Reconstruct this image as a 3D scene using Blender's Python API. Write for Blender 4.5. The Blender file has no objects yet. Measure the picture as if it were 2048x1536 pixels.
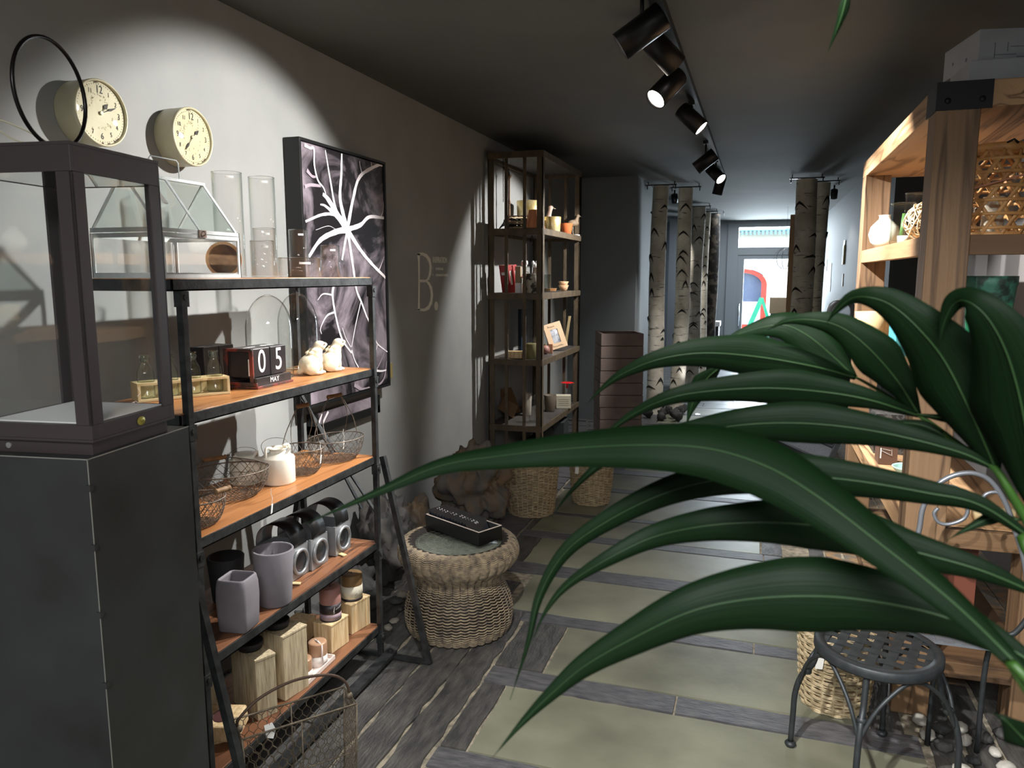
import bpy, bmesh, math, random
from mathutils import Vector, Matrix, noise
random.seed(11)
scn = bpy.context.scene
COL = scn.collection
PI = math.pi
R = math.radians

# ------------------------------------------------------------------ camera
EYE = Vector((0.0, 0.0, 1.6))
FPX, CX, CY = 1510.0, 1024.0, 768.0
TH = math.atan((CY - 550) / FPX)
PS = math.atan(496 * math.cos(TH) / FPX)
FW = Vector((-math.sin(PS) * math.cos(TH), math.cos(PS) * math.cos(TH), -math.sin(TH)))
RT = Vector((math.cos(PS), math.sin(PS), 0))
UP = RT.cross(FW)
cam_data = bpy.data.cameras.new('camera')
cam = bpy.data.objects.new('camera', cam_data)
COL.objects.link(cam)
cam.matrix_world = Matrix((
    (RT.x, UP.x, -FW.x, EYE.x), (RT.y, UP.y, -FW.y, EYE.y), (RT.z, UP.z, -FW.z, EYE.z), (0, 0, 0, 1)))
cam_data.sensor_width = 36.0
cam_data.lens = FPX / 2048 * 36.0
cam_data.clip_start = 0.05
cam_data.dof.use_dof = True
cam_data.dof.focus_distance = 3.0
cam_data.dof.aperture_fstop = 10.0
scn.camera = cam
scn.cycles.transparent_max_bounces = 32
scn.cycles.max_bounces = 8
scn.cycles.diffuse_bounces = 5
scn.view_settings.view_transform = 'Standard'
scn.view_settings.look = 'None'
scn.view_settings.exposure = 1.0
scn.view_settings.gamma = 1.0
scn.view_settings.use_curve_mapping = False

# ------------------------------------------------------------------ world: daylight sky outside the door
world = bpy.data.worlds.new('sky')
scn.world = world
world.use_nodes = True
wn = world.node_tree.nodes
wl = world.node_tree.links
bg = wn['Background']
sky = wn.new('ShaderNodeTexSky')
sky.sky_type = 'NISHITA'
sky.sun_elevation = R(48); sky.sun_rotation = R(200); sky.sun_disc = False
wl.new(sky.outputs[0], bg.inputs[0])
bg.inputs[1].default_value = 0.55

def spot(name, loc, aim, power, size=50, blend=0.45, radius=0.022, col=(1, .985, .962)):
    d = bpy.data.lights.new(name, 'SPOT')
    d.energy = power; d.spot_size = R(size); d.spot_blend = blend; d.shadow_soft_size = radius
    d.color = col
    o = bpy.data.objects.new(name, d); COL.objects.link(o)
    o.location = loc
    o.rotation_euler = (Vector(aim) - Vector(loc)).to_track_quat('-Z', 'Y').to_euler()
    return o

def area(name, loc, rot, sx, sy, power, col=(1, 1, 1)):
    d = bpy.data.lights.new(name, 'AREA')
    d.shape = 'RECTANGLE'; d.size = sx; d.size_y = sy; d.energy = power; d.color = col
    o = bpy.data.objects.new(name, d); COL.objects.link(o)
    o.location = loc; o.rotation_euler = rot
    return o

# track heads: (lamp centre, aim point, power, cone, blend)
HEADS = [
    ((-.43, 2.78, 2.44), (-2.00, 2.62, 1.40), 124, 79, .34),
    ((-.44, 3.62, 2.44), (-1.70, 2.25, .75), 150, 44, .6),
    ((-.42, 3.25, 2.50), (.92, 4.15, 1.2), 200, 74, .5),
    ((-.42, 4.68, 2.50), (.92, 4.45, 1.2), 150, 66, .5),
    ((-.43, 6.05, 2.45), (-2.00, 6.05, 1.25), 120, 80, .3),
    ((-.41, 7.05, 2.48), (.9, 6.0, 1.1), 60, 50, .5),
    ((-.42, 7.90, 2.47), (-.80, 8.02, .8), 60, 74, .8),
]
for i_, (l_, a_, p_, s_, b_) in enumerate(HEADS):
    dv = (Vector(a_) - Vector(l_)).normalized()
    spot('track_spot_light', Vector(l_) + dv * .082, a_, p_, s_, b_)
# heads over the aisle behind the photographer, same track
spot('track_spot_light', (-.42, .9, 2.42), (.05, 2.5, 0), 175, 66, .8)
spot('track_spot_light', (-.42, .2, 2.42), (1.05, 2.95, .55), 95, 48, .6)
area('front_room_fill', (.3, -1.2, 2.55), (0, 0, 0), 1.6, 1.2, 76, (.97, .99, 1))  # added fill panel, unseen behind the camera, lifts the ambient light
area('vestibule_fill', (-.1, 13.6, 2.6), (0, 0, 0), 1.2, 1.6, 38, (.86, .93, 1))  # added fill panel without a fixture, brightens the far door wall
# daylight through the far shop door
area('door_daylight', (.15, 16.3, 1.6), (R(-90), 0, 0), 1.8, 2.4, 300, (.82, .91, 1))
spot('far_ceiling_spot', (-1.3, 11.5, 2.45), (-1.0, 12.2, .6), 40, 70, .5)
spot('far_ceiling_spot', (.55, 10.6, 2.45), (.95, 9.6, 1.2), 22, 70, .5)

# ------------------------------------------------------------------ pixel -> place
def at(px, py, ax, v):
    d = FW + RT * ((px - CX) / FPX) - UP * ((py - CY) / FPX)
    i = 'xyz'.index(ax)
    t = (v - EYE[i]) / d[i]
    return EYE + d * t
def dist(px, py, t):
    d = FW + RT * ((px - CX) / FPX) - UP * ((py - CY) / FPX)
    return EYE + d.normalized() * t
def zat(p, py):
    """height at which the vertical line over p shows at picture row py"""
    lo, hi = -1.0, 4.0
    for _ in range(40):
        m = (lo + hi) / 2
        q = Vector((p[0], p[1], m)) - EYE
        yy = CY - FPX * q.dot(UP) / q.dot(FW)
        if yy > py: lo = m
        else: hi = m
    return (lo + hi) / 2

# ------------------------------------------------------------------ materials
def lin(c):
    return tuple(((v / 255) / 12.92 if v / 255 <= .04045 else ((v / 255 + .055) / 1.055) ** 2.4) for v in c) + (1,)
MATS = {}
def mat(name, c, rough=.6, metal=0, c2=None, scale=8, stretch=(1, 1, 1), bump=0, bscale=None, detail=6, lo=.35, hi=.65, spec=.5, emit=0, coat=0, coords='Object'):
    if name in MATS: return MATS[name]
    m = bpy.data.materials.new(name); m.use_nodes = True; MATS[name] = m
    n = m.node_tree.nodes; l = m.node_tree.links; b = n['Principled BSDF']
    b.inputs['Base Color'].default_value = lin(c)
    b.inputs['Roughness'].default_value = rough; b.inputs['Metallic'].default_value = metal
    b.inputs['Specular IOR Level'].default_value = spec
    b.inputs['Coat Weight'].default_value = coat
    tc = n.new('ShaderNodeTexCoord'); mp = n.new('ShaderNodeMapping'); l.new(tc.outputs[coords], mp.inputs[0])
    mp.inputs['Scale'].default_value = stretch
    if c2 is not None:
        t = n.new('ShaderNodeTexNoise'); t.inputs['Scale'].default_value = scale; t.inputs['Detail'].default_value = detail
        l.new(mp.outputs[0], t.inputs['Vector'])
        r = n.new('ShaderNodeValToRGB'); l.new(t.outputs[0], r.inputs[0])
        r.color_ramp.elements[0].position = lo; r.color_ramp.elements[1].position = hi
        r.color_ramp.elements[0].color = lin(c); r.color_ramp.elements[1].color = lin(c2)
        l.new(r.outputs[0], b.inputs['Base Color'])
    if bump:
        t2 = n.new('ShaderNodeTexNoise'); t2.inputs['Scale'].default_value = bscale or scale * 3; t2.inputs['Detail'].default_value = 5
        l.new(mp.outputs[0], t2.inputs['Vector'])
        bp = n.new('ShaderNodeBump'); bp.inputs['Strength'].default_value = bump; bp.inputs['Distance'].default_value = .01
        l.new(t2.outputs[0], bp.inputs['Height']); l.new(bp.outputs[0], b.inputs['Normal'])
    if emit:
        b.inputs['Emission Color'].default_value = lin(c); b.inputs['Emission Strength'].default_value = emit
    return m
def wood(name, c, c2, c3, axis=1, scale=6, rough=.5, bump=.15, rings=1.0):
    """grain running along one object axis, with knots and streaks"""
    if name in MATS: return MATS[name]
    m = bpy.data.materials.new(name); m.use_nodes = True; MATS[name] = m
    n = m.node_tree.nodes; l = m.node_tree.links; b = n['Principled BSDF']
    b.inputs['Roughness'].default_value = rough
    tc = n.new('ShaderNodeTexCoord'); mp = n.new('ShaderNodeMapping'); l.new(tc.outputs['Object'], mp.inputs[0])
    st = [1.0, 1.0, 1.0]; st[axis] = .09
    mp.inputs['Scale'].default_value = st
    t = n.new('ShaderNodeTexNoise'); t.inputs['Scale'].default_value = scale; t.inputs['Detail'].default_value = 4
    t.inputs['Distortion'].default_value = .6
    l.new(mp.outputs[0], t.inputs['Vector'])
    mu = n.new('ShaderNodeMath'); mu.operation = 'MULTIPLY'; mu.inputs[1].default_value = 14 * rings; l.new(t.outputs[0], mu.inputs[0])
    fr = n.new('ShaderNodeMath'); fr.operation = 'PINGPONG'; fr.inputs[1].default_value = 1.0; l.new(mu.outputs[0], fr.inputs[0])
    r = n.new('ShaderNodeValToRGB'); l.new(fr.outputs[0], r.inputs[0])
    r.color_ramp.elements[0].position = 0; r.color_ramp.elements[0].color = lin(c3)
    r.color_ramp.elements[1].position = .35; r.color_ramp.elements[1].color = lin(c)
    e = r.color_ramp.elements.new(1.0); e.color = lin(c)
    t2 = n.new('ShaderNodeTexNoise'); t2.inputs['Scale'].default_value = scale * .45; t2.inputs['Detail'].default_value = 7
    l.new(mp.outputs[0], t2.inputs['Vector'])
    r2 = n.new('ShaderNodeValToRGB'); l.new(t2.outputs[0], r2.inputs[0])
    r2.color_ramp.elements[0].position = .38; r2.color_ramp.elements[1].position = .66
    mx = n.new('ShaderNodeMix'); mx.data_type = 'RGBA'
    l.new(r2.outputs[0], mx.inputs[0]); l.new(r.outputs[0], mx.inputs[6]); mx.inputs[7].default_value = lin(c2)
    l.new(mx.outputs[2], b.inputs['Base Color'])
    t3 = n.new('ShaderNodeTexNoise'); t3.inputs['Scale'].default_value = scale * 9; t3.inputs['Detail'].default_value = 3
    l.new(mp.outputs[0], t3.inputs['Vector'])
    bp = n.new('ShaderNodeBump'); bp.inputs['Strength'].default_value = bump * 2; bp.inputs['Distance'].default_value = .006
    l.new(t3.outputs[0], bp.inputs['Height']); l.new(bp.outputs[0], b.inputs['Normal'])
    return m
def glass(name, tint=(232, 240, 238), edge=(120, 135, 130), power=.35, refl=1.0):
    """thin glass: clear seen straight on, tinted and reflective towards grazing"""
    if name in MATS: return MATS[name]
    m = bpy.data.materials.new(name); m.use_nodes = True; MATS[name] = m
    n = m.node_tree.nodes; l = m.node_tree.links; n.remove(n['Principled BSDF'])
    out = n['Material Output']
    lw = n.new('ShaderNodeLayerWeight'); lw.inputs[0].default_value = power
    r = n.new('ShaderNodeValToRGB'); l.new(lw.outputs['Facing'], r.inputs[0])
    r.color_ramp.elements[0].position = .42; r.color_ramp.elements[0].color = lin(tint)
    r.color_ramp.elements[1].position = .95; r.color_ramp.elements[1].color = lin(edge)
    tr = n.new('ShaderNodeBsdfTransparent'); l.new(r.outputs[0], tr.inputs[0])
    gl = n.new('ShaderNodeBsdfGlossy'); gl.inputs['Roughness'].default_value = .015
    l2 = n.new('ShaderNodeLayerWeight'); l2.inputs[0].default_value = .5
    pw = n.new('ShaderNodeMath'); pw.operation = 'POWER'; pw.inputs[1].default_value = 4; l.new(l2.outputs['Facing'], pw.inputs[0])
    mu = n.new('ShaderNodeMath'); mu.operation = 'MULTIPLY_ADD'; mu.inputs[1].default_value = .75 * refl; mu.inputs[2].default_value = .045 * refl; l.new(pw.outputs[0], mu.inputs[0])
    mx = n.new('ShaderNodeMixShader'); l.new(mu.outputs[0], mx.inputs[0]); l.new(tr.outputs[0], mx.inputs[1]); l.new(gl.outputs[0], mx.inputs[2])
    l.new(mx.outputs[0], out.inputs[0])
    return m

# ------------------------------------------------------------------ mesh helper
class G:
    def __init__(s): s.v = []; s.f = []; s.mi = []; s.M = Matrix.Identity(4); s.m = 0; s.sm = []
    def add(s, vs, fs, smooth=False):
        o = len(s.v)
        s.v += [tuple(s.M @ Vector(v)) for v in vs]
        s.f += [tuple(i + o for i in f) for f in fs]; s.mi += [s.m] * len(fs); s.sm += [smooth] * len(fs)
        return s
    def box(s, x0, x1, y0, y1, z0, z1):
        v = [(x, y, z) for z in (z0, z1) for y in (y0, y1) for x in (x0, x1)]
        return s.add(v, [(0, 2, 3, 1), (4, 5, 7, 6), (0, 1, 5, 4), (2, 6, 7, 3), (0, 4, 6, 2), (1, 3, 7, 5)])
    def obox(s, c, size, rot=(0, 0, 0)):
        M0 = s.M
        s.M = M0 @ Matrix.Translation(Vector(c)) @ Matrix.Rotation(rot[2], 4, 'Z') @ Matrix.Rotation(rot[1], 4, 'Y') @ Matrix.Rotation(rot[0], 4, 'X')
        a, b, d = (q / 2 for q in size); s.box(-a, a, -b, b, -d, d); s.M = M0
        return s
    def bar(s, p, q, w, d=None, roll=0):
        """rectangular bar from p to q"""
        p = Vector(p); q = Vector(q); d = d or w; M0 = s.M; L = (q - p).length
        if L < 1e-6: return s
        rm = (q - p).to_track_quat('Z', 'Y').to_matrix().to_4x4()
        s.M = M0 @ Matrix.Translation(p) @ rm @ Matrix.Rotation(roll, 4, 'Z')
        s.box(-w / 2, w / 2, -d / 2, d / 2, 0, L); s.M = M0
        return s
    def tube(s, pts, r, n=8, closed=False, caps=True):
        pts = [Vector(p) for p in pts]; k = len(pts); rr = r if isinstance(r, (list, tuple)) else [r] * k
        vs = []; fs = []; prev = None
        for i, p in enumerate(pts):
            if closed: t = pts[(i + 1) % k] - pts[i - 1]
            else: t = pts[min(i + 1, k - 1)] - pts[max(i - 1, 0)]
            if t.length < 1e-9: t = Vector((0, 0, 1))
            t.normalize()
            if prev is None:
                u = Vector((0, 0, 1)) if abs(t.z) < .9 else Vector((1, 0, 0))
                u = (u - t * u.dot(t)).normalized()
            else:
                u = prev - t * prev.dot(t)
                u = u.normalized() if u.length > 1e-6 else t.orthogonal().normalized()
            prev = u; w = t.cross(u)
            for j in range(n):
                a = 2 * PI * j / n + PI / n
                vs.append(p + (u * math.cos(a) + w * math.sin(a)) * rr[i])
        for i in range(k if closed else k - 1):
            a0 = i * n; b0 = ((i + 1) % k) * n
            for j in range(n):
                j2 = (j + 1) % n
                fs.append((a0 + j, a0 + j2, b0 + j2, b0 + j))
        if caps and not closed:
            fs.append(tuple(range(n - 1, -1, -1))); fs.append(tuple((k - 1) * n + j for j in range(n)))
        return s.add(vs, fs, n > 4)
    def lathe(s, prof, n=32, c=(0, 0, 0), smooth=True, a0=0, a1=2 * PI):
        """prof: list of (r, z) outside-bottom to top"""
        if max(p[1] for p in prof) - min(p[1] for p in prof) < 1e-6: smooth = False
        full = abs(a1 - a0 - 2 * PI) < 1e-6; m = n if full else n + 1
        vs = []; fs = []
        for (r, z) in prof:
            for j in range(m):
                a = a0 + (a1 - a0) * j / n
                vs.append((c[0] + r * math.cos(a), c[1] + r * math.sin(a), c[2] + z))
        for i in range(len(prof) - 1):
            for j in range(n):
                j2 = (j + 1) % m if full else j + 1
                if prof[i][0] < 1e-7: fs.append((i * m + j, (i + 1) * m + j2, (i + 1) * m + j))
                elif prof[i + 1][0] < 1e-7: fs.append((i * m + j, i * m + j2, (i + 1) * m + j))
                else: fs.append((i * m + j, i * m + j2, (i + 1) * m + j2, (i + 1) * m + j))
        return s.add(vs, fs, smooth)
    def cyl(s, c, r, h, n=24, r2=None, smooth=True):
        r2 = r if r2 is None else r2
        s.lathe([(r, 0), (r2, h)], n, c, smooth)
        s.lathe([(0, 0), (r, 0)], n, c, False); s.lathe([(r2, h), (0, h)], n, c, False)
        return s
    def prism(s, poly, z0, z1, axis='z'):
        """extrude a 2d polygon"""
        k = len(poly)
        def T(a, b, z): return {'z': (a, b, z), 'y': (a, z, b), 'x': (z, a, b)}[axis]
        vs = [T(a, b, z0) for a, b in poly] + [T(a, b, z1) for a, b in poly]
        fs = [tuple(range(k - 1, -1, -1)), tuple(range(k, 2 * k))] + [(i, (i + 1) % k, k + (i + 1) % k, k + i) for i in range(k)]
        return s.add(vs, fs)
    def surf(s, fn, nu, nv, cu=False, cv=False, smooth=True):
        mu = nu if cu else nu + 1; mv = nv if cv else nv + 1
        vs = [fn(i / nu, j / nv) for i in range(mu) for j in range(mv)]
        fs = [(i * mv + j, ((i + 1) % mu) * mv + j, ((i + 1) % mu) * mv + (j + 1) % mv, i * mv + (j + 1) % mv) for i in range(nu) for j in range(nv)]
        return s.add(vs, fs, smooth)
    def ball(s, c, r, n=16, sq=(1, 1, 1), fn=None):
        def f(u, v):
            th = PI * u; ph = 2 * PI * v
            d = Vector((math.sin(th) * math.cos(ph), math.sin(th) * math.sin(ph), math.cos(th)))
            k = fn(d) if fn else 1
            return (c[0] + d.x * r * sq[0] * k, c[1] + d.y * r * sq[1] * k, c[2] + d.z * r * sq[2] * k)
        return s.surf(f, n, n * 2, cv=True)
    def make(s, name, mats, parent=None, bevel=0, loc=None, solid=0, weld=False):
        me = bpy.data.meshes.new(name); me.from_pydata(s.v, [], s.f)
        for mm in (mats if isinstance(mats, (list, tuple)) else [mats]): me.materials.append(mm)
        me.polygons.foreach_set('material_index', s.mi); me.polygons.foreach_set('use_smooth', s.sm)
        bm = bmesh.new(); bm.from_mesh(me)
        if weld: bmesh.ops.remove_doubles(bm, verts=bm.verts, dist=1e-5)
        bmesh.ops.recalc_face_normals(bm, faces=bm.faces); bm.to_mesh(me); bm.free()
        o = bpy.data.objects.new(name, me); COL.objects.link(o)
        if parent: o.parent = parent
        if loc: o.location = loc
        if solid:
            md = o.modifiers.new('solid', 'SOLIDIFY'); md.thickness = solid; md.offset = 0
        if bevel:
            md = o.modifiers.new('bevel', 'BEVEL'); md.width = bevel; md.segments = 2; md.limit_method = 'ANGLE'; md.angle_limit = R(40)
        return o
def tag(o, label=None, cat=None, group=None, kind=None):
    if label: o['label'] = label
    if cat: o['category'] = cat
    if group: o['group'] = group
    if kind: o['kind'] = kind
    return o
def thing(name, label, cat, loc=(0, 0, 0), rz=0, group=None):
    o = bpy.data.objects.new(name, None); COL.objects.link(o); o.empty_display_size = .05
    o.location = loc; o.rotation_euler = (0, 0, rz)
    return tag(o, label, cat, group)
def dup(root, loc, rz=None, label=None, group=None):
    r = root.copy(); COL.objects.link(r); r.location = loc
    if rz is not None: r.rotation_euler = (0, 0, rz)
    if label: r['label'] = label
    if group: r['group'] = group
    for ch in list(root.children):
        c = ch.copy(); COL.objects.link(c); c.parent = r
        for g in list(ch.children):
            d = g.copy(); COL.objects.link(d); d.parent = c
    return r
def arc(c, r, a0, a1, n, plane='xz'):
    o = []
    for i in range(n + 1):
        a = a0 + (a1 - a0) * i / n
        p, q = r * math.cos(a), r * math.sin(a)
        o.append({'xy': (c[0] + p, c[1] + q, c[2]), 'xz': (c[0] + p, c[1], c[2] + q), 'yz': (c[0], c[1] + p, c[2] + q)}[plane])
    return o
def spline(pts, n=8):
    """Catmull-Rom through the points"""
    P = [Vector(p) for p in pts]; P = [P[0] * 2 - P[1]] + P + [P[-1] * 2 - P[-2]]; o = []
    for i in range(1, len(P) - 2):
        for k in range(n):
            t = k / n; a, b, c, d = P[i - 1:i + 3]
            o.append(.5 * ((2 * b) + (c - a) * t + (2 * a - 5 * b + 4 * c - d) * t * t + (3 * b - a - 3 * c + d) * t ** 3))
    o.append(P[-2]); return o
def squiggle(name, w, h, n_, r, mtl, parent, M, lead=None):
    """illegible handwriting as a thin looped line in the local x-z plane"""
    g = G(); g.M = M
    pts = [(-w / 2 + w * k / (n_ * 6) + .18 * w / n_ * math.sin(k * PI / 3 + 1), 0, h * .5 * math.sin(k * PI / 3) * (1 + .5 * math.sin(k * 1.3))) for k in range(n_ * 6 + 1)]
    if lead: pts = [(-w / 2 - .004, 0, h * 1.2), (-w / 2 - .005, 0, -h * .5)] + pts
    g.tube(pts, r, 4); return g.make(name, mtl, parent)
FONTCACHE = {}
def text_mesh(name, body, size, mtl, parent, loc, rot, sx=1.0, ext=.0006, align='CENTER', shear=0, top=False):
    cu = bpy.data.curves.new(name, 'FONT'); cu.body = body; cu.size = size; cu.extrude = ext; cu.align_x = align; cu.align_y = 'CENTER'; cu.shear = shear
    tmp = bpy.data.objects.new(name, cu); COL.objects.link(tmp)
    dg = bpy.context.evaluated_depsgraph_get(); dg.update()
    me = bpy.data.meshes.new_from_object(tmp.evaluated_get(dg))
    bpy.data.objects.remove(tmp); bpy.data.curves.remove(cu)
    me.materials.clear(); me.materials.append(mtl)
    o = bpy.data.objects.new(name, me); COL.objects.link(o)
    if parent: o.parent = parent
    o.location = loc; o.rotation_euler = rot; o.scale = (sx, 1, 1)
    return o
# ================================================================== ROOM
WX, HC = -2.0, 2.63
M_wall = mat('wall_paint_grey', (150, 151, 148), .75, c2=(141, 142, 140), scale=3, bump=.04, bscale=60)
M_dark = mat('wall_paint_slate_blue', (92, 100, 106), .6, c2=(86, 94, 100), scale=3)
M_rear = mat('wall_paint_cool_grey', (112, 118, 124), .65)
M_ceil = mat('ceiling_paint_charcoal', (88, 90, 86), .85, c2=(82, 84, 82), scale=2, bump=.03, bscale=50)
def struct(o): o['kind'] = 'structure'; return o
struct(G().box(WX - .15, WX, -3, 8.15, 0, HC).make('wall_left', M_wall))
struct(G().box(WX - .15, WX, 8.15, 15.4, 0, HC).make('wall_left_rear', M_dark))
struct(G().box(-2.0, -1.26, 8.15, 9.3, 0, HC).make('wall_left_pier', mat('pier_paint', (122, 128, 131), .7)))
struct(G().box(1.30, 1.45, -3, 7.0, 0, HC).make('wall_right', mat('wall_right_paint', (104, 101, 100), .75)))
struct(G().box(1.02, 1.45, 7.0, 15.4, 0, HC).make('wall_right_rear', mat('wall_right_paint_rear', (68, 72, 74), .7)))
struct(G().box(-2.15, 2.1, -3.15, -3, 0, HC).make('wall_back', M_wall))
struct(G().box(-2.15, 2.1, -3.15, 15.4, HC, HC + .12).make('ceiling', M_ceil))
# ---- floor: rough slate planks along the aisle edges, sawn stone slabs with slate strips across the middle
M_grout = mat('grout_sand', (158, 148, 128), .9, c2=(108, 102, 90), scale=30, bump=.3)
M_slab = mat('stone_slab', (140, 140, 120), .42, c2=(92, 92, 78), scale=2.6, detail=10, bump=.08, bscale=26, lo=.3, hi=.72, coords='Generated')
M_slab.node_tree.nodes['Mapping'].inputs['Scale'].default_value = (4.2, 19, 1)
M_slate = mat('slate_plank', (66, 66, 70), .5, c2=(104, 103, 103), scale=14, stretch=(1, 3.5, 1), bump=.35, bscale=34, lo=.3, hi=.8)
M_slateY = mat('slate_plank_lengthwise', (50, 50, 50), .48, c2=(98, 95, 90), scale=9, stretch=(4, 1, 1), bump=.5, bscale=30, lo=.3, hi=.85)
M_rust = mat('rusty_slate', (92, 88, 80), .55, c2=(150, 116, 76), scale=16, bump=.3, lo=.42, hi=.66)
g = G(); g.m = 0; g.box(-2.15, 2.1, -3.15, 16.0, -.1, -.006)
def slab(x0, x1, y0, y1, m, h=0, rough=0.0, seg=.07):
    """one stone with its own slightly broken outline"""
    g.m = m
    q_ = .004 if m != 3 else .0065
    x0 += q_; x1 -= q_; y0 += .004; y1 -= .004
    P = []
    def edge(ax, ay, bx, by):
        L = math.hypot(bx - ax, by - ay); k = max(1, int(L / seg)) if rough else 1
        for i in range(k):
            t = i / k; j = (random.uniform(-1, 1) * rough) if i else 0
            nx, ny = -(by - ay) / L, (bx - ax) / L
            P.append((ax + (bx - ax) * t + nx * j, ay + (by - ay) * t + ny * j))
    edge(x0, y0, x1, y0); edge(x1, y0, x1, y1); edge(x1, y1, x0, y1); edge(x0, y1, x0, y0)
    g.prism(P, -.02, h)
random.seed(4)
rows = [(-3.0, -1.0, -.85, .6)]
y = -1.0
YS = [(-.62, -.12), (-.0, .44), (.55, .98), (1.1, 1.54), (1.66, 2.075), (2.195, 2.63), (2.765, 3.19), (3.295, 3.735), (3.89, 4.305), (4.42, 4.76), (4.83, 5.40), (5.505, 5.93), (6.07, 6.55), (6.66, 7.1), (7.2, 7.57), (7.68, 8.1), (8.2, 8.75), (8.85, 9.3)]
XL = [-.8, -.86, -.9, -.8, -.93, -.875, -.765, -1.09, -1.20, -1.31, -1.33, -1.18, -1.0, -1.05, -.95, -1.0, -1.0, -1.0]
XR = [.5, .6, .5, .6, .52, .6, .44, .36, .19, .072, .2, .3, .2, .3, .35, .3, .3, .3]
for k, (a, b) in enumerate(YS):
    slab(XL[k], XR[k], a, b, 1, .0015, .0008)
    nxt = YS[k + 1][0] if k + 1 < len(YS) else b + .1
    xl = min(XL[k], XL[min(k + 1, len(XL) - 1)], -.98 if b < 3.25 else -1.11 if b < 3.7 else -1.355); xr = max(XR[k], XR[min(k + 1, len(XL) - 1)])
    cut = random.uniform(-.3, .1)
    slab(xl, cut, b + .004, nxt - .004, 2, .003, .003); slab(cut, xr, b + .004, nxt - .004, 2, .002, .003)
    xe = -.98 if b < 3.25 else -1.11 if b < 3.8 else -1.355
    if XL[k] > xe + .03: slab(xe, XL[k], a, b, 3 if XL[k] - xe < .25 else 2, .002, .004)
    # left planks
    if b < 3.3: pass
    if XR[k] < .5: slab(XR[k] + .002, XR[k] + random.uniform(.11, .15), a, b, 3, .002, .003)
cols = [-2.0, -1.86, -1.70, -1.56, -1.415, -1.27, -1.12, -.985]
for i in range(len(cols) - 1):
    yy = -3.0 + random.uniform(0, .5)
    while yy < 3.6:
        L = random.uniform(.7, 1.5); y1 = min(yy + L, 3.62)
        x1 = cols[i + 1]
        if i == 6 and y1 > 3.2: y1 = 3.28
        if y1 - yy > .08: slab(cols[i], x1, yy, y1, 3, random.uniform(.0, .006), .008)
        yy = y1 + .003
        if i == 6 and yy > 3.2: break
yy = 3.64
while yy < 9.2:      # broken slate along the left wall
    L = random.uniform(.12, .3); xx = -2.0
    lim = -1.36
    while xx < lim:
        w = random.uniform(.2, .5); slab(xx, min(xx + w, lim), yy, yy + L, 2, random.uniform(0, .008), .012); xx += w + .01
    yy += L + .01
for i in range(12):      # planks and warm-coloured slate to the right of the slabs
    x0 = .62 + i * .115 if i else .62
    yy = -3.0
    while yy < 9.2:
        L = random.uniform(.6, 1.3); slab(x0, x0 + .11, yy, yy + L, 3 if (i > 6 or yy < 3.0) else 4, random.uniform(0, .004), .004); yy += L + .006
for i, x0 in enumerate((.335, .43, .525)):
    yy = 3.32
    while yy < 9.2:
        L = random.uniform(.5, .9); slab(max(x0, .0), x0 + .09, yy, yy + L, 3 if i == 0 else 4, random.uniform(0, .003), .004); yy += L + .006
for k in range(22):      # lighter paving towards the street door
    for j in range(6):
        slab(-2.0 + j * .7 + (.35 if k % 2 else 0), -1.3 + j * .7 + (.35 if k % 2 else 0), 9.35 + k * .3, 9.65 + k * .3, 5, .001, 0)
M_pale = mat('pale_paving', (120, 124, 126), .35, c2=(100, 104, 106), scale=5)
struct(g.make('floor', [M_grout, M_slab, M_slate, M_slateY, M_rust, M_pale]))
# ---- far end: shop front with glazed door and the street behind
M_frame = mat('door_frame_grey', (120, 126, 130), .4)
gl = G()
YD = 15.4
gl.box(-2.15, -1.15, YD, YD + .2, 0, HC); gl.box(1.25, 2.1, YD, YD + .2, 0, HC)
struct(gl.make('wall_front', M_dark))
fr = G()
fr.box(-.62, -.42, YD - .05, YD + .12, 0, HC); fr.box(.72, .84, YD - .05, YD + .1, 0, HC)
fr.box(-.42, .72, YD - .05, YD + .1, 2.50, HC); fr.box(-.42, .72, YD - .05, YD + .1, 1.98, 2.12)
fr.box(-1.15, -.62, YD, YD + .08, 0, HC)
fr.box(-.42, -.30, YD - .02, YD + .05, 0.0, 1.98); fr.box(.62, .72, YD - .02, YD + .05, 0.0, 1.98)
fr.box(-.30, .62, YD - .02, YD + .05, .0, .14); fr.box(-.30, .62, YD - .02, YD + .05, 1.90, 1.98)
d1 = struct(fr.make('door_1', M_frame))
G().tube([(-.36, YD - .03, 1.05), (-.36, YD - .09, 1.05), (-.36, YD - .09, .62), (-.36, YD - .03, .62)], .012).make('door_handle', mat('handle_steel', (190, 195, 200), .25, 1), d1)
G().box(-.30, .62, YD + .01, YD + .02, .14, 1.90).make('door_pane', glass('door_glass', (250, 253, 253), (200, 210, 210)), d1)
G().box(-.42, .72, YD + .01, YD + .02, 2.12, 2.50).make('transom_pane', glass('door_glass'), d1)
struct(G().box(.84, 1.25, YD, YD + .1, 0, HC).make('trim_1', M_frame))
pn = G()
pn.box(-1.16, -1.02, 13.2, 13.55, 0, HC); struct(pn.make('wall_left_reveal', mat('reveal_pale', (96, 102, 108), .5)))
pn = G(); pn.box(-1.6, -1.1, 14.2, 14.3, 0, HC); struct(pn.make('wall_left_panel', mat('panel_grey', (128, 132, 138), .5)))
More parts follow.
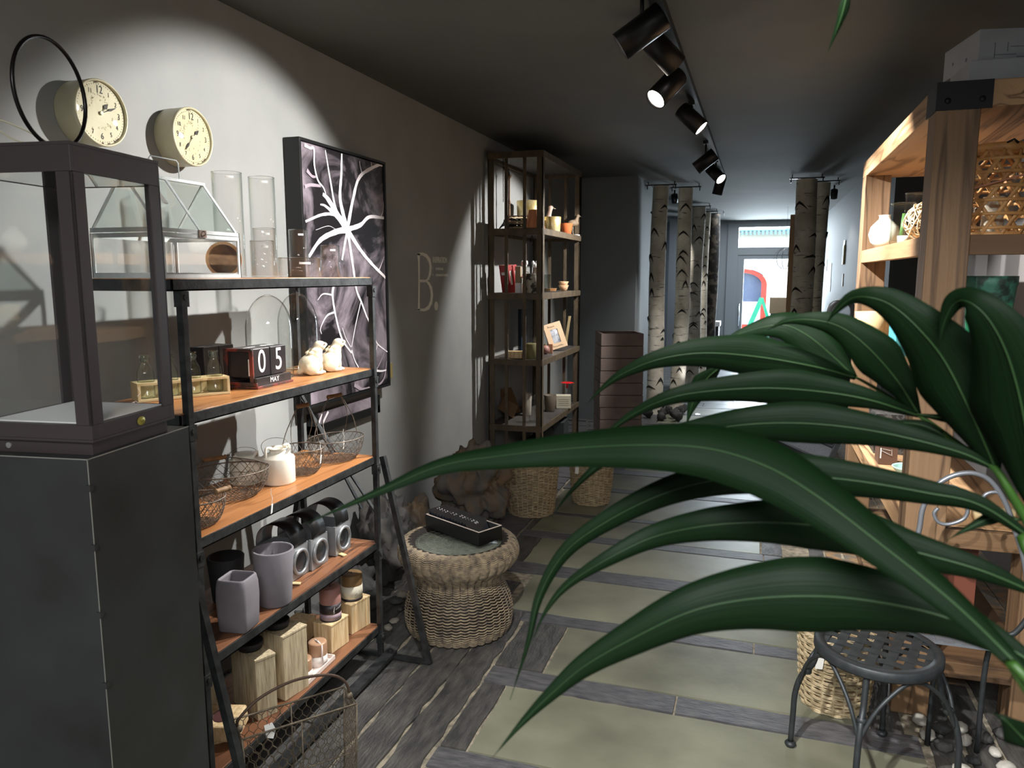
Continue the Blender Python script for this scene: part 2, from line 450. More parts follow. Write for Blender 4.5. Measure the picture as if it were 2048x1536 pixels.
# street
st = G(); st.box(-8, 8, 16.0, 26, -.12, -.02); struct(st.make('ground', mat('street_asphalt', (150, 150, 150), .8)))
M_fac = mat('facade_cream', (236, 230, 212), .8); M_red = mat('red_door_paint', (205, 52, 28), .5)
fc = thing('street_house', 'cream house facade across the street with red arched doorway', 'building', (0, 21, 0))
XA = at(1534, 560, 'y', 21).x; AW = 1.28; ZS = 1.36; AR = .40; xc_ = XA - AW / 2
f2 = G(); f2.box(-6, XA - AW, 0, .4, 0, 3.2); f2.box(XA, 6, 0, .4, 0, 3.2); f2.box(XA - AW, XA, 0, .4, ZS + AR, 3.2); f2.make('facade_wall', M_fac, fc)
def archpts(rx, rz, z0): return [(xc_ - rx * math.cos(t * PI / 14), z0 + rz * math.sin(t * PI / 14)) for t in range(15)]
a = G(); o_ = [(xc_ - AW / 2, 0)] + archpts(AW / 2, AR, ZS) + [(xc_ + AW / 2, 0)]; i_ = [(xc_ - AW / 2 + .13, 0)] + archpts(AW / 2 - .13, AR - .10, ZS) + [(xc_ + AW / 2 - .13, 0)]
a.prism(o_ + i_[::-1], -.02, .1, 'y'); a.make('arched_door_frame', M_red, fc)
G().box(XA - AW + .1, XA - .1, .12, .16, .9, ZS + AR - .02).make('door_pane', mat('dark_door_glass', (70, 84, 110), .1), fc)
G().box(XA - AW + .1, XA - .1, .12, .16, .3, .9).make('door_panel', mat('pale_door_panel', (210, 222, 236), .5), fc)
G().box(XA - AW + .1, XA - .1, .05, .12, 0, .30).make('door_kick_panel', M_red, fc)
b_ = G(); o_ = archpts(AW / 2 + .16, AR + .10, ZS); i_ = archpts(AW / 2 + .02, AR + .01, ZS); b_.prism(o_ + i_[::-1], -.05, .0, 'y'); b_.make('arch_moulding', mat('moulding_blue', (190, 205, 215), .7), fc)
G().box(-6, 6, -.5, .6, 3.2, 3.3).make('eave', mat('eave_grey', (200, 205, 210), .7), fc)
aw = G()
for k in range(48): aw.box(-1.9 + k * .1, -1.85 + k * .1, -.45, -.42, 2.62, 2.72)
aw.box(-2, 3, -.45, 0, 2.72, 2.76); aw.make('awning', mat('awning_blue', (120, 160, 180), .7), fc)
# green A-frame board outside the door
t = thing('pavement_sign', 'green A-frame pavement sign standing outside the glass door', 'sign', (at(1524, 589, 'y', 17.6).x, 17.6, -.02))
M_green = mat('sign_green', (28, 165, 120), .5)
G().bar((-.42, 0, 0), (0, 0, 1.12), .04, .1).make('leg', M_green, t); G().bar((.36, .1, 0), (0, 0, 1.12), .03, .06).make('leg', M_green, t)
G().bar((-.32, .02, .25), (.28, .08, .25), .03).make('crossbar', M_green, t)
# ================================================================== TRACK LIGHTING
M_blk = mat('black_metal', (20, 20, 21), .38, .3)
M_lens = mat('lamp_glow', (255, 244, 230), .3, emit=14)
tr = G(); tr.box(-.435, -.385, .1, 8.3, HC - .035, HC - .001)
tr.m = 1
tag(tr.make('lighting_track', [M_blk, M_blk]), 'long black lighting track running down the dark ceiling', 'lighting track')
labels = [
    'large black spotlight at the top edge, nearest on the track',
    'black track spotlight with bright lens turned down towards the clocks',
    'black track spotlight overlapping the bright-lensed one, seen from behind',
    'black track spotlight fourth along, lens turned towards the right shelf',
    'black track spotlight fifth along, dark side turned to the lens, aimed left',
    'black track spotlight just behind and right of the fifth one',
    'farthest black spotlight on the ceiling track, lens pointing down',
]
for i_, (l_, a_, p_, s_, b_) in enumerate(HEADS):
    l_ = Vector(l_); dv = (Vector(a_) - l_).normalized()
    t = thing('track_spotlight', labels[i_], 'spotlight', (l_.x, l_.y, HC - .035), 0, 'spotlights on the ceiling track')
    rel = l_ - Vector((l_.x, l_.y, HC - .035))
    q = dv.to_track_quat('Z', 'Y').to_matrix().to_4x4()
    b = G(); b.M = Matrix.Translation(rel) @ q
    rr, hh = .050, .087
    b.lathe([(0, -hh), (rr * .96, -hh), (rr, -hh + .004), (rr, hh), (rr - .004, hh), (rr - .005, hh - .012)], 28)
    b.make('lamp_housing', M_blk, t)
    c = G(); c.M = Matrix.Translation(rel) @ q; c.lathe([(rr - .005, hh - .010), (0, hh - .010)], 28); c.make('lens', M_lens, t)
    s = G(); s.box(-.018, .018, -.045, .045, -.022, 0); s.tube([(0, 0, -.02), (0, 0, rel.z + .035)], .008)
    s.tube([(0, 0, rel.z + .05), (0, 0, rel.z + .02)], .014); s.make('bracket', M_blk, t)
# two small far downlights
for (px, py, lb) in ((1349, 397, 'small lit spotlight on the far ceiling between birch trunks'), (1668, 388, 'small lit spotlight on the far ceiling right of the birch trunks')):
    p = at(px, py, 'z', HC - .1)
    t = thing('ceiling_spotlight', lb, 'spotlight', (p.x, p.y, HC), 0)
    b = G(); b.tube([(0, 0, 0), (0, 0, -.06)], .01); b.M = Matrix.Translation((0, 0, -.1)) @ Matrix.Rotation(R(-150 if px < 1500 else -150), 4, 'X')
    b.lathe([(0, -.05), (.04, -.05), (.04, .05), (.035, .05)], 16); b.make('lamp_housing', M_blk, t)
    c = G(); c.M = b.M; c.lathe([(.036, .046), (0, .046)], 16); c.make('lens', M_lens, t)
# ================================================================== LEFT SIDE: wall pieces, pedestal, lantern, trestle shelf
M_steel = mat('waxed_steel', (66, 68, 69), .40, .3, c2=(46, 46, 44), scale=5, detail=8, bump=.03, bscale=9, lo=.25, hi=.75)
M_seam = mat('raw_steel_edge', (176, 176, 170), .4, .7)
M_iron = mat('dark_iron', (44, 45, 46), .42, .5, c2=(66, 68, 68), scale=26, bump=.15, bscale=60)
M_brown = mat('brown_lacquer_metal', (66, 57, 58), .40, .15)
# ---- pedestal
PX1, PY0, PZ = -1.221, 1.10, 1.247
CA, SA = math.cos(R(8)), math.sin(R(8))
ped = thing('display_pedestal', 'tall dark waxed steel pedestal carrying the big lantern, at left edge', 'pedestal', (PX1 - .165 * (CA + SA), PY0 + .165 * (CA - SA), 0), R(8))
G().box(-.165, .165, -.165, .165, 0, PZ).make('body', M_steel, ped, bevel=.0015)
sm = G()
sm.box(.1645, .1660, -.1660, -.1645, .0, PZ); sm.box(-.166, .166, -.166, -.1645, PZ - .0015, PZ + .0006); sm.box(.1645, .166, -.165, .165, PZ - .0015, PZ + .0006)
sm.make('weld_seam', M_seam, ped)
for z in (1.19, 1.07, .93, .78): G().obox((.1655, -.1655, z), (.010, .010, .012)).make('weld_tack', M_steel, ped)
# ---- lantern
LX1, LY0, LZ = at(185, 905, 'y', 1.115).x, 1.118, PZ
LW = .262
lan = thing('lantern', 'large dark brown metal and glass lantern with ring handle on the pedestal', 'lantern', (LX1 - LW / 2 * (CA + SA), LY0 + LW / 2 * (CA - SA), LZ), R(8))
h = LW / 2
zt = zat((LX1, LY0), 283) - LZ
fw_ = .034
f = G(); f.box(-h + .012, h - .012, -h + .012, h - .012, 0, .028); f.make('plinth', M_brown, lan, bevel=.001)
f = G(); f.box(-h, h, -h, h, .028, .0335)
for a in (-1, 1):
    f.box(-h, h, a * h - (fw_ if a > 0 else 0), a * h + (0 if a > 0 else fw_) - 0, .028, .055) if False else None
def ringframe(g, z0, z1, w):
    g.box(-h, h, -h, -h + w, z0, z1); g.box(-h, h, h - w, h, z0, z1); g.box(-h, -h + w, -h + w, h - w, z0, z1); g.box(h - w, h, -h + w, h - w, z0, z1)
ringframe(f, .0335, .062, .018); f.make('base_tray', M_brown, lan, bevel=.001)
f = G(); ringframe(f, zt - .052, zt - .004, .007)
for sx in (-1, 1):
    for sy in (-1, 1):
        x0 = h - fw_ if sx > 0 else -h; y0 = h - fw_ if sy > 0 else -h
        # angle-section corner posts
        xa = h - .006 if sx > 0 else -h; ya = h - .006 if sy > 0 else -h
        f.box(xa, xa + .006, y0, y0 + fw_, .0622, zt - .0522); f.box(x0, x0 + fw_, ya, ya + .006, .0622, zt - .0522)
f.make('frame', M_brown, lan, bevel=.0008)
G().box(-h + .0185, h - .0185, -h + .0185, h - .0185, .034, .0640).make('inner_plate', mat('white_plate', (240, 238, 236), .6), lan)
M_lg = glass('lantern_glass', (254, 255, 255), (222, 228, 228), refl=.35)
for k, (a, b, c, d) in enumerate(((-h + .02, h - .02, -h + .008, -h + .010), (-h + .02, h - .02, h - .010, h - .008))):
    G().box(a, b, c, d, .0645, zt - .053).make('pane', M_lg, lan)
for (a, b) in ((-h + .008, -h + .010), (h - .010, h - .008)):
    G().box(a, b, -h + .02, h - .02, .0645, zt - .053).make('pane', M_lg, lan)
G().box(-h + .0072, h - .0072, -h + .0072, h - .0072, zt - .051, zt - .0495).make('top_pane', glass('lantern_top', (250, 251, 250), (236, 238, 238), refl=2.2), lan)
f = G(); ringframe(f, zt - .004, zt + .002, .010); f.make('top_rim', M_brown, lan)
rc = Vector((-.008, 0, zt + .119)); RR = .106
f = G(); f.tube([rc + Vector((-.08 * RR * math.sin(t * 2 * PI / 56), .99 * RR * math.sin(t * 2 * PI / 56), -RR * math.cos(t * 2 * PI / 56))) for t in range(56)], .0042, 8, closed=True)
f.make('ring_handle', mat('ring_black', (30, 26, 25), .3, .5), lan)
f = G(); f.obox((-.008, 0, zt + .012), (.012, .022, .026)); f.make('handle_lug', M_brown, lan)
f = G(); f.tube(spline([(-.02, 0, zt + .022), (-.055, -.02, zt + .045), (-.09, -.045, zt + .062), (-.10, -.05, zt + .052), (-.075, -.03, zt + .026), (-.02, .0, zt + .012)], 6), .0016, 5)
f.make('twine_tag', mat('cream_twine', (206, 200, 170), .8), lan)
f = G(); f.M = Matrix.Translation((h + .0005, -.005 + .02, .045)) @ Matrix.Rotation(R(90), 4, 'Y'); f.lathe([(0, .0012), (.0085, .0012), (.0095, 0)], 24)
f.M = Matrix.Identity(4); bd = f
for i, v in enumerate(bd.v): bd.v[i] = (v[0], (v[1] - .015) * 1.35 + .015, v[2])
b0 = bd.make('badge', mat('gold_badge', (176, 164, 74), .35, .5), lan)
squiggle('embossing', .014, .004, 4, .0004, mat('badge_ink', (122, 106, 44), .5), b0, Matrix.Translation((h + .0020, .015, .045)) @ Matrix.Rotation(R(90), 4, 'Z'))
f = G(); f.M = Matrix.Translation((-.14 + .07, -h + .012, .014)) @ Matrix.Rotation(R(90), 4, 'X'); f.cyl((0, 0, 0), .006, .002, 12); f.make('screw', M_seam, lan)

# ---- wall clocks
M_clk = mat('clock_cream_metal', (196, 190, 160), .38, .1, c2=(184, 176, 146), scale=10)
M_face = mat('clock_face', (198, 191, 156), .5, c2=(188, 180, 144), scale=12)
M_ink = mat('clock_ink', (38, 34, 26), .6)
M_wear = mat('clock_wear', (60, 36, 30), .8)
def clock(c, rad, label, hr, mi, depth=.085):
    t = thing('wall_clock', label, 'clock', (WX, c[0], c[1]))
    M = Matrix.Rotation(R(90), 4, 'Y')
    g = G(); g.M = M
    g.lathe([(0, 0), (rad * .985, 0), (rad, .004), (rad, depth * .80), (rad * 1.015, depth * .84), (rad * 1.015, depth * .97), (rad * .99, depth), (rad * .955, depth), (rad * .945, depth - .004), (rad * .94, depth - .009)], 56)
    g.make('case', M_clk, t)
    g = G(); g.M = M; g.lathe([(0, depth - .0095), (rad * .935, depth - .0095)], 48); g.m = 1
    g.M = Matrix.Identity(4)
    X = depth - .009
    for k in range(60):
        a = k * PI / 30; r0, r1 = rad * .855, rad * (.875 if k % 5 else .89)
        g.bar((X, r0 * math.sin(a), r0 * math.cos(a)), (X, r1 * math.sin(a), r1 * math.cos(a)), .0008, .0016)
    # flaked patches of old print on the dial
    g.m = 2
    for k in range(42):
        a = random.choice([random.gauss(-.1, .5), random.gauss(-1.3, .4), random.gauss(2.6, .6)]); r = rad * random.uniform(.38, .6)
        g.obox((X, r * math.sin(a), r * math.cos(a)), (.0004, random.uniform(.02, .07) * rad, random.uniform(.02, .06) * rad), (random.uniform(-.6, .6), 0, 0))
    g.m = 3
    for a in (-.18, -.12, -.05, 2.85, 2.9, 3.15, 2.6, 2.5, 2.42):
        r = rad * .91; g.obox((X + .001, r * math.sin(a), r * math.cos(a)), (.0006, rad * .06, rad * random.uniform(.02, .035)), (-a, 0, 0))
    g.make('dial', [M_face, M_ink, mat('faded_print', (176, 168, 134), .7), M_wear], t)
    for k in range(1, 13):
        a = k * PI / 6; r = rad * .70
        s = rad * (.34 if k == 12 else .27 if k % 3 == 0 else .20)
        text_mesh('numeral', str(k), s, M_ink, t, (X + .0006, r * math.sin(a), r * math.cos(a)), (R(90), 0, R(90)), sx=.8, ext=.0002)
    def hand(a, L, w, nm):
        g = G(); g.M = Matrix.Translation((X + .003, 0, 0)) @ Matrix.Rotation(-a, 4, 'X')
        g.prism([(-.0009, -L * .12), (-.0009, L * .45), (-w, L * .62), (-.0008, L), (.0008, L), (w, L * .62), (.0009, L * .45), (.0009, -L * .12)], 0, .001, 'x')
        g.make(nm, M_ink, t)
    hand(hr, rad * .42, rad * .075, 'hour_hand'); hand(mi, rad * .62, rad * .04, 'minute_hand')
    g = G(); g.M = Matrix.Translation((X, 0, 0)) @ M; g.cyl((0, 0, 0), rad * .06, .006, 16); g.make('hub', M_clk, t)
    g = G(); g.M = M; g.lathe([(rad * .942, depth - .0022), (rad * .5, depth + .0008), (rad * .02, depth + .001)], 40); g.make('glass_cover', glass('clock_glass', (254, 254, 253), (235, 235, 228)), t)
def clock_at(px, py, left, right, top, bot, label, hr, mi):
    X = WX + .085
    c = at((px), py, 'x', X)
    rad = (at(px, top, 'x', X).z - at(px, bot, 'x', X).z) / 2
    clock((c.y, c.z), rad, label, hr, mi)
clock_at(206, 226, 150, 257, 160, 291, 'larger-looking cream round wall clock seen through the lantern ring handle', R(40), R(66))
clock_at(388, 274, 355, 425, 216, 331, 'cream round wall clock to the right, above the mini greenhouse', R(50), R(218))

# ---- trestle shelf rack
XF, XB, Y0, Y1 = -1.44, -1.785, 1.595, 2.665
SZ = [1.592, 1.235, .880, .520, .158]
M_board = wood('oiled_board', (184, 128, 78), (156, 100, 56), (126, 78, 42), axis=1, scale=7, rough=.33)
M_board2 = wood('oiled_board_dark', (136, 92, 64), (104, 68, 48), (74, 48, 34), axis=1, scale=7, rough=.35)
rack = thing('trestle_shelf', 'black iron trestle shelf with five orange-brown wooden boards along the left wall', 'shelf', ((XF + XB) / 2, (Y0 + Y1) / 2, 0))
ox, oy = (XF + XB) / 2, (Y0 + Y1) / 2
def rel(g): g.M = Matrix.Translation((-ox, -oy, 0)); return g
for i, z in enumerate(SZ):
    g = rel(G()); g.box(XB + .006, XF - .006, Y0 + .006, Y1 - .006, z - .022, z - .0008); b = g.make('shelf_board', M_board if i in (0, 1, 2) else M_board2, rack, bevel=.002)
    g = rel(G())
    g.box(XF - .005, XF, Y0, Y1, z - .034, z - .003); g.box(XB, XB + .005, Y0, Y1, z - .034, z - .003)
    g.box(XB, XF, Y0, Y0 + .005, z - .034, z - .003); g.box(XB, XF, Y1 - .005, Y1, z - .034, z - .003)
    g.box(XF - .03, XF, Y0, Y1, z - .034, z - .029)
    g.make('shelf_edge', M_iron, rack, bevel=.0008)
for y in (Y0 + .03, Y1 - .012):
    for x in (XF + .0, XB):
        g = rel(G()); g.box(x - .010, x + .010, y - .010, y + .010, .03 if y > 2 else .03, 1.555)
        g.make('post', M_iron, rack, bevel=.001)
        for z in SZ:
            g = rel(G())
            g.box(x - .012, x + .0135, y - .014, y + .014, z - .075, z - .034)
            g.M = Matrix.Translation((-ox, -oy, 0)) @ Matrix.Translation((x + .011, y, z - .05)) @ Matrix.Rotation(R(90), 4, 'Y'); g.cyl((0, 0, 0), .008, .006, 12)
            g.make('bracket', M_iron, rack)
# folding A legs at both ends and the floor rail between them
for e, y in enumerate((Y0 - .02, Y1 + .025)):
    yf = y - .01
    g = rel(G()); g.bar((XF + .012, y, .870), (-1.232, yf, .008), .020, .022); g.make('leg', M_iron, rack)
    g = rel(G()); g.bar((XB - .012, y, .870), (-1.95, yf, .008), .020, .022); g.make('leg', M_iron, rack)
    g = rel(G()); g.bar((-1.95, yf, .014), (-1.232, yf, .014), .026, .012); g.make('floor_bar', M_iron, rack)
    g = rel(G()); g.bar((XF - .01, y - .03, .64), (XB + .0, y - .03, 1.10), .016, .006); g.make('brace', M_iron, rack)
    g = rel(G()); g.bar((XF - .06, y - .055, .66), (XB + .02, y - .055, 1.12), .016, .006); g.make('brace', M_iron, rack)
g = rel(G()); g.box(-1.43, -1.385, Y0 - .03, Y1 + .03, .020, .034)
g.M = Matrix.Translation((-ox, -oy, 0)); g.cyl((-1.41, Y1 + .015, .034), .012, .008, 12); g.make('floor_rail', M_iron, rack)

# ---- framed artwork
M_frm = mat('frame_black', (18, 19, 19), .45)
def art_mat(name, seed):
    m = bpy.data.materials.new(name); m.use_nodes = True
    n = m.node_tree.nodes; l = m.node_tree.links; b = n['Principled BSDF']; b.inputs['Roughness'].default_value = .35
    tc = n.new('ShaderNodeTexCoord'); t = n.new('ShaderNodeTexNoise'); t.inputs['Scale'].default_value = 2.6; t.inputs['Detail'].default_value = 9; t.inputs['Distortion'].default_value = 1.6; t.inputs['Roughness'].default_value = .62
    mp = n.new('ShaderNodeMapping'); mp.inputs['Location'].default_value = (seed, 0, 0); l.new(tc.outputs['Object'], mp.inputs[0]); l.new(mp.outputs[0], t.inputs['Vector'])
    r = n.new('ShaderNodeValToRGB'); l.new(t.outputs[0], r.inputs[0])
    r.color_ramp.elements[0].position = .46; r.color_ramp.elements[0].color = lin((30, 27, 30)); r.color_ramp.elements[1].position = .76; r.color_ramp.elements[1].color = lin((186, 172, 182))
    l.new(r.outputs[0], b.inputs['Base Color'])
    return m
M_branch = mat('art_branch', (250, 243, 246), .6); M_branch2 = mat('art_branch_soft', (170, 156, 166), .6)
def artwork(label, corners, branches, depth, seed, soft=()):
    """corners: pixel TL, TR, BR, BL of the outer frame's front face"""
    X = WX + depth
    P = [at(x, y, 'x', X) for x, y in corners]
    y0 = (P[0].y + P[3].y) / 2; y1 = (P[1].y + P[2].y) / 2; z1 = (P[0].z + P[1].z) / 2; z0 = (P[2].z + P[3].z) / 2
    t = thing('framed_artwork', label, 'picture', (WX + .005, (y0 + y1) / 2, (z0 + z1) / 2), 0)
    w, hh = (y1 - y0) / 2, (z1 - z0) / 2; d = depth - .005
    g = G(); e = .012
    g.box(0, d, -w, -w + e, -hh, hh); g.box(0, d, w - e, w, -hh, hh); g.box(0, d, -w + e, w - e, hh - e, hh); g.box(0, d, -w + e, w - e, -hh, -hh + e)
    g.make('frame', M_frm, t, bevel=.001)
    c = G(); c.box(0, d - .010, -w + e + .004, w - e - .004, -hh + e + .004, hh - e - .004); cv = c.make('print', art_mat('art_ground_%d' % seed, seed), t)
    b = G(); b.lay = 0; lim_y, lim_z = w - e - .006, hh - e - .006
    def T(px, py):
        q = at(px, py, 'x', X - .01); return Vector((d - .009, q.y - (y0 + y1) / 2, q.z - (z0 + z1) / 2))
    def strip(bb, wa, wb, mi):
        pts = spline([T(*p) for p in bb], 7); k = len(pts); b.m = mi; vs = []; fs = []
        pts = [Vector((p.x, max(-lim_y, min(lim_y, p.y)), max(-lim_z, min(lim_z, p.z)))) for p in pts]
        for i, p in enumerate(pts):
            tt = pts[min(i + 1, k - 1)] - pts[max(i - 1, 0)]
            if tt.length < 1e-7: tt = Vector((0, 0, 1))
            tt.normalize(); nn = Vector((0, -tt.z, tt.y)); ww = wa + (wb - wa) * i / (k - 1)
            ww *= 1 + .25 * noise.noise(p * 30)
            for q in (p + nn * ww, p - nn * ww): vs.append((q.x + (.0006 if mi == 0 else .0) + b.lay, max(-lim_y, min(lim_y, q.y)), max(-lim_z, min(lim_z, q.z))))
        for i in range(k - 1): fs.append((2 * i, 2 * i + 2, 2 * i + 3, 2 * i + 1))
        b.add(vs, fs); b.lay += .00012
    for bb, wa, wb in branches: strip(bb, wa, wb, 0)
    for bb, wa, wb in soft: strip(bb, wa, wb, 1)
    b.make('white_branches', [M_branch, M_branch2], cv)
    return t
HUBP = (694, 459)
br = [
    ([HUBP, (680, 400), (682, 350), (683, 305)], .016, .006), ([HUBP, (672, 420), (660, 360), (650, 300)], .012, .003),
    ([HUBP, (672, 425), (655, 398), (645, 388)], .020, .008), ([HUBP, (670, 430), (650, 412), (640, 409)], .014, .003),
    ([HUBP, (705, 400), (718, 355), (745, 335), (764, 328)], .013, .007), ([(724, 350), (720, 334), (718, 322)], .003, .002), ([(743, 336), (742, 328), (741, 322)], .003, .002),
    ([HUBP, (720, 450), (738, 434), (768, 436)], .013, .007), ([(761, 434), (765, 422), (767, 404)], .004, .002),
    ([HUBP, (670, 464), (640, 480), (617, 513)], .017, .008), ([HUBP, (672, 432), (645, 429), (610, 443)], .010, .005),
    ([HUBP, (720, 500), (745, 530), (771, 556)], .013, .008), ([(757, 540), (762, 528), (767, 513)], .003, .001),
    ([HUBP, (700, 500), (706, 540), (712, 580), (722, 605), (733, 635)], .012, .006), ([HUBP, (688, 490), (683, 520)], .010, .008),
    ([(668, 562), (664, 592), (672, 640), (684, 680), (702, 706)], .009, .005), ([(664, 590), (645, 588), (634, 600)], .004, .002),
    ([(668, 624), (652, 632), (640, 656), (642, 668)], .005, .002), ([(720, 605), (710, 650), (702, 694)], .004, .003),
    ([(702, 700), (708, 720), (716, 735)], .005, .004), ([(747, 670), (754, 688), (774, 704)], .006, .003), ([(754, 688), (750, 705), (751, 715)], .003, .002),
    ([(700, 694), (690, 676), (683, 655)], .003, .002), ([(630, 460), (655, 452), (672, 460)], .001, .001),
    ([(733, 635), (742, 655), (748, 672)], .005, .006), ([(607, 290), (618, 280 + 16), (626, 298), (627, 330), (634, 360), (645, 375), (650, 388)], .007, .004),
    ([(745, 740), (760, 742), (771, 740)], .006, .004),
]
soft = [([(612, 340), (622, 352), (630, 354)], .01, .004), ([(608, 373), (620, 370), (640, 372)], .008, .006),
        ([(707, 770), (735, 782), (765, 760), (772, 722)], .010, .004), ([(735, 755), (752, 738), (770, 700)], .006, .002)]
artwork('large black-framed picture of bright white branching veins, highest on the left wall', [(606, 274), (774, 326), (779, 779), (612, 812)], br, .085, 3, soft)
Z2 = [([(640, 790), (648, 802), (664, 790)], .014, .006), ([(620, 790), (626, 810), (618, 830)], .012, .006)]
P2 = thing('framed_artwork', 'second black-framed white-veined picture, low behind the large one, only its bottom strip showing', 'picture', (WX + .004, 3.22, 1.05))
g = G(); yl, yr = 3.02 - 3.22, 3.66 - 3.22; zl, zr = -.195, -.10
g.box(0, .045, yl, yl + .03, zl, zr); g.box(0, .045, yr - .03, yr, zl, zr); g.box(0, .045, yl, yr, zl, zl + .04); g.make('frame', M_frm, P2)
c = G(); c.box(0, .035, yl + .03, yr - .03, zl + .04, zr); cv = c.make('print', art_mat('art_ground_9', 9), P2)
b = G()
for (ya, za, yb, zb, w) in ((-.16, -.15, -.13, -.105, .016), (-.12, -.15, -.07, -.105, .012)):
    b.bar((.036, ya, za), (.036, yb, zb), .0015, w)
b.make('white_branches', M_branch, cv)
# tall narrow dark frame edge below, hanging lower behind the rack
# ---- painted lettering on the wall
M_let = mat('lettering_pale', (226, 224, 212), .7)
sg = thing('wall_lettering', 'pale painted letter B with small INSPIRATION text on the grey wall', 'lettering', (WX, 4.5, 1.55))
pB = at(866, 564, 'x', WX)
g = G()
def wl_(px, py): q = at(px, py, 'x', WX); return (q.y - 4.5, q.z - 1.55)
def stroke(pts, w):
    P = [Vector((.001, *wl_(*p))) for p in pts]; k = len(P); vs = []; fs = []
    for i, p in enumerate(P):
        t = (P[min(i + 1, k - 1)] - P[max(i - 1, 0)]).normalized(); nn = Vector((0, -t.z, t.y)); ww = w[i] if isinstance(w, list) else w
        for q in (p + nn * ww, p - nn * ww): vs.append(tuple(q))
    for i in range(k - 1): fs.append((2 * i, 2 * i + 2, 2 * i + 3, 2 * i + 1))
    g.add(vs, fs)
kx = 180 / 1382
cc = lambda x, y: (780 + x * kx, 460 + y * kx)
stroke([cc(436, 360), cc(442, 500), cc(445, 800), cc(442, 1100), cc(440, 1232)], [.020, .012, .012, .012, .018])
stroke([cc(410, 362), cc(440, 368), cc(500, 368), cc(560, 400), cc(605, 470), cc(622, 560), cc(615, 660), cc(590, 740), cc(560, 775)], [.005, .008, .009, .013, .018, .018, .018, .012, .007])
stroke([cc(445, 782), cc(560, 782)], .008)
stroke([cc(555, 782), cc(600, 830), cc(630, 900), cc(642, 1000), cc(630, 1110), cc(590, 1190), cc(530, 1226), cc(416, 1228)], [.006, .012, .018, .019, .018, .014, .009, .006])
q = wl_(*cc(707, 1166)); g.M = Matrix.Translation((.001, q[0], q[1])) @ Matrix.Rotation(R(90), 4, 'Y'); g.lathe([(0, 0), (.030, 0)], 20)
g.make('initial', M_let, sg)
def wtxt(body, px, py, size, sx):
    q = wl_(px, py); text_mesh('line_of_text', body, size, M_let, sg, (.001, q[0], q[1]), (R(90), 0, R(90)), sx=sx, align='LEFT')
wtxt('INSPIRATION', 865, 520, .055, .72); wtxt('1', 865, 537, .022, .9); wtxt('LES REPORTAGES', 871, 538, .022, .75); wtxt('2', 865, 550, .022, .9); wtxt('L\'ORGANISATION DES IDÉES', 871, 550.5, .022, .72)
# small brass light switch beside the artwork
q = at(782, 741, 'x', WX + .006)
tag(G().box(0, .008, -.016, .016, -.042, .042).make('wall_plaque', mat('brass_plate', (190, 170, 110), .4, .4), loc=(WX, q.y, q.z)), 'small upright brass-coloured plate on the wall right of the artwork', 'wall plate')
# ================================================================== GOODS ON THE TRESTLE SHELF
M_gl = glass('clear_glass', (255, 255, 255), (230, 238, 234), power=.35, refl=.8)
M_bot = glass('bottle_glass', (250, 254, 252), (120, 140, 134), power=.42, refl=1.3)
M_glg = glass('greenish_glass', (252, 255, 254), (204, 220, 214), power=.35)
M_zinc = mat('whitewashed_zinc', (204, 210, 210), .5, .0, c2=(226, 228, 226), scale=30)
M_pale = mat('pale_wood', (206, 186, 142), .6, c2=(190, 164, 116), scale=9, stretch=(1, .15, 1), bump=.1)
M_paper = mat('white_paper_tag', (236, 234, 228), .7)
# ---- top board: mini greenhouse
z1 = SZ[0]
gx0, gx1, gy0, gy1 = -1.705, -1.47, 1.602, 1.912
gh = thing('mini_greenhouse', 'house-shaped glass terrarium with whitewashed metal edges and wire handle', 'terrarium', ((gx0 + gx1) / 2, (gy0 + gy1) / 2, z1))
hx, hy, hb, hr = (gx1 - gx0) / 2, (gy1 - gy0) / 2, .118, .274
e = .008
g = G()
g.box(hx - .003, hx, -hy, hy, 0, .014); g.box(-hx, -hx + .003, -hy, hy, 0, .014); g.box(-hx, hx, -hy, -hy + .003, 0, .014); g.box(-hx, hx, hy - .003, hy, 0, .014)
g.box(hx - .003, hx, -hy, hy, hb - .012, hb); g.box(-hx, -hx + .003, -hy, hy, hb - .012, hb); g.box(-hx, hx, -hy, -hy + .003, hb - .012, hb); g.box(-hx, hx, hy - .003, hy, hb - .012, hb)
for sx in (-1, 1):
    for sy in (-1, 1):
        xa, xb = (hx - .010, hx + .0005) if sx > 0 else (-hx - .0005, -hx + .010); ya, yb = (hy - .010, hy + .0005) if sy > 0 else (-hy - .0005, -hy + .010)
        g.box(xa, xb, (yb - .003) if sy > 0 else ya, yb if sy > 0 else ya + .003, 0, hb); g.box((xb - .003) if sx > 0 else xa, xb if sx > 0 else xa + .003, ya, yb, 0, hb)
g.make('base_frame', M_zinc, gh)
g = G(); g.box(-hx, hx, -hy, -hy + .003, hb + .002, hb + .014); g.box(-hx, hx, hy - .003, hy, hb + .002, hb + .014); g.box(hx - .003, hx, -hy, hy, hb + .002, hb + .012); g.box(-hx, -hx + .003, -hy, hy, hb + .002, hb + .012)
for y in (-hy + .003, hy - .003, 0):
    for s_ in (-1, 1):
        if y == 0 and s_ < 0: continue
        g.bar((s_ * (hx - .003), y, hb + .004), (0, y, hr), .009, .003)
g.bar((0, -hy, hr), (0, hy, hr), .012, .008); g.make('roof_frame', M_zinc, gh)
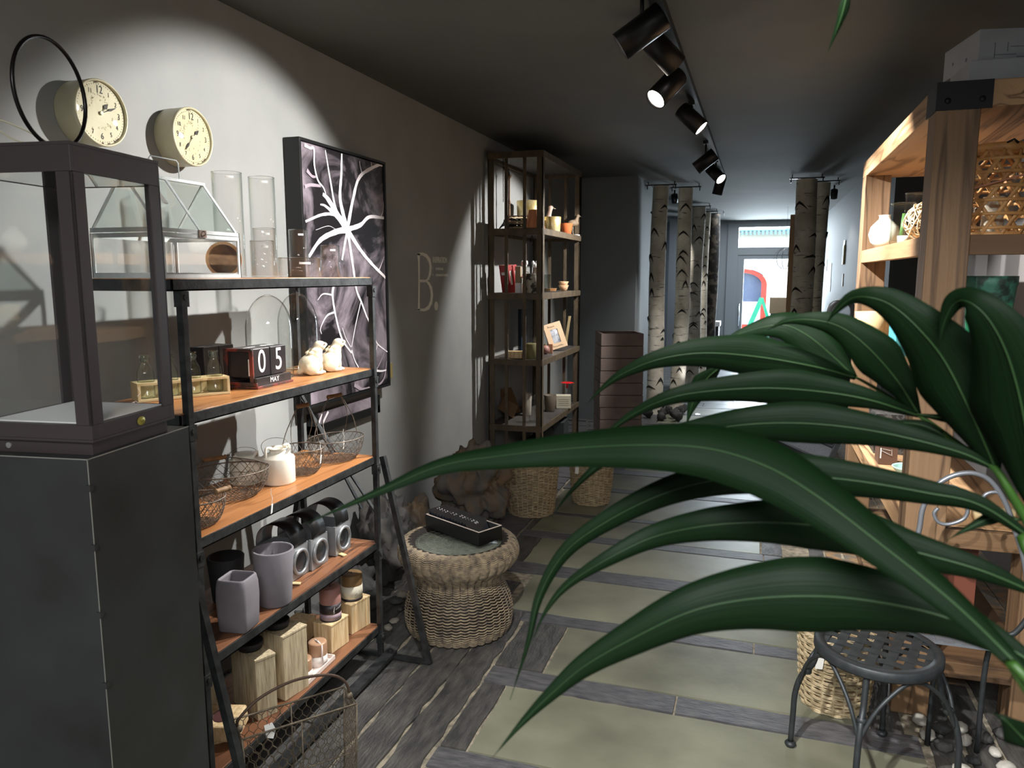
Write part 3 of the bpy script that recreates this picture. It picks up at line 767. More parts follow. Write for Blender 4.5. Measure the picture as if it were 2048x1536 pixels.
for s_ in (-1, 1):
    G().box(s_ * hx - .001, s_ * hx + .001 - s_ * .001, -hy + .004, hy - .004, .01, hb - .01).make('pane', M_gl, gh)
    G().box(-hx + .004, hx - .004, s_ * (hy - .002) - .001, s_ * (hy - .002) + .001, .01, hb - .01).make('pane', M_gl, gh)
    g = G(); g.add([(s_ * (hx - .002), -hy + .004, hb + .006), (s_ * (hx - .002), hy - .004, hb + .006), (0, hy - .004, hr - .004), (0, -hy + .004, hr - .004)], [(0, 1, 2, 3)]); g.make('roof_pane', M_glg, gh, solid=.002)
    g = G(); g.add([(-hx + .004, s_ * (hy - .004), hb + .006), (hx - .004, s_ * (hy - .004), hb + .006), (0, s_ * (hy - .004), hr - .004)], [(0, 1, 2)]); g.make('gable_pane', M_glg, gh, solid=.002)
g = G(); yh = .0; g.tube([(0, -.055, hr), (0, -.055, hr + .048), (0, -.048, hr + .055), (0, .048, hr + .055), (0, .055, hr + .048), (0, .057, hr)], .0018, 6); g.make('handle', M_zinc, gh)
g = G(); g.box(hx, hx + .004, -.018, .010, hb - .008, hb + .012); g.M = Matrix.Translation((hx + .006, -.004, hb + .003)) @ Matrix.Rotation(R(90), 4, 'X'); g.tube(arc((0, 0, 0), .006, 0, 2 * PI, 12, 'xy')[:-1], .0015, 5, closed=True)
g.make('latch', mat('rusty_latch', (140, 120, 108), .6, .4), gh)
g = G(); g.obox((hx * .45, -.075, hr - .06), (.004, .018, .04), (0, R(-38), R(8))); g.make('price_tag', M_paper, gh)
# ---- coconut bowl on its side
q = at(455, 548, 'x', -1.60)
ck = thing('coconut_bowl', 'half coconut shell lying on its side beside the mini greenhouse', 'bowl', (-1.62, q.y + .01, z1), 0)
rC = .056
g = G(); g.M = Matrix.Translation((0, 0, rC + .001)) @ Matrix.Rotation(R(22), 4, 'Z') @ Matrix.Rotation(R(-90), 4, 'X') @ Matrix.Rotation(PI, 4, 'X')
prof = [(rC * math.sin(t), -rC * .92 * math.cos(t)) for t in [k * PI / 2 / 10 for k in range(11)]]
inn = [((rC - .009) * math.sin(t), -(rC - .009) * .92 * math.cos(t)) for t in [k * PI / 2 / 10 for k in range(10, -1, -1)]]
def _cn(pr): return pr
g.lathe(prof, 28); g.m = 1; g.lathe([prof[-1], inn[0]], 28); g.m = 2; g.lathe(inn, 28)
g.make('shell', [mat('coconut_outside', (176, 128, 84), .7, c2=(140, 92, 54), scale=30, bump=.3), mat('coconut_rim', (216, 170, 120), .7), mat('coconut_inside', (112, 88, 70), .6, c2=(160, 132, 104), scale=20)], ck)
# ---- glass cylinders
def cyl_glass(px, w, top, X, label, grp='clear glass cylinders on the top board'):
    d0 = at(px - w / 2, 520, 'x', X); d1 = at(px + w / 2, 520, 'x', X)
    y = (d0.y + d1.y) / 2; dd = ((Vector((X, y, 1.6)) - EYE).dot(FW)); r = (w / FPX * dd) / 2
    zt_ = zat((X, y), top) - z1
    t = thing('glass_cylinder', label, 'vase', (X, y, z1), 0, grp)
    g = G(); g.lathe([(0, .001), (r - .004, .001), (r, .004), (r, zt_), (r - .0025, zt_), (r - .0025, .006), (0, .006)], 28); g.make('vase_body', M_gl, t)
    g = G(); g.lathe([(r - .0030, zt_ - .0005), (r - .0012, zt_ + .0008), (r + .0004, zt_ - .0005)], 28); g.make('rim', glass('glass_rim', (236, 242, 240), (170, 180, 176), refl=3), t)
    g = G(); g.lathe([(r + .0003, zt_ - .022), (r + .0003, zt_ - .015)], 8, a0=-1.0, a1=-.45); g.make('sticker', M_paper, t)
cyl_glass(461, 57, 345, -1.73, 'tallest clear glass cylinder directly right of the mini greenhouse')
cyl_glass(529, 50, 355, -1.665, 'second tall clear glass cylinder from the mini greenhouse')
cyl_glass(530, 44, 457, -1.545, 'medium glass cylinder standing in front of the second tall one')
cyl_glass(525, 47, 482, -1.49, 'shorter glass cylinder at the front edge below the medium one')
cyl_glass(598, 38, 460, -1.69, 'medium narrow glass cylinder against the left edge of the artwork')
cyl_glass(597, 82, 516, -1.52, 'low wide glass cylinder at the front edge')
cyl_glass(660, 38, 491, -1.58, 'small glass cylinder nearest the right end of the top board')
cyl_glass(238, 60, 405, -1.88 + .14, 'tall glass cylinder glimpsed through the left part of the mini greenhouse') if False else None
q = at(669, 548, 'x', -1.54)
t = thing('bud_vase', 'tiny slim glass bud vase by the last small cylinder', 'vase', (-1.505, q.y + .01, z1))
G().lathe([(.009, .001), (.013, .01), (.011, .03), (.004, .045), (.005, .06)], 16).make('vase_body', M_gl, t)

# ---- second board
z2 = SZ[1]
def S2(px, py): return at(px, py, 'z', z2)
# bottle rack
a = S2(277, 806); b = S2(461, 787); d = (b - a); L = d.length; ang = math.atan2(d.y, d.x)
dep = .07
t = thing('bottle_stand', 'pale wooden stand holding a row of four little glass bottles', 'stand', tuple(a), ang)
ht = zat(b, 752) - z2
g = G(); g.box(0, L, 0, dep, 0, .007); g.make('base_board', M_pale, t, bevel=.0008)
g = G(); g.box(0, .008, 0, dep, .007, ht - .007); g.make('end_board', M_pale, t); g = G(); g.box(L - .008, L, 0, dep, .007, ht - .007); g.make('end_board', M_pale, t)
g = G(); g.box(0, L, dep - .006, dep, .007, ht - .007); g.make('back_board', M_pale, t)
hs = [L * (k + .5) / 4 for k in range(4)]
g = G()
rb = .0235
yy_ = dep / 2
# top board with four round holes
for k in range(4):
    x0, x1 = L * k / 4, L * (k + 1) / 4; cx = hs[k]; n_ = 24; vs = []; fs = []
    ring = [(cx + rb * 1.04 * math.cos(2 * PI * j / n_), yy_ + rb * 1.04 * math.sin(2 * PI * j / n_)) for j in range(n_)]
    out = []
    for j in range(n_):
        c_, s_ = math.cos(2 * PI * j / n_), math.sin(2 * PI * j / n_)
        hxw, hyw = (x1 - x0) / 2, dep / 2; m_ = min(hxw / max(abs(c_), 1e-6), hyw / max(abs(s_), 1e-6)); out.append((cx + c_ * m_, yy_ + s_ * m_))
    for zz in (ht - .007, ht):
        vs += [(x, y, zz) for x, y in ring] + [(x, y, zz) for x, y in out]
    for j in range(n_):
        j2 = (j + 1) % n_; fs += [(j, j2, n_ + j2, n_ + j), (2 * n_ + j, 3 * n_ + j, 3 * n_ + j2, 2 * n_ + j2), (j, 2 * n_ + j, 2 * n_ + j2, j2), (n_ + j, n_ + j2, 3 * n_ + j2, 3 * n_ + j)]
    g.add(vs, fs)
g.make('top_board', M_pale, t)
g = G(); g.tube([(.0, -.001, ht - .01), (.008, -.002, ht - .025), (-.003, -.002, .02)], .0008, 4); g.make('string', mat('white_string', (240, 240, 236), .8), t)
lbs = ['little empty glass bottle nearest the lantern in the wooden stand', 'second little glass bottle in the stand, behind the iron post', 'third little glass bottle in the stand, right of the iron post', 'little glass bottle at the right end of the wooden stand']
ux = Vector((math.cos(ang), math.sin(ang), 0)); uy = Vector((-math.sin(ang), math.cos(ang), 0))
proto = None
for k in range(4):
    p = a + ux * hs[k] + uy * yy_; p.z = z2 + .0075
    if proto is None:
        proto = thing('glass_bottle', lbs[0], 'bottle', tuple(p), 0, 'bottles in the wooden stand')
        hB = zat(a + ux * hs[3], 703) - z2 - .0075
        G().lathe([(0, .001), (rb - .002, .001), (rb, .004), (rb, hB * .55), (rb * .93, hB * .63), (rb * .60, hB * .76), (rb * .50, hB * .82), (rb * .5, hB * .88), (rb * .62, hB * .90), (rb * .62, hB * .93), (rb * .52, hB * .94), (rb * .60, hB * .96), (rb * .60, hB), (rb * .44, hB), (rb * .44, hB * .8)], 24).make('bottle_body', M_bot, proto)
        G().lathe([(rb * .54, hB * .84), (rb * .66, hB * .90), (rb * .55, hB * .94), (rb * .64, hB * .985), (rb * .5, hB * 1.002)], 24).make('lip', glass('lip_glass', (232, 242, 238), (150, 168, 160), refl=2.5), proto)
    else: dup(proto, tuple(p), 0, lbs[k])
q = S2(263, 808)
t = thing('price_tag', 'small white price tag lying on the second board left of the bottle stand', 'tag', (q.x + .0, q.y - .005, z2))
g = G(); g.obox((0, 0, .002), (.018, .022, .0012), (.1, 0, .5)); g.tube([(0, 0, .002), (.01, .01, .008), (.02, .012, .002)], .0005, 4); g.make('card', M_paper, t)
# block calendars
M_cal = mat('distressed_black_wood', (36, 33, 34), .32, c2=(64, 54, 52), scale=7, bump=.1, lo=.45, hi=.75)
M_calr = mat('worn_red_edges', (128, 52, 40), .5, c2=(52, 40, 38), scale=26, lo=.4, hi=.55)
M_white = mat('white_print', (232, 230, 228), .6)
def calendar(nr, rg, lf, label, topn, digits, month, cubes=True):
    A = S2(*nr); B = S2(*rg); Cc = S2(*lf)
    d = B - A; Lx = d.length; an = math.atan2(d.y, d.x); wdt = (Cc - A).length
    t = thing('block_calendar', label, 'calendar', tuple(A), an)
    H = zat(A, topn) - z2; w = wdt; e = .006
    # tray: foot, end plate, month rail
    g = G(); g.box(0, Lx, 0, w, 0, .008); g.make('tray', M_calr, t, bevel=.001)
    g = G(); g.box(.004, Lx - .004, .006, .018, .008, .034); rail = g.make('month_block', M_cal, t, bevel=.001)
    text_mesh('month', month, .024, M_white, rail, (Lx / 2, .0052, .021), (R(90), 0, 0), sx=1.0, ext=.0003)
    g = G(); ep = [(0, .008), (w, .008), (w, H + .004), (w - .03, H + .004)]
    g.box(0, .007, .004, w, .008, .02); g.box(0, .007, w - .016, w, .02, H); g.box(0, .007, .02, w, H - .010, H); g.box(0, .007, .016, .03, .02, H - .004)
    g.make('side_frame', M_calr, t, bevel=.002)
    g = G(); g.box(Lx - .007, Lx, .020, w, .008, .03); g.make('side_rail', M_cal, t)
    cs = (Lx - .014) / 2
    for i in range(2):
        g = G(); g.box(.008 + i * cs, .006 + (i + 1) * cs, .020, min(.020 + cs * 1.0, w - .002), .034, H); cb = g.make('number_cube', M_cal, t, bevel=.003)
        xc = .007 + (i + .5) * cs
        text_mesh('numeral', digits[i], (H - .034) * 1.12, M_white, cb, (xc, .0192, .034 + (H - .034) * .50), (R(90), 0, 0), sx=.80, ext=.0003)
        text_mesh('numeral', '12'[i], (H - .025) * .8, M_white, cb, (xc, .02 + cs * .5, H + .0003), (0, 0, PI / 2), sx=.7, ext=.0003)
    g = G(); g.box(.010, Lx - .008, .020 + cs + .002, w - .004, .009, H - .002); g.make('spare_block', M_cal, t, bevel=.002)
    text_mesh('numeral', '1', (H - .03) * .8, M_white, t, (.0066, .035, H * .5), (R(90), 0, R(-90)), sx=.8, ext=.0003)
calendar((516, 779), (587, 763), (462, 773), 'black distressed block calendar showing 05 MAY on the second board', 699, '05', 'MAY')
calendar((462, 758), (530, 742), (408, 756), 'second black block calendar, mostly hidden behind the 05 MAY one', 700, '17', 'JUN') if False else None
A = S2(457, 757); t = thing('block_calendar', 'second black block calendar, mostly hidden behind the 05 MAY one', 'calendar', (A.x - .02, A.y + .0, z2), PI / 2 + .02)
Hc = zat(A, 690) - z2
g = G(); g.box(-.10, .11, .0, .10, 0, .008); g.make('tray', M_calr, t)
g = G(); g.box(-.10, -.093, .0, .10, .008, Hc); g.make('side_frame', M_cal, t, bevel=.002)
for i in range(2): 
    g = G(); g.box(-.088 + i * .085, -.006 + i * .085, .012, .095, .009, Hc - .004); cb = g.make('number_cube', M_cal, t, bevel=.003)
    text_mesh('numeral', '1', .05, M_white, cb, (-.047 + i * .085, .05, Hc - .0036), (0, 0, PI / 2), sx=.8, ext=.0003)
# glass domes
def dome(px, w, top, X, label):
    d0 = at(px, 690, 'x', X); y = d0.y; dd = (Vector((X, y, z2 + .1)) - EYE).dot(FW); r = w / FPX * dd / 2
    H = zat((X, y), top) - z2
    t = thing('glass_dome', label, 'bell jar', (X, y, z2), 0, None)
    G().lathe([(0, 0), (r * .98, 0), (r * .98, .006), (0, .006)], 32).make('base_plate', M_glg, t)
    hd = H - .008
    pr = [(r * 1.03, .0065), (r, .012), (r, hd * .55)] + [(r * math.cos(a_), .008 + hd * .55 + (hd * .45 - .003) * math.sin(a_)) for a_ in [k * PI / 2 / 12 for k in range(1, 11)]] + [(r * .12, H - .004), (r * .12, H - .001), (0, H)]
    G().lathe(pr, 40).make('bell', glass('dome_glass', (253, 254, 253), (96, 104, 100), power=.30, refl=1.2), t)
    return t
dome(539, 90, 588, -1.665, 'left one of two clear glass bell jars behind the calendar')
dome(597, 78, 584, -1.70, 'right one of two clear glass bell jars, in front of the artwork edge')
# rabbits
M_rab = mat('cream_stoneware', (222, 210, 178), .7, c2=(196, 186, 166), scale=18, bump=.2, bscale=60, lo=.35, hi=.7)
def rabbit(px, py, top, label, rz):
    p = S2(px, py); H = zat(p, top) - z2; s = H / .1
    t = thing('rabbit_figurine', label, 'figurine', tuple(p), rz)
    g = G()   # facing +x, one continuous body grown by remeshing overlapping forms
    def add(c, r, sq=(1, 1, 1), n=12): g.ball([q_ * s for q_ in c], r * s, n, sq)
    add((-.008, 0, .030), .030, (1.12, .95, 1)); add((.010, 0, .045), .023, (.9, .95, 1.2)); add((.013, 0, .062), .019, (.95, .9, 1.1)); add((.016, 0, .074), .015, (1, .9, 1))
    add((.024, 0, .083), .0165, (1.15, .85, .95)); add((.040, 0, .086), .008, (1.1, .9, .85))
    for s_ in (-1, 1):
        add((-.012, s_ * .020, .020), .020, (1.1, .55, 1)); add((.006, s_ * .022, .006), .009, (1.9, .8, .65)); add((.026, s_ * .010, .006), .0075, (1.5, .9, .8)); add((.020, s_ * .011, .022), .0075, (.9, .9, 2.2))
        add((.004, s_ * .009, .072), .0065, (1.9, .8, 1.0)); add((-.008, s_ * .010, .064), .006, (1.7, .8, 1.0))
    add((-.040, 0, .012), .009)
    o = g.make('body', M_rab, t)
    md = o.modifiers.new('remesh', 'REMESH'); md.mode = 'VOXEL'; md.voxel_size = .0019 * s; md.use_smooth_shade = True
    sm_ = o.modifiers.new('smooth', 'SMOOTH'); sm_.factor = .5; sm_.iterations = 9
    g = G()
    for s_ in (-1, 1): g.ball((.034 * s, s_ * .0125 * s, .088 * s), .0022 * s, 6)
    g.make('eyes', mat('eye_shade', (150, 130, 104), .5), t)
rabbit(626, 749, 681, 'cream stone rabbit looking up, the nearer left one', R(58))
rabbit(664, 742, 676, 'cream stone rabbit looking up, behind and right of its twin', R(58))

# ---- third board: wire baskets and milk cans
z3 = SZ[2]
def S3(px, py, dz=0): return at(px, py, 'z', z3 + dz)
M_wire = mat('rusty_wire', (96, 88, 80), .55, .5, c2=(128, 116, 104), scale=60)
M_grip = mat('turned_wood_grip', (150, 116, 80), .6, c2=(120, 88, 58), scale=20)
def wire_basket(c, ra, rbb, h, rz, label, handle, grip_tilt=0.0, hh=.17, cc_=None):
    """oval basket of crossed wires; handle: 'up' or 'down'"""
    t = thing('wire_basket', label, 'basket', (c[0], c[1], z3), rz, 'rusty wire baskets on the third board')
    def P(a, f):   # f 0 = bottom edge, 1 = rim
        k = .68 + .32 * math.sin(f * PI / 2); return Vector((ra * k * math.cos(a), rbb * k * math.sin(a), .0035 + h * (max(f, 0) ** 1.3)))
    g = G(); n_ = 26
    for k in range(n_):
        a0 = 2 * PI * k / n_
        for s_ in (-1, 1):
            g.tube([P(a0 + s_ * f * .75 + .05 * math.sin(k * 3), f) for f in (0, .2, .4, .6, .8, 1)], .0009, 4)
    for f in (0, .33, .66): g.tube([P(2 * PI * j / 40, f + .02 * math.sin(j * 2.1)) for j in range(40)], .0009, 4, closed=True)
    g.make('side_mesh', M_wire, t)
    g = G()
    for k in range(-7, 8):
        y_ = rbb * .68 * k / 7.5; xx = ra * .68 * math.sqrt(max(0, 1 - (k / 7.5) ** 2)); g.tube([(-xx, y_, .003), (xx, y_, .003 + random.uniform(0, .002))], .0009, 4)
        x_ = ra * .68 * k / 7.5; yy = rbb * .68 * math.sqrt(max(0, 1 - (k / 7.5) ** 2)); g.tube([(x_, -yy, .004), (x_, yy, .004)], .0009, 4)
    g.make('bottom_mesh', M_wire, t)
    g = G(); g.tube([P(2 * PI * j / 48, 1) for j in range(48)], .0022, 6, closed=True); g.make('rim', M_wire, t)
    # bail
    hd = bpy.data.objects.new('handle', bpy.data.meshes.new('handle')); bpy.data.objects.remove(hd)
    g = G(); zr = .0035 + h
    def H_(v):     # lean the bail about the rim
        q_ = Matrix.Rotation(grip_tilt, 4, 'X') @ Vector((v[0], v[1], v[2])); return (q_.x, q_.y, q_.z + zr)
    for s_ in (-1, 1):
        g.tube([H_(v) for v in spline([(s_ * ra * .98, 0, 0), (s_ * ra * .80, 0, hh * .42), (s_ * ra * .42, 0, hh * .85), (s_ * ra * .25, 0, hh)], 6)], .0017, 5)
        g.tube([H_(v) for v in spline([(s_ * ra * .80, rbb * .5 * s_, 0), (s_ * ra * .55, 0, hh * .55), (s_ * ra * .25, 0, hh)], 6)], .0015, 5)
    ho = g.make('handle', M_wire, t)
    g = G(); L = ra * .30
    pr = [(.0001, -L), (.0075, -L), (.009, -L + .004), (.006, -L + .008), (.0085, -L + .014), (.0075, 0), (.0085, L - .014), (.006, L - .008), (.009, L - .004), (.0075, L), (.0001, L)]
    cpt = Vector(H_((0, 0, hh)))
    g.M = Matrix.Translation(cpt) @ Matrix.Rotation(R(90), 4, 'Y'); g.lathe(pr, 14); g.make('grip', M_grip, ho)
    return t
A = at(671, 879, 'z', z3 + .085); B = at(602, 901, 'z', z3 + .085); Cb = at(458, 948, 'z', z3 + .075)
wire_basket((A.x - .01, A.y + .02), .124, .092, .085, R(78), 'rusty oval wire basket with upright wooden-grip handle at the shelf end', 'up', 0, .165)
wire_basket((B.x - .008, B.y + .008), .088, .085, .09, R(74), 'rusty wire basket with upright grip, between milk can and end basket', 'up', R(8), .16)
wire_basket((Cb.x, Cb.y), .130, .105, .085, R(60), 'rusty wire basket with its wooden grip fallen forward by the milk cans', 'down', R(-82), .12)
D = at(412, 1010, 'z', z3 + .06)
wire_basket((D.x - .03, D.y - .005), .085, .075, .075, R(80), 'small tangled wire basket nearest the pedestal on the third board', 'down', R(70), .12)

for k, (px, py, lab) in enumerate(((687, 880, 'thin white paper tag tied to the end basket'), (641, 908, 'thin white paper tag tied to the middle basket'), (543, 1005, 'long white paper tag hanging by the fallen grip'))):
    q = at(px, py, 'z', z3 + .08 if k < 2 else z3 + .03); g = G()
    g.obox((0, 0, -.02), (.002, .012, .03), (.1, .15, .3)); g.tube([(0, 0, -.006), (.002, .003, .012), (-.001, 0, .03), (.003, -.002, .045)], .0008, 4)
    tag(g.make('price_tag', M_paper, loc=q), lab, 'tag')
M_can = mat('white_glaze', (236, 230, 214), .35, coat=.3)
def milk_can(px, py, w, topbody, top, label, lid):
    p = S3(px, py); dd = (p - EYE).dot(FW); r = w / FPX * dd / 2; p = p + Vector((-r * .5, r * (.8 if lid else .3), 0)); p.x = max(p.x, XB + .05)
    hb_ = zat(p, topbody) - z3; H = zat(p, top) - z3
    t = thing('milk_can', label, 'jug', (p.x, p.y, z3), R(70))
    G().lathe([(0, 0), (r * .96, 0), (r, .005), (r, hb_), (r * .96, hb_ + .005), (r * .5, hb_ + (H - hb_) * .4), (r * .46, hb_ + (H - hb_) * .6), (r * .62, hb_ + (H - hb_) * .75)] + ([(r * .6, hb_ + (H - hb_) * .8), (0, hb_ + (H - hb_) * .82)] if lid else [(r * .58, hb_ + (H - hb_) * .75), (r * .42, hb_ + (H - hb_) * .5), (0, hb_)]), 32).make('body', M_can, t)
    if lid: G().lathe([(0, hb_ + (H - hb_) * .82), (r * .66, hb_ + (H - hb_) * .84), (r * .68, hb_ + (H - hb_) * .93), (r * .4, hb_ + (H - hb_) * .97), (0, H)], 24).make('lid', mat('grey_glaze', (196, 196, 186), .4), t)
    for s_ in (-1, 1):
        g = G(); g.tube(spline([(s_ * r * .42, 0, H * .93), (s_ * r * .80, 0, H * .92), (s_ * r * .82, 0, hb_ * 1.02)], 6), .005, 8); g.make('ear_handle', M_can, t)
    g = G(); g.obox((r * .2, -r * .6, hb_ + .018), (.012, .0015, .045), (.4, .5, .2)); g.make('paper_label', M_paper, t)
    g = G(); g.tube(spline([(-r * .8, 0, hb_), (-r * .9, r * .3, H * 1.02), (0, r * .6, H * 1.12), (r * .8, r * .2, H * 1.03), (r * .75, 0, hb_)], 7), .0009, 4); g.make('wire_bail', M_wire, t)
milk_can(491, 972, 64, 920, 905, 'white ceramic milk can with grey lid, behind the fallen basket grip', True)
milk_can(566, 968, 66, 915, 888, 'brightly lit open white ceramic milk can with tags in its neck', False)

# ---- fourth board: pots and tin porthole lanterns
z4 = SZ[3]
def S4(px, py): return at(px, py, 'z', z4)
M_clay = mat('lilac_grey_clay', (124, 119, 123), .75, c2=(106, 100, 106), scale=6, bump=.06)
M_clayin = mat('brown_clay_inside', (120, 100, 92), .8)
M_clayb = mat('black_clay', (34, 33, 34), .7)
def round_pot(px, py, w0, w1, top, label, m, mi, X=None):
    p = S4(px, py); dd = (p - EYE).dot(FW); r0 = w0 / FPX * dd / 2; r1 = w1 / FPX * dd / 2; p = p + Vector((-.3 * r0, .9 * r0, 0)); H = zat(p - Vector((-.3 * r0, .9 * r0, 0)), top) - z4
    t = thing('tapered_pot', label, 'pot', (p.x, p.y, z4))
    G().lathe([(0, 0), (r0 * .95, 0), (r0, .006), (r1, H - .003), (r1 - .002, H), (r1 - .007, H), (r1 - .009, H - .004), (r0 - .008, .012), (0, .012)], 40).make('pot_body', [m], t)
    return t, r0, r1, H
t, r0, r1, H = round_pot(541, 1218, 66, 82, 1108, 'tall round tapered lilac-grey clay pot behind the square one', M_clay, M_clayin)
p_ = S4(447, 1200)
t = thing('tapered_pot', 'large round black clay pot at the back, half in shadow', 'pot', (-1.655, p_.y + .01, z4))
G().lathe([(0, 0), (.045, 0), (.048, .006), (.060, .150), (.058, .153), (.053, .153), (.043, .012), (0, .012)], 36).make('pot_body', M_clayb, t)
A = S4(492, 1272); B = S4(514, 1247); Cc = S4(420, 1265)
d = A - Cc; an = math.atan2(d.y, d.x); sz = .105
H = zat(A, 1168) - z4
t = thing('square_pot', 'square lilac-grey clay pot with rounded sides at the front edge', 'pot', tuple(A), an)
g = G()
def sq(s_, z, k=5):
    o = []; rr_ = s_ * .16; c_ = s_ / 2 - rr_
    for (sx, sy, a0) in ((1, 1, 0), (-1, 1, PI / 2), (-1, -1, PI), (1, -1, 1.5 * PI)):
        for j in range(k): a_ = a0 + PI / 2 * j / (k - 1); o.append((-.0525 + sx * c_ + rr_ * math.cos(a_), .0525 + sy * c_ + rr_ * math.sin(a_), z))
    return o
lv = [(.090, 0), (.096, .004), (.1, H * .3), (.104, H * .6), (.101, H * .85), (.094, H * .97), (.088, H), (.080, H), (.082, H - .01), (.088, H * .6), (.084, .012)]
sizes = [sq(s_ * .98, z_) for s_, z_ in lv]; vs = [v for r_ in sizes for v in r_]; k = 20
fs = [(i * k + j, i * k + (j + 1) % k, (i + 1) * k + (j + 1) % k, (i + 1) * k + j) for i in range(len(lv) - 1) for j in range(k)]
fs.append(tuple(range(k - 1, -1, -1))); fs.append(tuple((len(lv) - 1) * k + j for j in range(k)))
g.add(vs, fs, True); g.make('pot_body', M_clay, t)
M_tin = mat('grey_tin', (168, 170, 172), .38, .6, c2=(146, 148, 150), scale=12)
M_tinb = mat('tin_black_outside', (26, 26, 27), .4, .3)
protoL = None
def porthole(nr, rg, top, label):
    """corner nearest the camera, right-hand corner"""
    global protoL
    A = S4(*nr); an = PI / 2
    if protoL is None:
        t = thing('porthole_lantern', label, 'lantern', (A.x, A.y, z4), 0, 'tin porthole lanterns on the fourth board')
        w, dpt, H = .112, .15, .118   # y width, x depth, height
        g = G(); g.box(-dpt, 0, 0, .002, 0, H); g.box(-dpt, 0, w - .002, w, 0, H); g.box(-dpt, 0, 0, w, 0, .003); g.box(-dpt, -dpt + .002, 0, w, 0, H)
        g.box(-dpt, -dpt + .008, 0, w, H - .002, H); g.box(-.012, 0, 0, w, H - .003, H)
        # front plate with a round hole
        n_ = 32; rr_ = .039; cy_, cz_ = w / 2, H * .5; vs = []; fs = []
        for X_ in (-.002, 0):
            for j in range(n_):
                a_ = 2 * PI * j / n_; vs.append((X_, cy_ + rr_ * math.cos(a_), cz_ + rr_ * math.sin(a_)))
            for j in range(n_):
                a_ = 2 * PI * j / n_; c_, s_ = math.cos(a_), math.sin(a_); m_ = min((w / 2) / max(abs(c_), 1e-6), (H / 2) / max(abs(s_), 1e-6)); vs.append((X_, cy_ + c_ * m_, cz_ + s_ * m_))
        for j in range(n_):
            j2 = (j + 1) % n_; fs += [(j, n_ + j, n_ + j2, j2), (2 * n_ + j, 2 * n_ + j2, 3 * n_ + j2, 3 * n_ + j)]
        g.add(vs, fs); g.make('tin_body', M_tin, t, bevel=.0008)
        g = G(); g.M = Matrix.Translation((.004, cy_, cz_)); g.tube([(0, .043 * math.cos(2 * PI * j / 40), .043 * math.sin(2 * PI * j / 40)) for j in range(40)], .0065, 10, closed=True); g.make('porthole_ring', M_tin, t)
        g = G(); g.box(-.0015, -.0005, cy_ - .036, cy_ + .036, cz_ - .036, cz_ + .036); g.make('porthole_pane', M_gl, t)
        # broad arched band from front to back
        g = G(); n_ = 22; vs = []; fs = []
        for i in range(n_ + 1):
            a_ = PI * i / n_; x_ = -dpt / 2 + dpt * .50 * math.cos(a_); z_ = H + .085 * abs(math.sin(a_)) ** .8
            vs += [(x_, .010, z_), (x_, w - .010, z_)]
        for i in range(n_): fs.append((2 * i, 2 * i + 1, 2 * i + 3, 2 * i + 2))
        g.add(vs, fs, True); o = g.make('arched_handle', [M_tinb, M_tin], t); md = o.modifiers.new('solid', 'SOLIDIFY'); md.thickness = .0018; md.offset = -1; md.material_offset = 1
        protoL = t
        return t
    return dup(protoL, (A.x, A.y, z4), 0, label)
porthole((583, 1166), None, 0, 'tin porthole lantern with black arched handle, nearest the clay pots')
L2 = porthole((624, 1143), None, 0, 'middle tin porthole lantern of the three')
L3 = porthole((672, 1114), None, 0, 'tin porthole lantern at the right end of the fourth board')
for k, (px, py, lab, lz) in enumerate(((585, 1168, 'small wooden price tag lying in front of the nearest tin lantern', .4), (679, 1110, 'small wooden price tag on twine in front of the last tin lantern', -.3))):
    q = S4(px, py); t = thing('wooden_tag', lab, 'tag', (q.x + .012, q.y, z4), lz)
    G().obox((0, 0, .004), (.036, .018, .004), (0, 0.05, 0)).make('plate', M_pale, t)
    g = G()
    if k: g.tube(spline([(-.012, 0, .006), (-.02, -.006, .03), (-.028, -.012, .075), (-.03, -.012, .105)], 5), .0022, 6)
    else: g.tube(spline([(-.012, 0, .006), (-.03, .004, .004), (-.045, .006, .01)], 5), .0015, 5)
    g.make('twine', mat('jute_twine', (176, 142, 92), .9), t)

# ---- bottom board: candles, wooden blocks
z5 = SZ[4]
def S5(px, py): return at(px, py, 'z', z5)
M_plank = mat('weathered_pine', (200, 184, 152), .7, c2=(150, 134, 106), scale=16, stretch=(6, 6, .6), bump=.3, lo=.3, hi=.7)
M_planky = mat('fresh_pine', (222, 198, 156), .65, c2=(192, 160, 114), scale=16, stretch=(6, 6, .6), bump=.25)
M_wick = mat('wick', (40, 34, 30), .9)
def block(nr, rt_, lf, topn, label, m, name='wooden_block', dish=None):
    A = S5(*nr); B = S5(*rt_); Cc = S5(*lf)
    ex = (B - A); w = ex.length; an = math.atan2(ex.y, ex.x); ey = Vector((-math.sin(an), math.cos(an), 0)); dp = abs((Cc - A).dot(ey)); dp = max(dp, w * .8)
    H = zat(A, topn) - z5
    t = thing(name, label, 'stand' if dish is None else 'candle holder', tuple(A), an)
    g = G(); ins = .0015
    g.box(ins, w - ins, ins, dp - ins, 0, H - .006); g.make('planked_body', m, t, bevel=.001)
    g = G(); g.box(0, w, 0, dp, H - .008, H); g.make('top_board', m, t, bevel=.0012)
    c = A + ex * .5 + ey * dp * .5
    if dish:
        g = G(); g.lathe([(0, 0), (dish * .9, 0), (dish, .016), (dish * 1.02, .026), (dish * .95, .026), (dish * .9, .010), (0, .006)], 32, (w * .45, dp * .55, H)); g.make('black_dish', M_clayb, t)
    return c, H, t
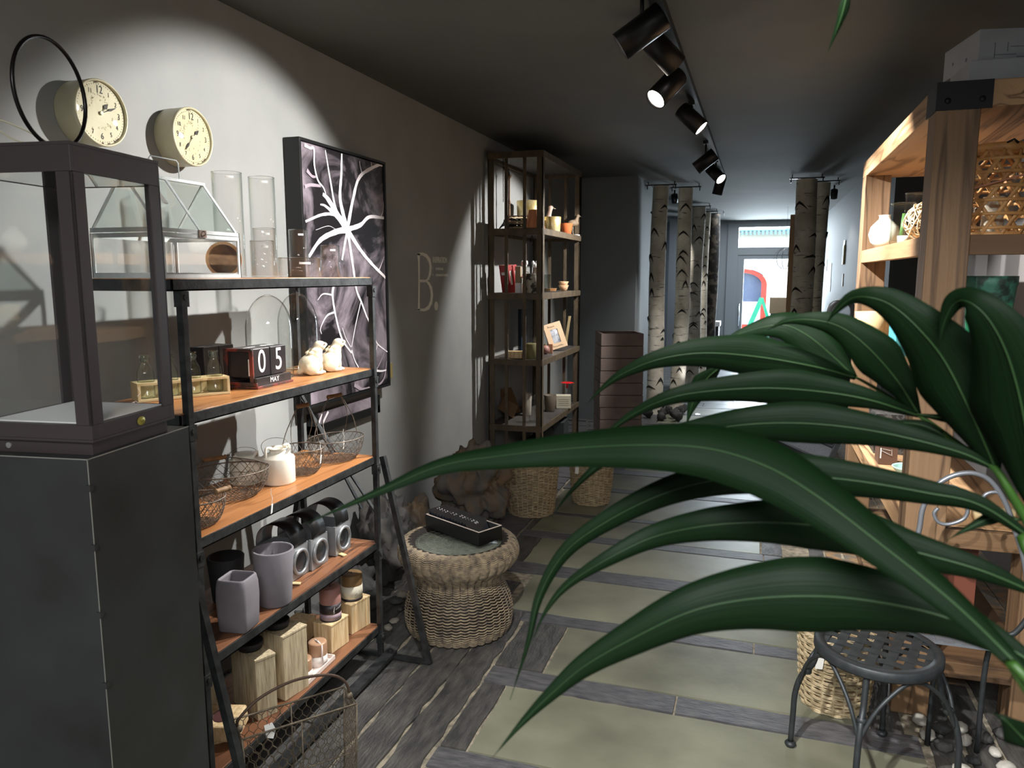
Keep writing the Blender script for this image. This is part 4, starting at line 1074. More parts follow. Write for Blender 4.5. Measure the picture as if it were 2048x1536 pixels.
def candle(c, z0, r, H, label, bands, smoothtop=.003):
    t = thing('pillar_candle', label, 'candle', (c.x, c.y, z0), R(-30))
    k = 0
    g = G(); g.lathe([(0, 0), (r * .97, 0), (r, .002), (r, H - smoothtop), (r * .97, H), (r * .55, H - .001), (0, H - .003)], 36); g.make('wax', bands[0], t)
    for (z_a, z_b, m) in bands[1:]:
        g = G(); g.lathe([(r + .0004, z_a * H), (r + .0004, z_b * H)], 36); g.make('paper_band' if z_b - z_a > .15 else 'foot_band', m, t, solid=.0005)
    g = G(); g.tube([(0, 0, H - .004), (.001, 0, H + .006)], .001, 5); g.make('wick', M_wick, t)
    return t
block((516, 1443), (557, 1424), (456, 1408), 1322, 'tall weathered wooden block with a black dish on top, the nearer one', M_plank, 'wooden_candle_stand', .042)
block((571, 1403), (619, 1372), (525, 1372), 1275, 'tall weathered wooden block with a black dish, second along', M_plank, 'wooden_candle_stand', .042)
c1, H1, _ = block((664, 1308), (699, 1283), (634, 1298), 1252, 'low fresh-pine cube under the pink and black candle', M_planky)
c2, H2, _ = block((704, 1270), (742, 1247), (682, 1262), 1211, 'low fresh-pine cube at the shelf end under the brown candle', M_planky)
bd = S5(618, 1300); t = thing('wooden_block', 'low wooden block at the back, shaded, behind the pink candle', 'stand', (XB + .09, c1.y + .02, z5), PI / 2)
g = G(); g.box(-.05, .05, -.045, .045, 0, .078); g.make('planked_body', M_planky, t, bevel=.001)
M_pink = mat('dusty_pink_wax', (168, 122, 112), .45, c2=(150, 108, 100), scale=14); M_lilac = mat('lilac_paper', (150, 130, 138), .6)
M_bbrown = mat('khaki_wax', (136, 108, 70), .45, c2=(120, 92, 58), scale=14); M_cream = mat('cream_paper', (226, 218, 196), .6); M_bp = mat('black_paper', (44, 38, 42), .5)
def cs_(c, zb, w, top):
    p = Vector((c.x, c.y, zb)); return (p - EYE).dot(FW) / FPX * w / 2, zat(p, top) - zb
r_1, h_1 = cs_(c1, z5 + H1, 42, 1172); r_2, h_2 = cs_(c2, z5 + H2, 42, 1146)
ca = candle(c1, z5 + H1, r_1, h_1, 'dusty pink pillar candle with black printed paper band', [M_pink, (.05, .22, M_lilac), (.24, .52, M_bp), (0, .05, M_bp)])
for k_ in range(6):
    pass
g = G(); sv_ = mat('silver_print', (210, 206, 200), .5)
def onc(a_, z_): return ((r_1 + .0012) * math.cos(a_), (r_1 + .0012) * math.sin(a_), z_)
g.tube([onc(.0 + .11 * k_ * .35, h_1 * (.37 + .012 * k_ * .3) + .0035 * math.sin(k_ * 2.2)) for k_ in range(20)], .0006, 4)
g.make('print', sv_, ca)
g = G(); g.tube([onc(-.25, h_1 * .27), onc(-.12, h_1 * .27), onc(-.16, h_1 * .34), onc(-.10, h_1 * .46), onc(-.24, h_1 * .30)], .0011, 4); g.make('print_figure', sv_, ca)
cb_ = candle(c2, z5 + H2, r_2, h_2, 'khaki brown pillar candle with cream paper band', [M_bbrown, (.10, .58, M_cream), (0, .10, M_bp)])
g = G(); g.tube([(r_2 + .001, -.010, h_2 * .25), (r_2 - .001, .010, h_2 * .40)], .0007, 4); g.tube([(r_2 - .001, .010, h_2 * .40), (r_2 - .002, .013, h_2 * .27)], .0007, 4); g.make('print', M_wick, cb_)
# white tray with two small candles
A = S5(622, 1366); B = S5(671, 1318); A = A - (B - A).normalized() * .03; d = B - A; an = math.atan2(d.y, d.x)
t = thing('candle_tray', 'small white tray holding two caramel candles wrapped in white', 'tray', tuple(A), an)
M_wt = mat('white_tray', (222, 206, 196), .5)
Lt = d.length
g = G(); g.box(0, Lt, 0, .085, 0, .004); g.box(0, Lt, 0, .004, 0, .018); g.box(0, Lt, .081, .085, 0, .018); g.box(0, .004, 0, .085, 0, .018); g.box(Lt - .004, Lt, 0, .085, 0, .018); g.make('tray_body', M_wt, t, bevel=.0008)
ey = Vector((-math.sin(an), math.cos(an), 0)); ex = d.normalized()
for k in range(2):
    c = A + ex * (Lt * (.22 + .52 * k)) + ey * .042
    cn = candle(c, z5 + .0042, .034, .088 - .012 * (1 - k), ['caramel candle in the white tray, the nearer left one', 'caramel candle in the white tray, the farther right one'][k], [mat('caramel_wax', (176, 138, 108), .3, coat=.4), (0, .45, mat('white_wrap', (228, 220, 214), .6))])
    cn['group'] = 'caramel candles in the white tray'
    g = G(); g.tube([(.0345, 0, .02), (.034, 0, .084 - .012 * (1 - k)), (0, 0, .089 - .012 * (1 - k)), (-.034, 0, .084 - .012 * (1 - k)), (-.0345, 0, .02)], .0035, 6); g.make('ribbon', mat('satin_ribbon', (226, 214, 208), .4), cn)
# knotty block with hollow, and white candle at the pedestal end
A = S5(452, 1490)
t = thing('hollow_wood_block', 'chunky pale wood block with round dark hollow, bottom board beside the pedestal', 'candle holder', (A.x - .03, A.y + .03, z5), R(15))
g = G(); M0 = Matrix.Translation((0, 0, .05)) @ Matrix.Rotation(R(12), 4, 'X'); g.M = M0; g.box(-.06, .06, -.05, .05, -.03, .03); g.make('block_body', M_planky, t, bevel=.006)
g = G(); g.M = M0; g.lathe([(0, .0305), (.026, .0305)], 24); g.lathe([(.026, .0302), (.0275, .0325), (.029, .0302)], 24); g.make('hollow', mat('dark_hollow', (70, 36, 34), .6), t)
g = G(); g.obox((0, 0, .011), (.07, .05, .022), (0, 0, .5)); g.make('foot', M_planky, t)
c = S5(428, 1440); candle(Vector((c.x - .05, c.y + .045, 0)), z5, .024, .15, 'slim cream candle squeezed between pedestal and tall wooden block', [mat('cream_wax', (232, 220, 190), .5), (.0, .2, M_cream)])
# ================================================================== WICKER, DRIFTWOOD, STONES
M_rat = mat('grey_brown_rattan', (164, 148, 122), .5, c2=(96, 86, 78), scale=40, bump=.1, lo=.35, hi=.7)
M_ratd = mat('dark_rattan', (40, 34, 30), .6)
M_wil = mat('pale_willow', (200, 182, 148), .6, c2=(160, 142, 110), scale=40, bump=.1)
def rope(g, prof, rows, stakes, r, amp, seg=8):
    """tight weave: every strand bows out between the same stakes, so ribs line up in columns"""
    n_ = stakes * seg
    for i in range(rows):
        R0, Z0 = prof(i / (rows - 1)); k_ = (i // 2) % 2
        g.tube([((R0 + amp * abs(math.sin(PI * (j / seg)))) * math.cos(2 * PI * (j + k_ * 0) / n_), (R0 + amp * abs(math.sin(PI * (j / seg)))) * math.sin(2 * PI * j / n_), Z0 - .0022 * abs(math.sin(PI * (j / seg)))) for j in range(n_)], r, 4, closed=True)
def weave(g, prof, rows, stakes, r, amp, seg=4, flat=1.0, wob=0):
    """prof(t) -> (radius, z); strands in and out of the stakes row by row"""
    n_ = stakes * seg
    for i in range(rows):
        t = i / (rows - 1); R0, Z0 = prof(t)
        g.tube([((R0 + amp * math.cos(PI * (j / seg * 2 / 2) + PI * i)) * math.cos(2 * PI * j / n_), (R0 + amp * math.cos(PI * (j / seg) + PI * i)) * math.sin(2 * PI * j / n_), Z0 + wob * math.sin(j * .37 + i * 1.3)) for j in range(n_)], r, 4, closed=True)
def stakes_(g, prof, n_, r, off=0):
    for k in range(n_):
        a = 2 * PI * (k + off) / n_; g.tube([(prof(t / 14)[0] * math.cos(a), prof(t / 14)[0] * math.sin(a), prof(t / 14)[1]) for t in range(15)], r, 4)
# hourglass stool
SC = Vector((-1.245, 3.045, 0)); SH = zat(SC, 1078)
stl = thing('rattan_stool', 'hourglass-shaped grey-brown rattan stool with round glass top, on the slate floor', 'stool', SC)
PF = [(.226, .016), (.238, .05), (.239, .10), (.228, .15), (.207, .195), (.192, .232), (.196, .262), (.218, .286), (.246, .305), (.264, .330), (.268, .356), (.257, .384), (.236, .398), (.217, .396), (.203, .384)]
ks = SH / .392
def pf(t):
    x = t * (len(PF) - 1); i = min(int(x), len(PF) - 2); f = x - i
    p0, p1, p2, p3 = PF[max(i - 1, 0)], PF[i], PF[i + 1], PF[min(i + 2, len(PF) - 1)]
    c = lambda a, b, c_, d: .5 * (2 * b + (c_ - a) * f + (2 * a - 5 * b + 4 * c_ - d) * f * f + (3 * b - a - 3 * c_ + d) * f ** 3)
    return c(p0[0], p1[0], p2[0], p3[0]) , c(p0[1], p1[1], p2[1], p3[1]) * ks
g = G(); rope(g, pf, 60, 38, .0033, .0062); g.make('woven_body', M_rat, stl)
g = G(); g.lathe([(pf(t / 40)[0] - .008, pf(t / 40)[1]) for t in range(41)], 40); stakes_(g, lambda t: (pf(t)[0] - .002, pf(t)[1]), 38, .0040, 0); g.make('inner_frame', M_ratd, stl)
g = G(); g.lathe([(0, .377 * ks), (.206, .377 * ks), (.206, .384 * ks), (0, .384 * ks)], 48); g.make('glass_top', mat('frosted_top', (96, 102, 92), .22, c2=(120, 124, 112), scale=50), stl)
ZT = .384 * ks
g = G()
for k in range(5): g.tube([( (.04 + .035 * k) * math.cos(a_ * PI / 24), (.04 + .035 * k) * math.sin(a_ * PI / 24), ZT + .0006) for a_ in range(48)], .0006, 3, closed=True)
for k in range(46):
    a_ = 2 * PI * k / 46; g.tube([(.05 * math.cos(a_), .05 * math.sin(a_), ZT + .0006), (.195 * math.cos(a_ + .25), .195 * math.sin(a_ + .25), ZT + .0006)], .0005, 3)
g.make('etched_pattern', mat('etched', (150, 152, 138), .6), stl)
# box of letter cards
A = at(958, 1102, 'z', ZT); B = at(993, 1083, 'z', ZT); Cc = at(852, 1062, 'z', ZT)
ex = (Cc - A); Lb = ex.length; wb = (B - A).length; an = math.atan2(ex.y, ex.x)
hb_ = zat(A, 1075) - ZT
ey = Vector((-math.sin(an), math.cos(an), 0)); sg_ = 1 if (B - A).dot(ey) > 0 else -1
ZT = .404 * ks
bx = thing('letter_box', 'long black box with white rim full of small black cards, on the rattan stool', 'box', (A.x, A.y, ZT + .001), an)
M_bb = mat('satin_black_box', (20, 20, 20), .3); M_wr = mat('white_box_rim', (226, 208, 196), .5)
y0_, y1_ = (0, wb) if sg_ > 0 else (-wb, 0); th_ = .006
g = G(); g.box(0, Lb, y0_, y1_, 0, .006); g.box(0, th_, y0_, y1_, .006, hb_ - .002); g.box(Lb - th_, Lb, y0_, y1_, .006, hb_ - .002); g.box(th_, Lb - th_, y0_, y0_ + th_, .006, hb_ - .002); g.box(th_, Lb - th_, y1_ - th_, y1_, .006, hb_ - .002); g.make('box_body', M_bb, bx)
g = G(); g.box(0, th_, y0_, y1_, hb_ - .002, hb_); g.box(Lb - th_, Lb, y0_, y1_, hb_ - .002, hb_); g.box(th_, Lb - th_, y0_, y0_ + th_, hb_ - .002, hb_); g.box(th_, Lb - th_, y1_ - th_, y1_, hb_ - .002, hb_); g.make('white_rim', M_wr, bx)
ux = Vector((math.cos(an), math.sin(an), 0)); uy = ey
first = None
for k in range(14):
    x_ = .062 + k * (Lb - .085) / 14; p = A + ux * x_ + uy * ((y0_ + y1_) / 2); p.z = ZT + .0075
    if first is None:
        first = thing('letter_card', 'small black card with white characters standing in the long black box', 'card', tuple(p), an, 'letter cards in the long black box')
        w_ = wb - .018; hc = hb_ + .018
        g = G(); g.M = Matrix.Rotation(R(28), 4, 'Y'); g.box(-.0008, .0008, -w_ / 2, w_ / 2, 0, hc); g.make('card_body', mat('card_black', (24, 26, 32), .25), first)
        g = G(); g.M = Matrix.Rotation(R(28), 4, 'Y')
        for (yy, zz) in ((-.009, .80), (-.004, .86), (.002, .80), (.008, .84)): g.box(-.0013, .0013, yy - .0018, yy + .0018, hc * zz, hc * (zz + .09))
        g.make('white_mark', M_white, first)
    else: dup(first, (p.x, p.y, p.z + random.uniform(0, .006)), an + random.uniform(-.04, .04))
# wicker hampers
def hamper(c, rb_, rt2, H, label, m, rows, stk, lid=0, tag_at=None, sr=.0042):
    t = thing('wicker_basket', label, 'basket', c, R(20))
    def p2(t_): return (rb_ + (rt2 - rb_) * (t_ ** .7), .008 + t_ * (H - .016))
    g = G(); weave(g, p2, rows, stk, sr, sr * .8, 4, wob=.0012); g.make('woven_wall', m, t)
    g = G(); stakes_(g, p2, stk, sr * .95, .5); g.make('stakes', m, t)
    g = G(); g.lathe([(0, .006), (rb_, .006), (rb_, .012), (0, .012)], 28); g.make('base', m, t)
    g = G()
    for k in range(3):
        g.tube([((rt2 + .004 * math.cos(14 * a_ * PI / 60 + k * 2.1)) * math.cos(a_ * PI / 60), (rt2 + .004 * math.cos(14 * a_ * PI / 60 + k * 2.1)) * math.sin(a_ * PI / 60), H + .005 * math.sin(14 * a_ * PI / 60 + k * 2.1)) for a_ in range(120)], .0048, 5, closed=True)
    g.make('braided_rim', m, t)
    if lid:
        for s_ in (-1, 1):
            g = G()
            for k in range(2):
                g.tube([((s_ * rt2) + .003 * math.cos(u * 1.3 + k * PI), .05 * math.cos(PI * u / 20), H + .055 * math.sin(PI * u / 20) + .003 * math.sin(u * 1.3 + k * PI)) for u in range(21)], .0042, 5)
            g.make('loop_handle', m, t)
    return t
c1_ = Vector((-1.415, 4.775, 0)); H1_ = zat(c1_, 921)
hamper(c1_, .150, .185, H1_, 'tall brown-grey wicker basket with loop handles, left of the pair by the tall shelf', M_rat2 if False else mat('grey_willow', (192, 172, 138), .6, c2=(150, 132, 102), scale=40, bump=.1), 34, 30, 1)
c2_ = Vector((-1.075, 5.13, 0)); H2_ = zat(c2_, 921)
hamper(c2_, .125, .155, H2_, 'wicker basket with white tag, right one of the pair by the tall shelf', MATS['grey_willow'], 32, 26, 0)
c3_ = Vector((.335, 2.905, 0)); H3_ = zat(c3_, 1258)
bk3 = hamper(c3_, .115, .135, H3_, 'pale wicker basket with white tag behind the black metal stool', M_wil, 21, 20, 0, sr=.0056)
for (px, py, w_, h_, c_, lab) in ((1018, 938, .022, .055, c1_, 'white paper tag hanging on the left wicker basket'), (1030, 930, .016, .035, c1_, 'small second paper tag beside it on the left wicker basket'), (1154, 938, .024, .07, c2_, 'white paper tag hanging on the right wicker basket'), (1641, 1317, .026, .085, c3_, 'white tag hanging on the pale wicker basket behind the stool')):
    dirv = (EYE - c_); dirv.z = 0; dirv.normalize()
    rr_ = {4775: .2, 5130: .17, 2905: .152}[round(c_.y * 1000)]
    q = at(px, py, 'y', c_.y - rr_ * .9)
    g = G(); g.box(-w_ / 2, w_ / 2, -.0006, .0006, -h_ / 2, h_ / 2); g.tube([(0, 0, h_ / 2 - .004), (0, .01, h_ / 2 + .02)], .0008, 4)
    o = tag(g.make('price_tag', M_paper, loc=q), lab, 'tag'); o.rotation_euler = (R(4), R(4), .2)

def stone(c, r, sq, seed, label, m, name='stone', rough=.35, rz=0, cat='stone', group=None, facet=0.0, n=20):
    def fn(d):
        p = d * 1.6 + Vector((seed * 7.3, seed * 3.1, seed))
        a = noise.noise(p) * rough + noise.noise(p * 2.7) * rough * .45 + noise.noise(p * 7) * rough * .16
        if facet:
            q = Vector((round(d.x * facet) / facet, round(d.y * facet) / facet, round(d.z * facet) / facet)); a += (noise.noise(q * 3 + Vector((seed, 0, 0))) * .25)
        return 1 + a - abs(noise.noise(p * 1.7 + Vector((9, 2, 5)))) * rough * .7
    g = G(); g.ball((0, 0, 0), r, n, sq, fn); mz = min(v[2] for v in g.v); g.v = [(x, y, z - mz) for x, y, z in g.v]
    o = g.make(name, m, weld=True); o.location = c; o.rotation_euler = (0, 0, rz)
    tag(o, label, cat, group); return o
def wood_lump(nm, c2):
    m = mat(nm, (112, 92, 70), .8, c2=c2, scale=7, stretch=(1.6, 1.6, .6), bump=.9, bscale=22, detail=10, lo=.4, hi=.6); return m
M_drift = wood_lump('driftwood_bark', (92, 88, 84)); M_rock = mat('dark_slate_rock', (54, 54, 54), .75, c2=(96, 90, 84), scale=5, bump=.8, bscale=20, detail=9, lo=.45, hi=.75)
stone((-1.60, 4.22, 0), .235, (.95, 1.0, 1.15), 3.3, 'big weathered driftwood stump leaning between rattan stool and wicker basket', M_drift, 'driftwood_stump', .42, .3, 'driftwood', n=44)
stone((-1.845, 3.88, 0), .14, (.7, .9, 1.15), 5.9, 'smaller grey driftwood lump against the wall left of the big stump', M_drift, 'driftwood_stump', .38, 1.0, 'driftwood', n=32)
stone((-1.80, 3.42, 0), .25, (.55, .95, .85), 8.1, 'jagged grey slate rock against the wall beside the rattan stool', M_rock, 'slate_rock', .5, .4, 'rock', facet=2.2, n=30)
stone((-1.75, 3.00, 0), .11, (.9, 1.0, .95), 2.1, 'dark broken slate rock behind the shelf end, nearer than the jagged one', M_rock, 'slate_rock', .45, 1.4, 'rock', facet=2.5)
stone((-1.88, 2.80, 0), .08, (.8, 1.0, .6), 4.4, 'dark slate chunk on the floor behind the trestle shelf', M_rock, 'slate_rock', .45, 2.4, 'rock', facet=2.5)
M_chip = mat('pale_stone_chip', (150, 144, 132), .8, c2=(116, 110, 100), scale=14, bump=.4)
PL_ = []
def free(x0, x1, y0, y1, d):
    for _ in range(400):
        p = (random.uniform(x0, x1), random.uniform(y0, y1))
        if all((p[0] - q[0]) ** 2 + (p[1] - q[1]) ** 2 > (d + q[2]) ** 2 for q in PL_): PL_.append((p[0], p[1], d)); return p
    return None
PL_ += [(-1.72, 2.98, .13), (-1.88, 2.80, .08), (-1.245, 3.045, .25), (-1.80, 3.42, .2), (-1.74, 2.69, .05)]
for k in range(16):
    fp = free(-1.93, -1.53, 2.80, 3.28, .032)
    if fp: stone((fp[0], fp[1], 0.002), random.uniform(.015, .035), (1, random.uniform(.8, 1.4), .6), k + .5, 'small broken stone chip on the floor between trestle shelf and slate rocks', M_chip if k % 2 else M_rock, 'stone_chip', .3, k, 'stone', 'stone chips by the slate rocks', n=8)
q = at(788, 1090, 'x', -1.84); g = G(); g.obox((0, 0, 0), (.003, .014, .05), (.3, .2, 0)); g.tube([(0, 0, .02), (.0, -.02, .045), (0, .01, .05)], .0012, 4)
tag(g.make('price_tag', M_paper, loc=q), 'white tag with twine against the wall above the jagged slate rock', 'tag')

# ================================================================== CHICKEN-WIRE BASKET ON THE FLOOR
hbx, hby, hz0 = .055, .165, .335
cw = thing('chicken_wire_basket', 'rusty chicken-wire trug with arched handle and white tag, on the floor at bottom', 'basket', (-1.235, 1.755, 0), R(-40))
M_cw = mat('chicken_wire', (118, 106, 88), .6, .4, c2=(88, 78, 66), scale=50)
def hexpanel(P, nu, nv, r=.0011):
    """P(u,v) maps the unit square to the panel"""
    for i in range(nv):
        for j in range(nu + 1):
            u0 = (j + (.5 if i % 2 else 0)) / (nu + .5); v0 = i / nv; dv = 1 / nv; du = .5 / (nu + .5)
            c = lambda u, v: P(min(max(u, 0), 1), min(max(v, 0), 1))
            g.tube([c(u0, v0), c(u0, v0 + dv * .45)], r * 1.3, 3)
            g.tube([c(u0, v0 + dv * .45), c(u0 - du, v0 + dv)], r, 3); g.tube([c(u0, v0 + dv * .45), c(u0 + du, v0 + dv)], r, 3)
tp = .94   # top frame a bit wider than base
def PB(sx, sy, z): k = 1.0 if z > 0 else tp; return Vector((sx * hbx * k, sy * hby * k, max(z, .006)))
for nm, c0, c1, c2v, c3, nu in (('side_panel', (1, -1), (1, 1), None, None, 12), ('side_panel', (-1, 1), (-1, -1), None, None, 12), ('end_panel', (1, 1), (-1, 1), None, None, 8), ('end_panel', (-1, -1), (1, -1), None, None, 8)):
    a0_, a1_, b0_, b1_ = PB(*c0, 0), PB(*c1, 0), PB(*c0, hz0), PB(*c1, hz0)
    g = G(); hexpanel(lambda u, v: a0_.lerp(a1_, u).lerp(b0_.lerp(b1_, u), v), nu, 14); g.make(nm, M_cw, cw)
g = G(); hexpanel(lambda u, v: PB(1, -1, 0).lerp(PB(1, 1, 0), u).lerp(PB(-1, -1, 0).lerp(PB(-1, 1, 0), u), v), 12, 8); g.make('bottom_panel', M_cw, cw)
g = G()
for z in (0, hz0): g.tube([PB(1, 1, z), PB(-1, 1, z), PB(-1, -1, z), PB(1, -1, z)], .003, 6, closed=True)
for s_ in ((1, 1), (-1, 1), (-1, -1), (1, -1)): g.tube([PB(*s_, 0), PB(*s_, hz0)], .003, 6)
for s_ in (1, -1): g.tube([Vector((s_ * hbx * tp, 0, .006)), Vector((s_ * hbx, 0, hz0))], .0022, 6)
g.tube([PB(1, -1, hz0 * .55).lerp(PB(1, -1, hz0), .0), PB(1, 1, hz0 * .55)], .002, 5)
g.make('wire_frame', M_cw, cw)
g = G(); g.tube(spline([(0, -hby * 1.0, hz0), (0, -hby * .97, hz0 + .03), (0, -hby * .6, hz0 + .075), (0, 0, hz0 + .098), (0, hby * .6, hz0 + .085), (0, hby * .90, hz0 + .05), (0, hby, hz0)], 8), .0042, 8)
ho = g.make('handle', mat('rust_rod', (84, 66, 54), .6, .4), cw)
g = G(); g.M = Matrix.Translation((0, -hby * .98, hz0)); g.ball((0, 0, 0), .011, 8); g.M = Matrix.Translation((0, hby * .98, hz0)); g.ball((0, 0, 0), .011, 8); g.make('handle_knuckle', M_cw, cw)
tgb = thing('price_tag', 'white shield-shaped price tag on the chicken-wire basket', 'tag', at(541, 1452, 'z', hz0 - .02) + Vector((.012, -.02, 0)), R(28))
g = G(); g.M = Matrix.Rotation(R(-8), 4, 'Y') @ Matrix.Rotation(R(-8), 4, 'X'); g.prism([(-.013, .018), (.010, .022), (.017, .0), (.006, -.024), (-.012, -.018)], -.0006, .0006, 'y'); g.make('card', M_paper, tgb)
g = G(); g.tube([(0, 0, .018), (-.004, .004, .04), (-.007, .01, .055)], .0009, 4); g.make('red_thread', mat('red_thread', (150, 48, 40), .7), tgb)
# ================================================================== TALL RUSTIC SHELF BY THE WALL
TX0, TX1, TY0, TY1, TH_ = -1.965, -1.535, 5.455, 6.71, 2.50
TZ = [1.945, 1.465, .965, .452]
M_rustic = mat('rustic_iron_wood', (92, 78, 58), .7, c2=(66, 55, 42), scale=14, stretch=(1, 1, .5), bump=.5, lo=.35, hi=.7)
M_tb = mat('grey_shelf_board', (78, 74, 72), .6, c2=(62, 56, 50), scale=10)
ts = thing('tall_shelf', 'tall rustic dark shelf with bar ends, standing against the left wall', 'shelf', ((TX0 + TX1) / 2, (TY0 + TY1) / 2, 0))
tx, ty = (TX0 + TX1) / 2, (TY0 + TY1) / 2
def trel(): g = G(); g.M = Matrix.Translation((-tx, -ty, 0)); return g
pw = .048
for x in (TX0, TX1 - pw):
    for y in (TY0, TY1 - pw):
        g = trel(); g.box(x, x + pw, y, y + .010 if y == TY0 else y + pw, 0, TH_)
        xa = x if x == TX0 else x + pw - .010; g.box(xa, xa + .010, y, y + pw, 0, TH_)
        g.make('corner_post', M_rustic, ts, bevel=.002)
for y in (TY0 + .002, TY1 - .012):
    for k in (1, 2):
        x = TX0 + (TX1 - TX0) * k / 3 - .012
        g = trel(); g.box(x, x + .026, y, y + .010, .05, TH_ - .02); g.make('end_bar', M_rustic, ts, bevel=.002)
for z in TZ + [TH_, .12]:
    g = trel(); hh_ = .048
    g.box(TX0, TX1, TY0 - .004, TY0 + .008, z - hh_, z - .001); g.box(TX0, TX1, TY1 - .008, TY1 + .004, z - hh_, z - .001); g.box(TX0 - .002, TX0 + .008, TY0, TY1, z - hh_, z - .001); g.box(TX1 - .008, TX1 + .003, TY0, TY1, z - hh_, z - .001)
    g.make('shelf_rail', M_rustic, ts, bevel=.002)
    g = trel(); g.box(TX0 + .01, TX1 - .01, TY0 + .01, TY1 - .01, z - .022, z - .002); g.make('shelf_board', M_tb, ts)
def K(px, py, i): return at(px, py, 'z', TZ[i])
def wsc(p): return (p - EYE).dot(FW) / FPX        # metres per pixel there
def put(px, py, i, dx=0, dy=0):
    """stand-point on tall shelf board i seen at this pixel, kept on the board"""
    p = K(px, py, i)
    if TZ[i] > 1.2:       # boards near or above eye level: choose a depth across the board instead
        p = at(px, py, 'x', (TX0 + TX1) / 2 + dx); p = Vector((p.x, p.y, TZ[i]))
    p.x = min(max(p.x, TX0 + .07), TX1 - .05); p.y = min(max(p.y, TY0 + .088), TY1 - .088)
    return p
def pot(name, px, base, w0, w1, top, i, m, label, cat='pot', dx=0, inner=None, solid_=False):
    p = put(px, base, i, dx); s = wsc(p); r0, r1 = w0 * s / 2, w1 * s / 2; H = zat(p, top) - TZ[i]
    t = thing(name, label, cat, tuple(p))
    pr = [(0, 0), (r0 * .96, 0), (r0, .003), (r1, H - .002), (r1 * .97, H)] + ([(0, H)] if solid_ else [(r1 * .88, H), (r0 * .85, .008), (0, .008)])
    G().lathe(pr, 28).make('pot_body', m, t); return t, p, r0, r1, H
M_gold = mat('gold_leaf', (206, 176, 104), .35, .55, c2=(226, 212, 168), scale=26, bump=.2); M_terra = mat('terracotta', (206, 108, 52), .8, c2=(184, 92, 46), scale=8); M_terrad = mat('terracotta_pale', (214, 140, 96), .8)
pot('gold_pot', 1058, 452, 44, 50, 402, 0, M_gold, 'large gold-leaf pot at the back of the top shelf board', dx=-.08)
pot('terracotta_pot', 1068, 457, 40, 26, 420, 0, M_terrad, 'upturned pale terracotta pot in front of the large gold pot', dx=.13, solid_=True)
pot('gold_pot', 1105, 464, 30, 34, 434, 0, M_gold, 'small gold and cream pot behind the front post', dx=.12)
pot('terracotta_pot', 1133, 468, 18, 25, 447, 0, M_terra, 'bright orange terracotta pot near the right end of the top board', dx=.14)
def bird(px, base, top, i, rz, label, long_legs, m, dx):
    p = put(px, base, i, dx); p.y += (.06 if not long_legs else 0); H = zat(p, top) - TZ[i]; t = thing('bird_figurine', label, 'figurine', tuple(p), rz); s = H
    g = G(); z0 = .48 if long_legs else .30
    g.ball((0, 0, (z0 + .10) * s), .18 * s, 14, (1.5, .75, .85)); g.ball((.17 * s, 0, (z0 + .25) * s), .095 * s, 10, (.9, .8, 1.4)); g.ball((.22 * s, 0, .90 * s), .085 * s, 10, (1.1, .85, 1))
    g.tube([(-.15 * s, 0, (z0 + .08) * s), (-.42 * s, 0, (z0 - .04) * s)], [.10 * s, .03 * s], 8); g.tube([(.12 * s, 0, (z0 + .2) * s), (.22 * s, 0, .88 * s)], [.10 * s, .065 * s], 8)
    o = g.make('body', m, t); md = o.modifiers.new('r', 'REMESH'); md.mode = 'VOXEL'; md.voxel_size = .022 * s; md.use_smooth_shade = True
    g = G(); g.tube([(.28 * s, 0, .90 * s), (.40 * s, 0, .86 * s)], [.03 * s, .006 * s], 6); g.make('beak', mat('beak_horn', (150, 140, 120), .5), t)
    for s_ in (-1, 1): g = G(); g.tube([(0, s_ * .05 * s, z0 * s), (-.03 * s, s_ * .05 * s, z0 * .5 * s), (.02 * s, s_ * .06 * s, 0)], .016 * s, 5); g.make('leg', MATS['beak_horn'], t)
bird(1085, 462, 410, 0, R(20), 'pale pinkish pigeon figurine standing behind the small gold pot', False, mat('pigeon_pink', (196, 166, 156), .7, c2=(150, 136, 130), scale=20), .0)
bird(1150, 470, 428, 0, R(25), 'brown long-legged wader figurine at the right end of the top board', True, mat('wader_brown', (150, 130, 106), .7, c2=(112, 94, 72), scale=24), .165)
p = put(1150, 471, 0, .18); g = G(); g.obox((0, 0, .004), (.06, .11, .008)); tag(g.make('white_base', M_white, loc=p + Vector((.02, .02, -.0))), 'thin white plate under the wader figurine, jutting over the shelf edge', 'plate')
M_cast = mat('cast_iron', (38, 34, 32), .6, .4)
p = put(1012, 452, 0, -.05)
for k in range(5):
    t = thing('metal_trivet', ['lowest', 'second', 'middle', 'fourth', 'topmost'][k] + ' dark trivet of the stack at the left end of the top board', 'trivet', (TX0 + .235, TY0 + .17, TZ[0] + k * .021), 0, 'stacked trivets')
    g = G()
    for j in range(6): g.tube([(-.085 + .034 * j, -.10, .004), (-.085 + .034 * j, .10, .004)], .004, 5)
    for j in (-1, 1): g.tube([(-.092, j * .095, .010), (.092, j * .095, .010)], .005, 5)
    g.make('bars', M_cast if k % 2 else mat('pale_trivet_wood', (196, 172, 136), .7), t)
p2_ = put(985, 452, 0, -.02)
g = G()
for k in range(5): g.tube(spline([(-.02 + .01 * k, -.05, .006 + .012 * k), (.0, .0, .03 + .010 * k), (.03 - .01 * k, .04, .008 + .014 * k), (.01, .07, .02)], 5), .005, 5)
tag(g.make('twisted_iron', M_cast, loc=(TX0 + .09, TY0 + .12, TZ[0])), 'tangle of twisted black iron rods at the left end of the top board', 'ironwork')
g = G(); g.ball((0, 0, .035), .035, 12, (1, 1, 1)); g.tube([(0, 0, 0), (0, 0, .03)], .012, 8)
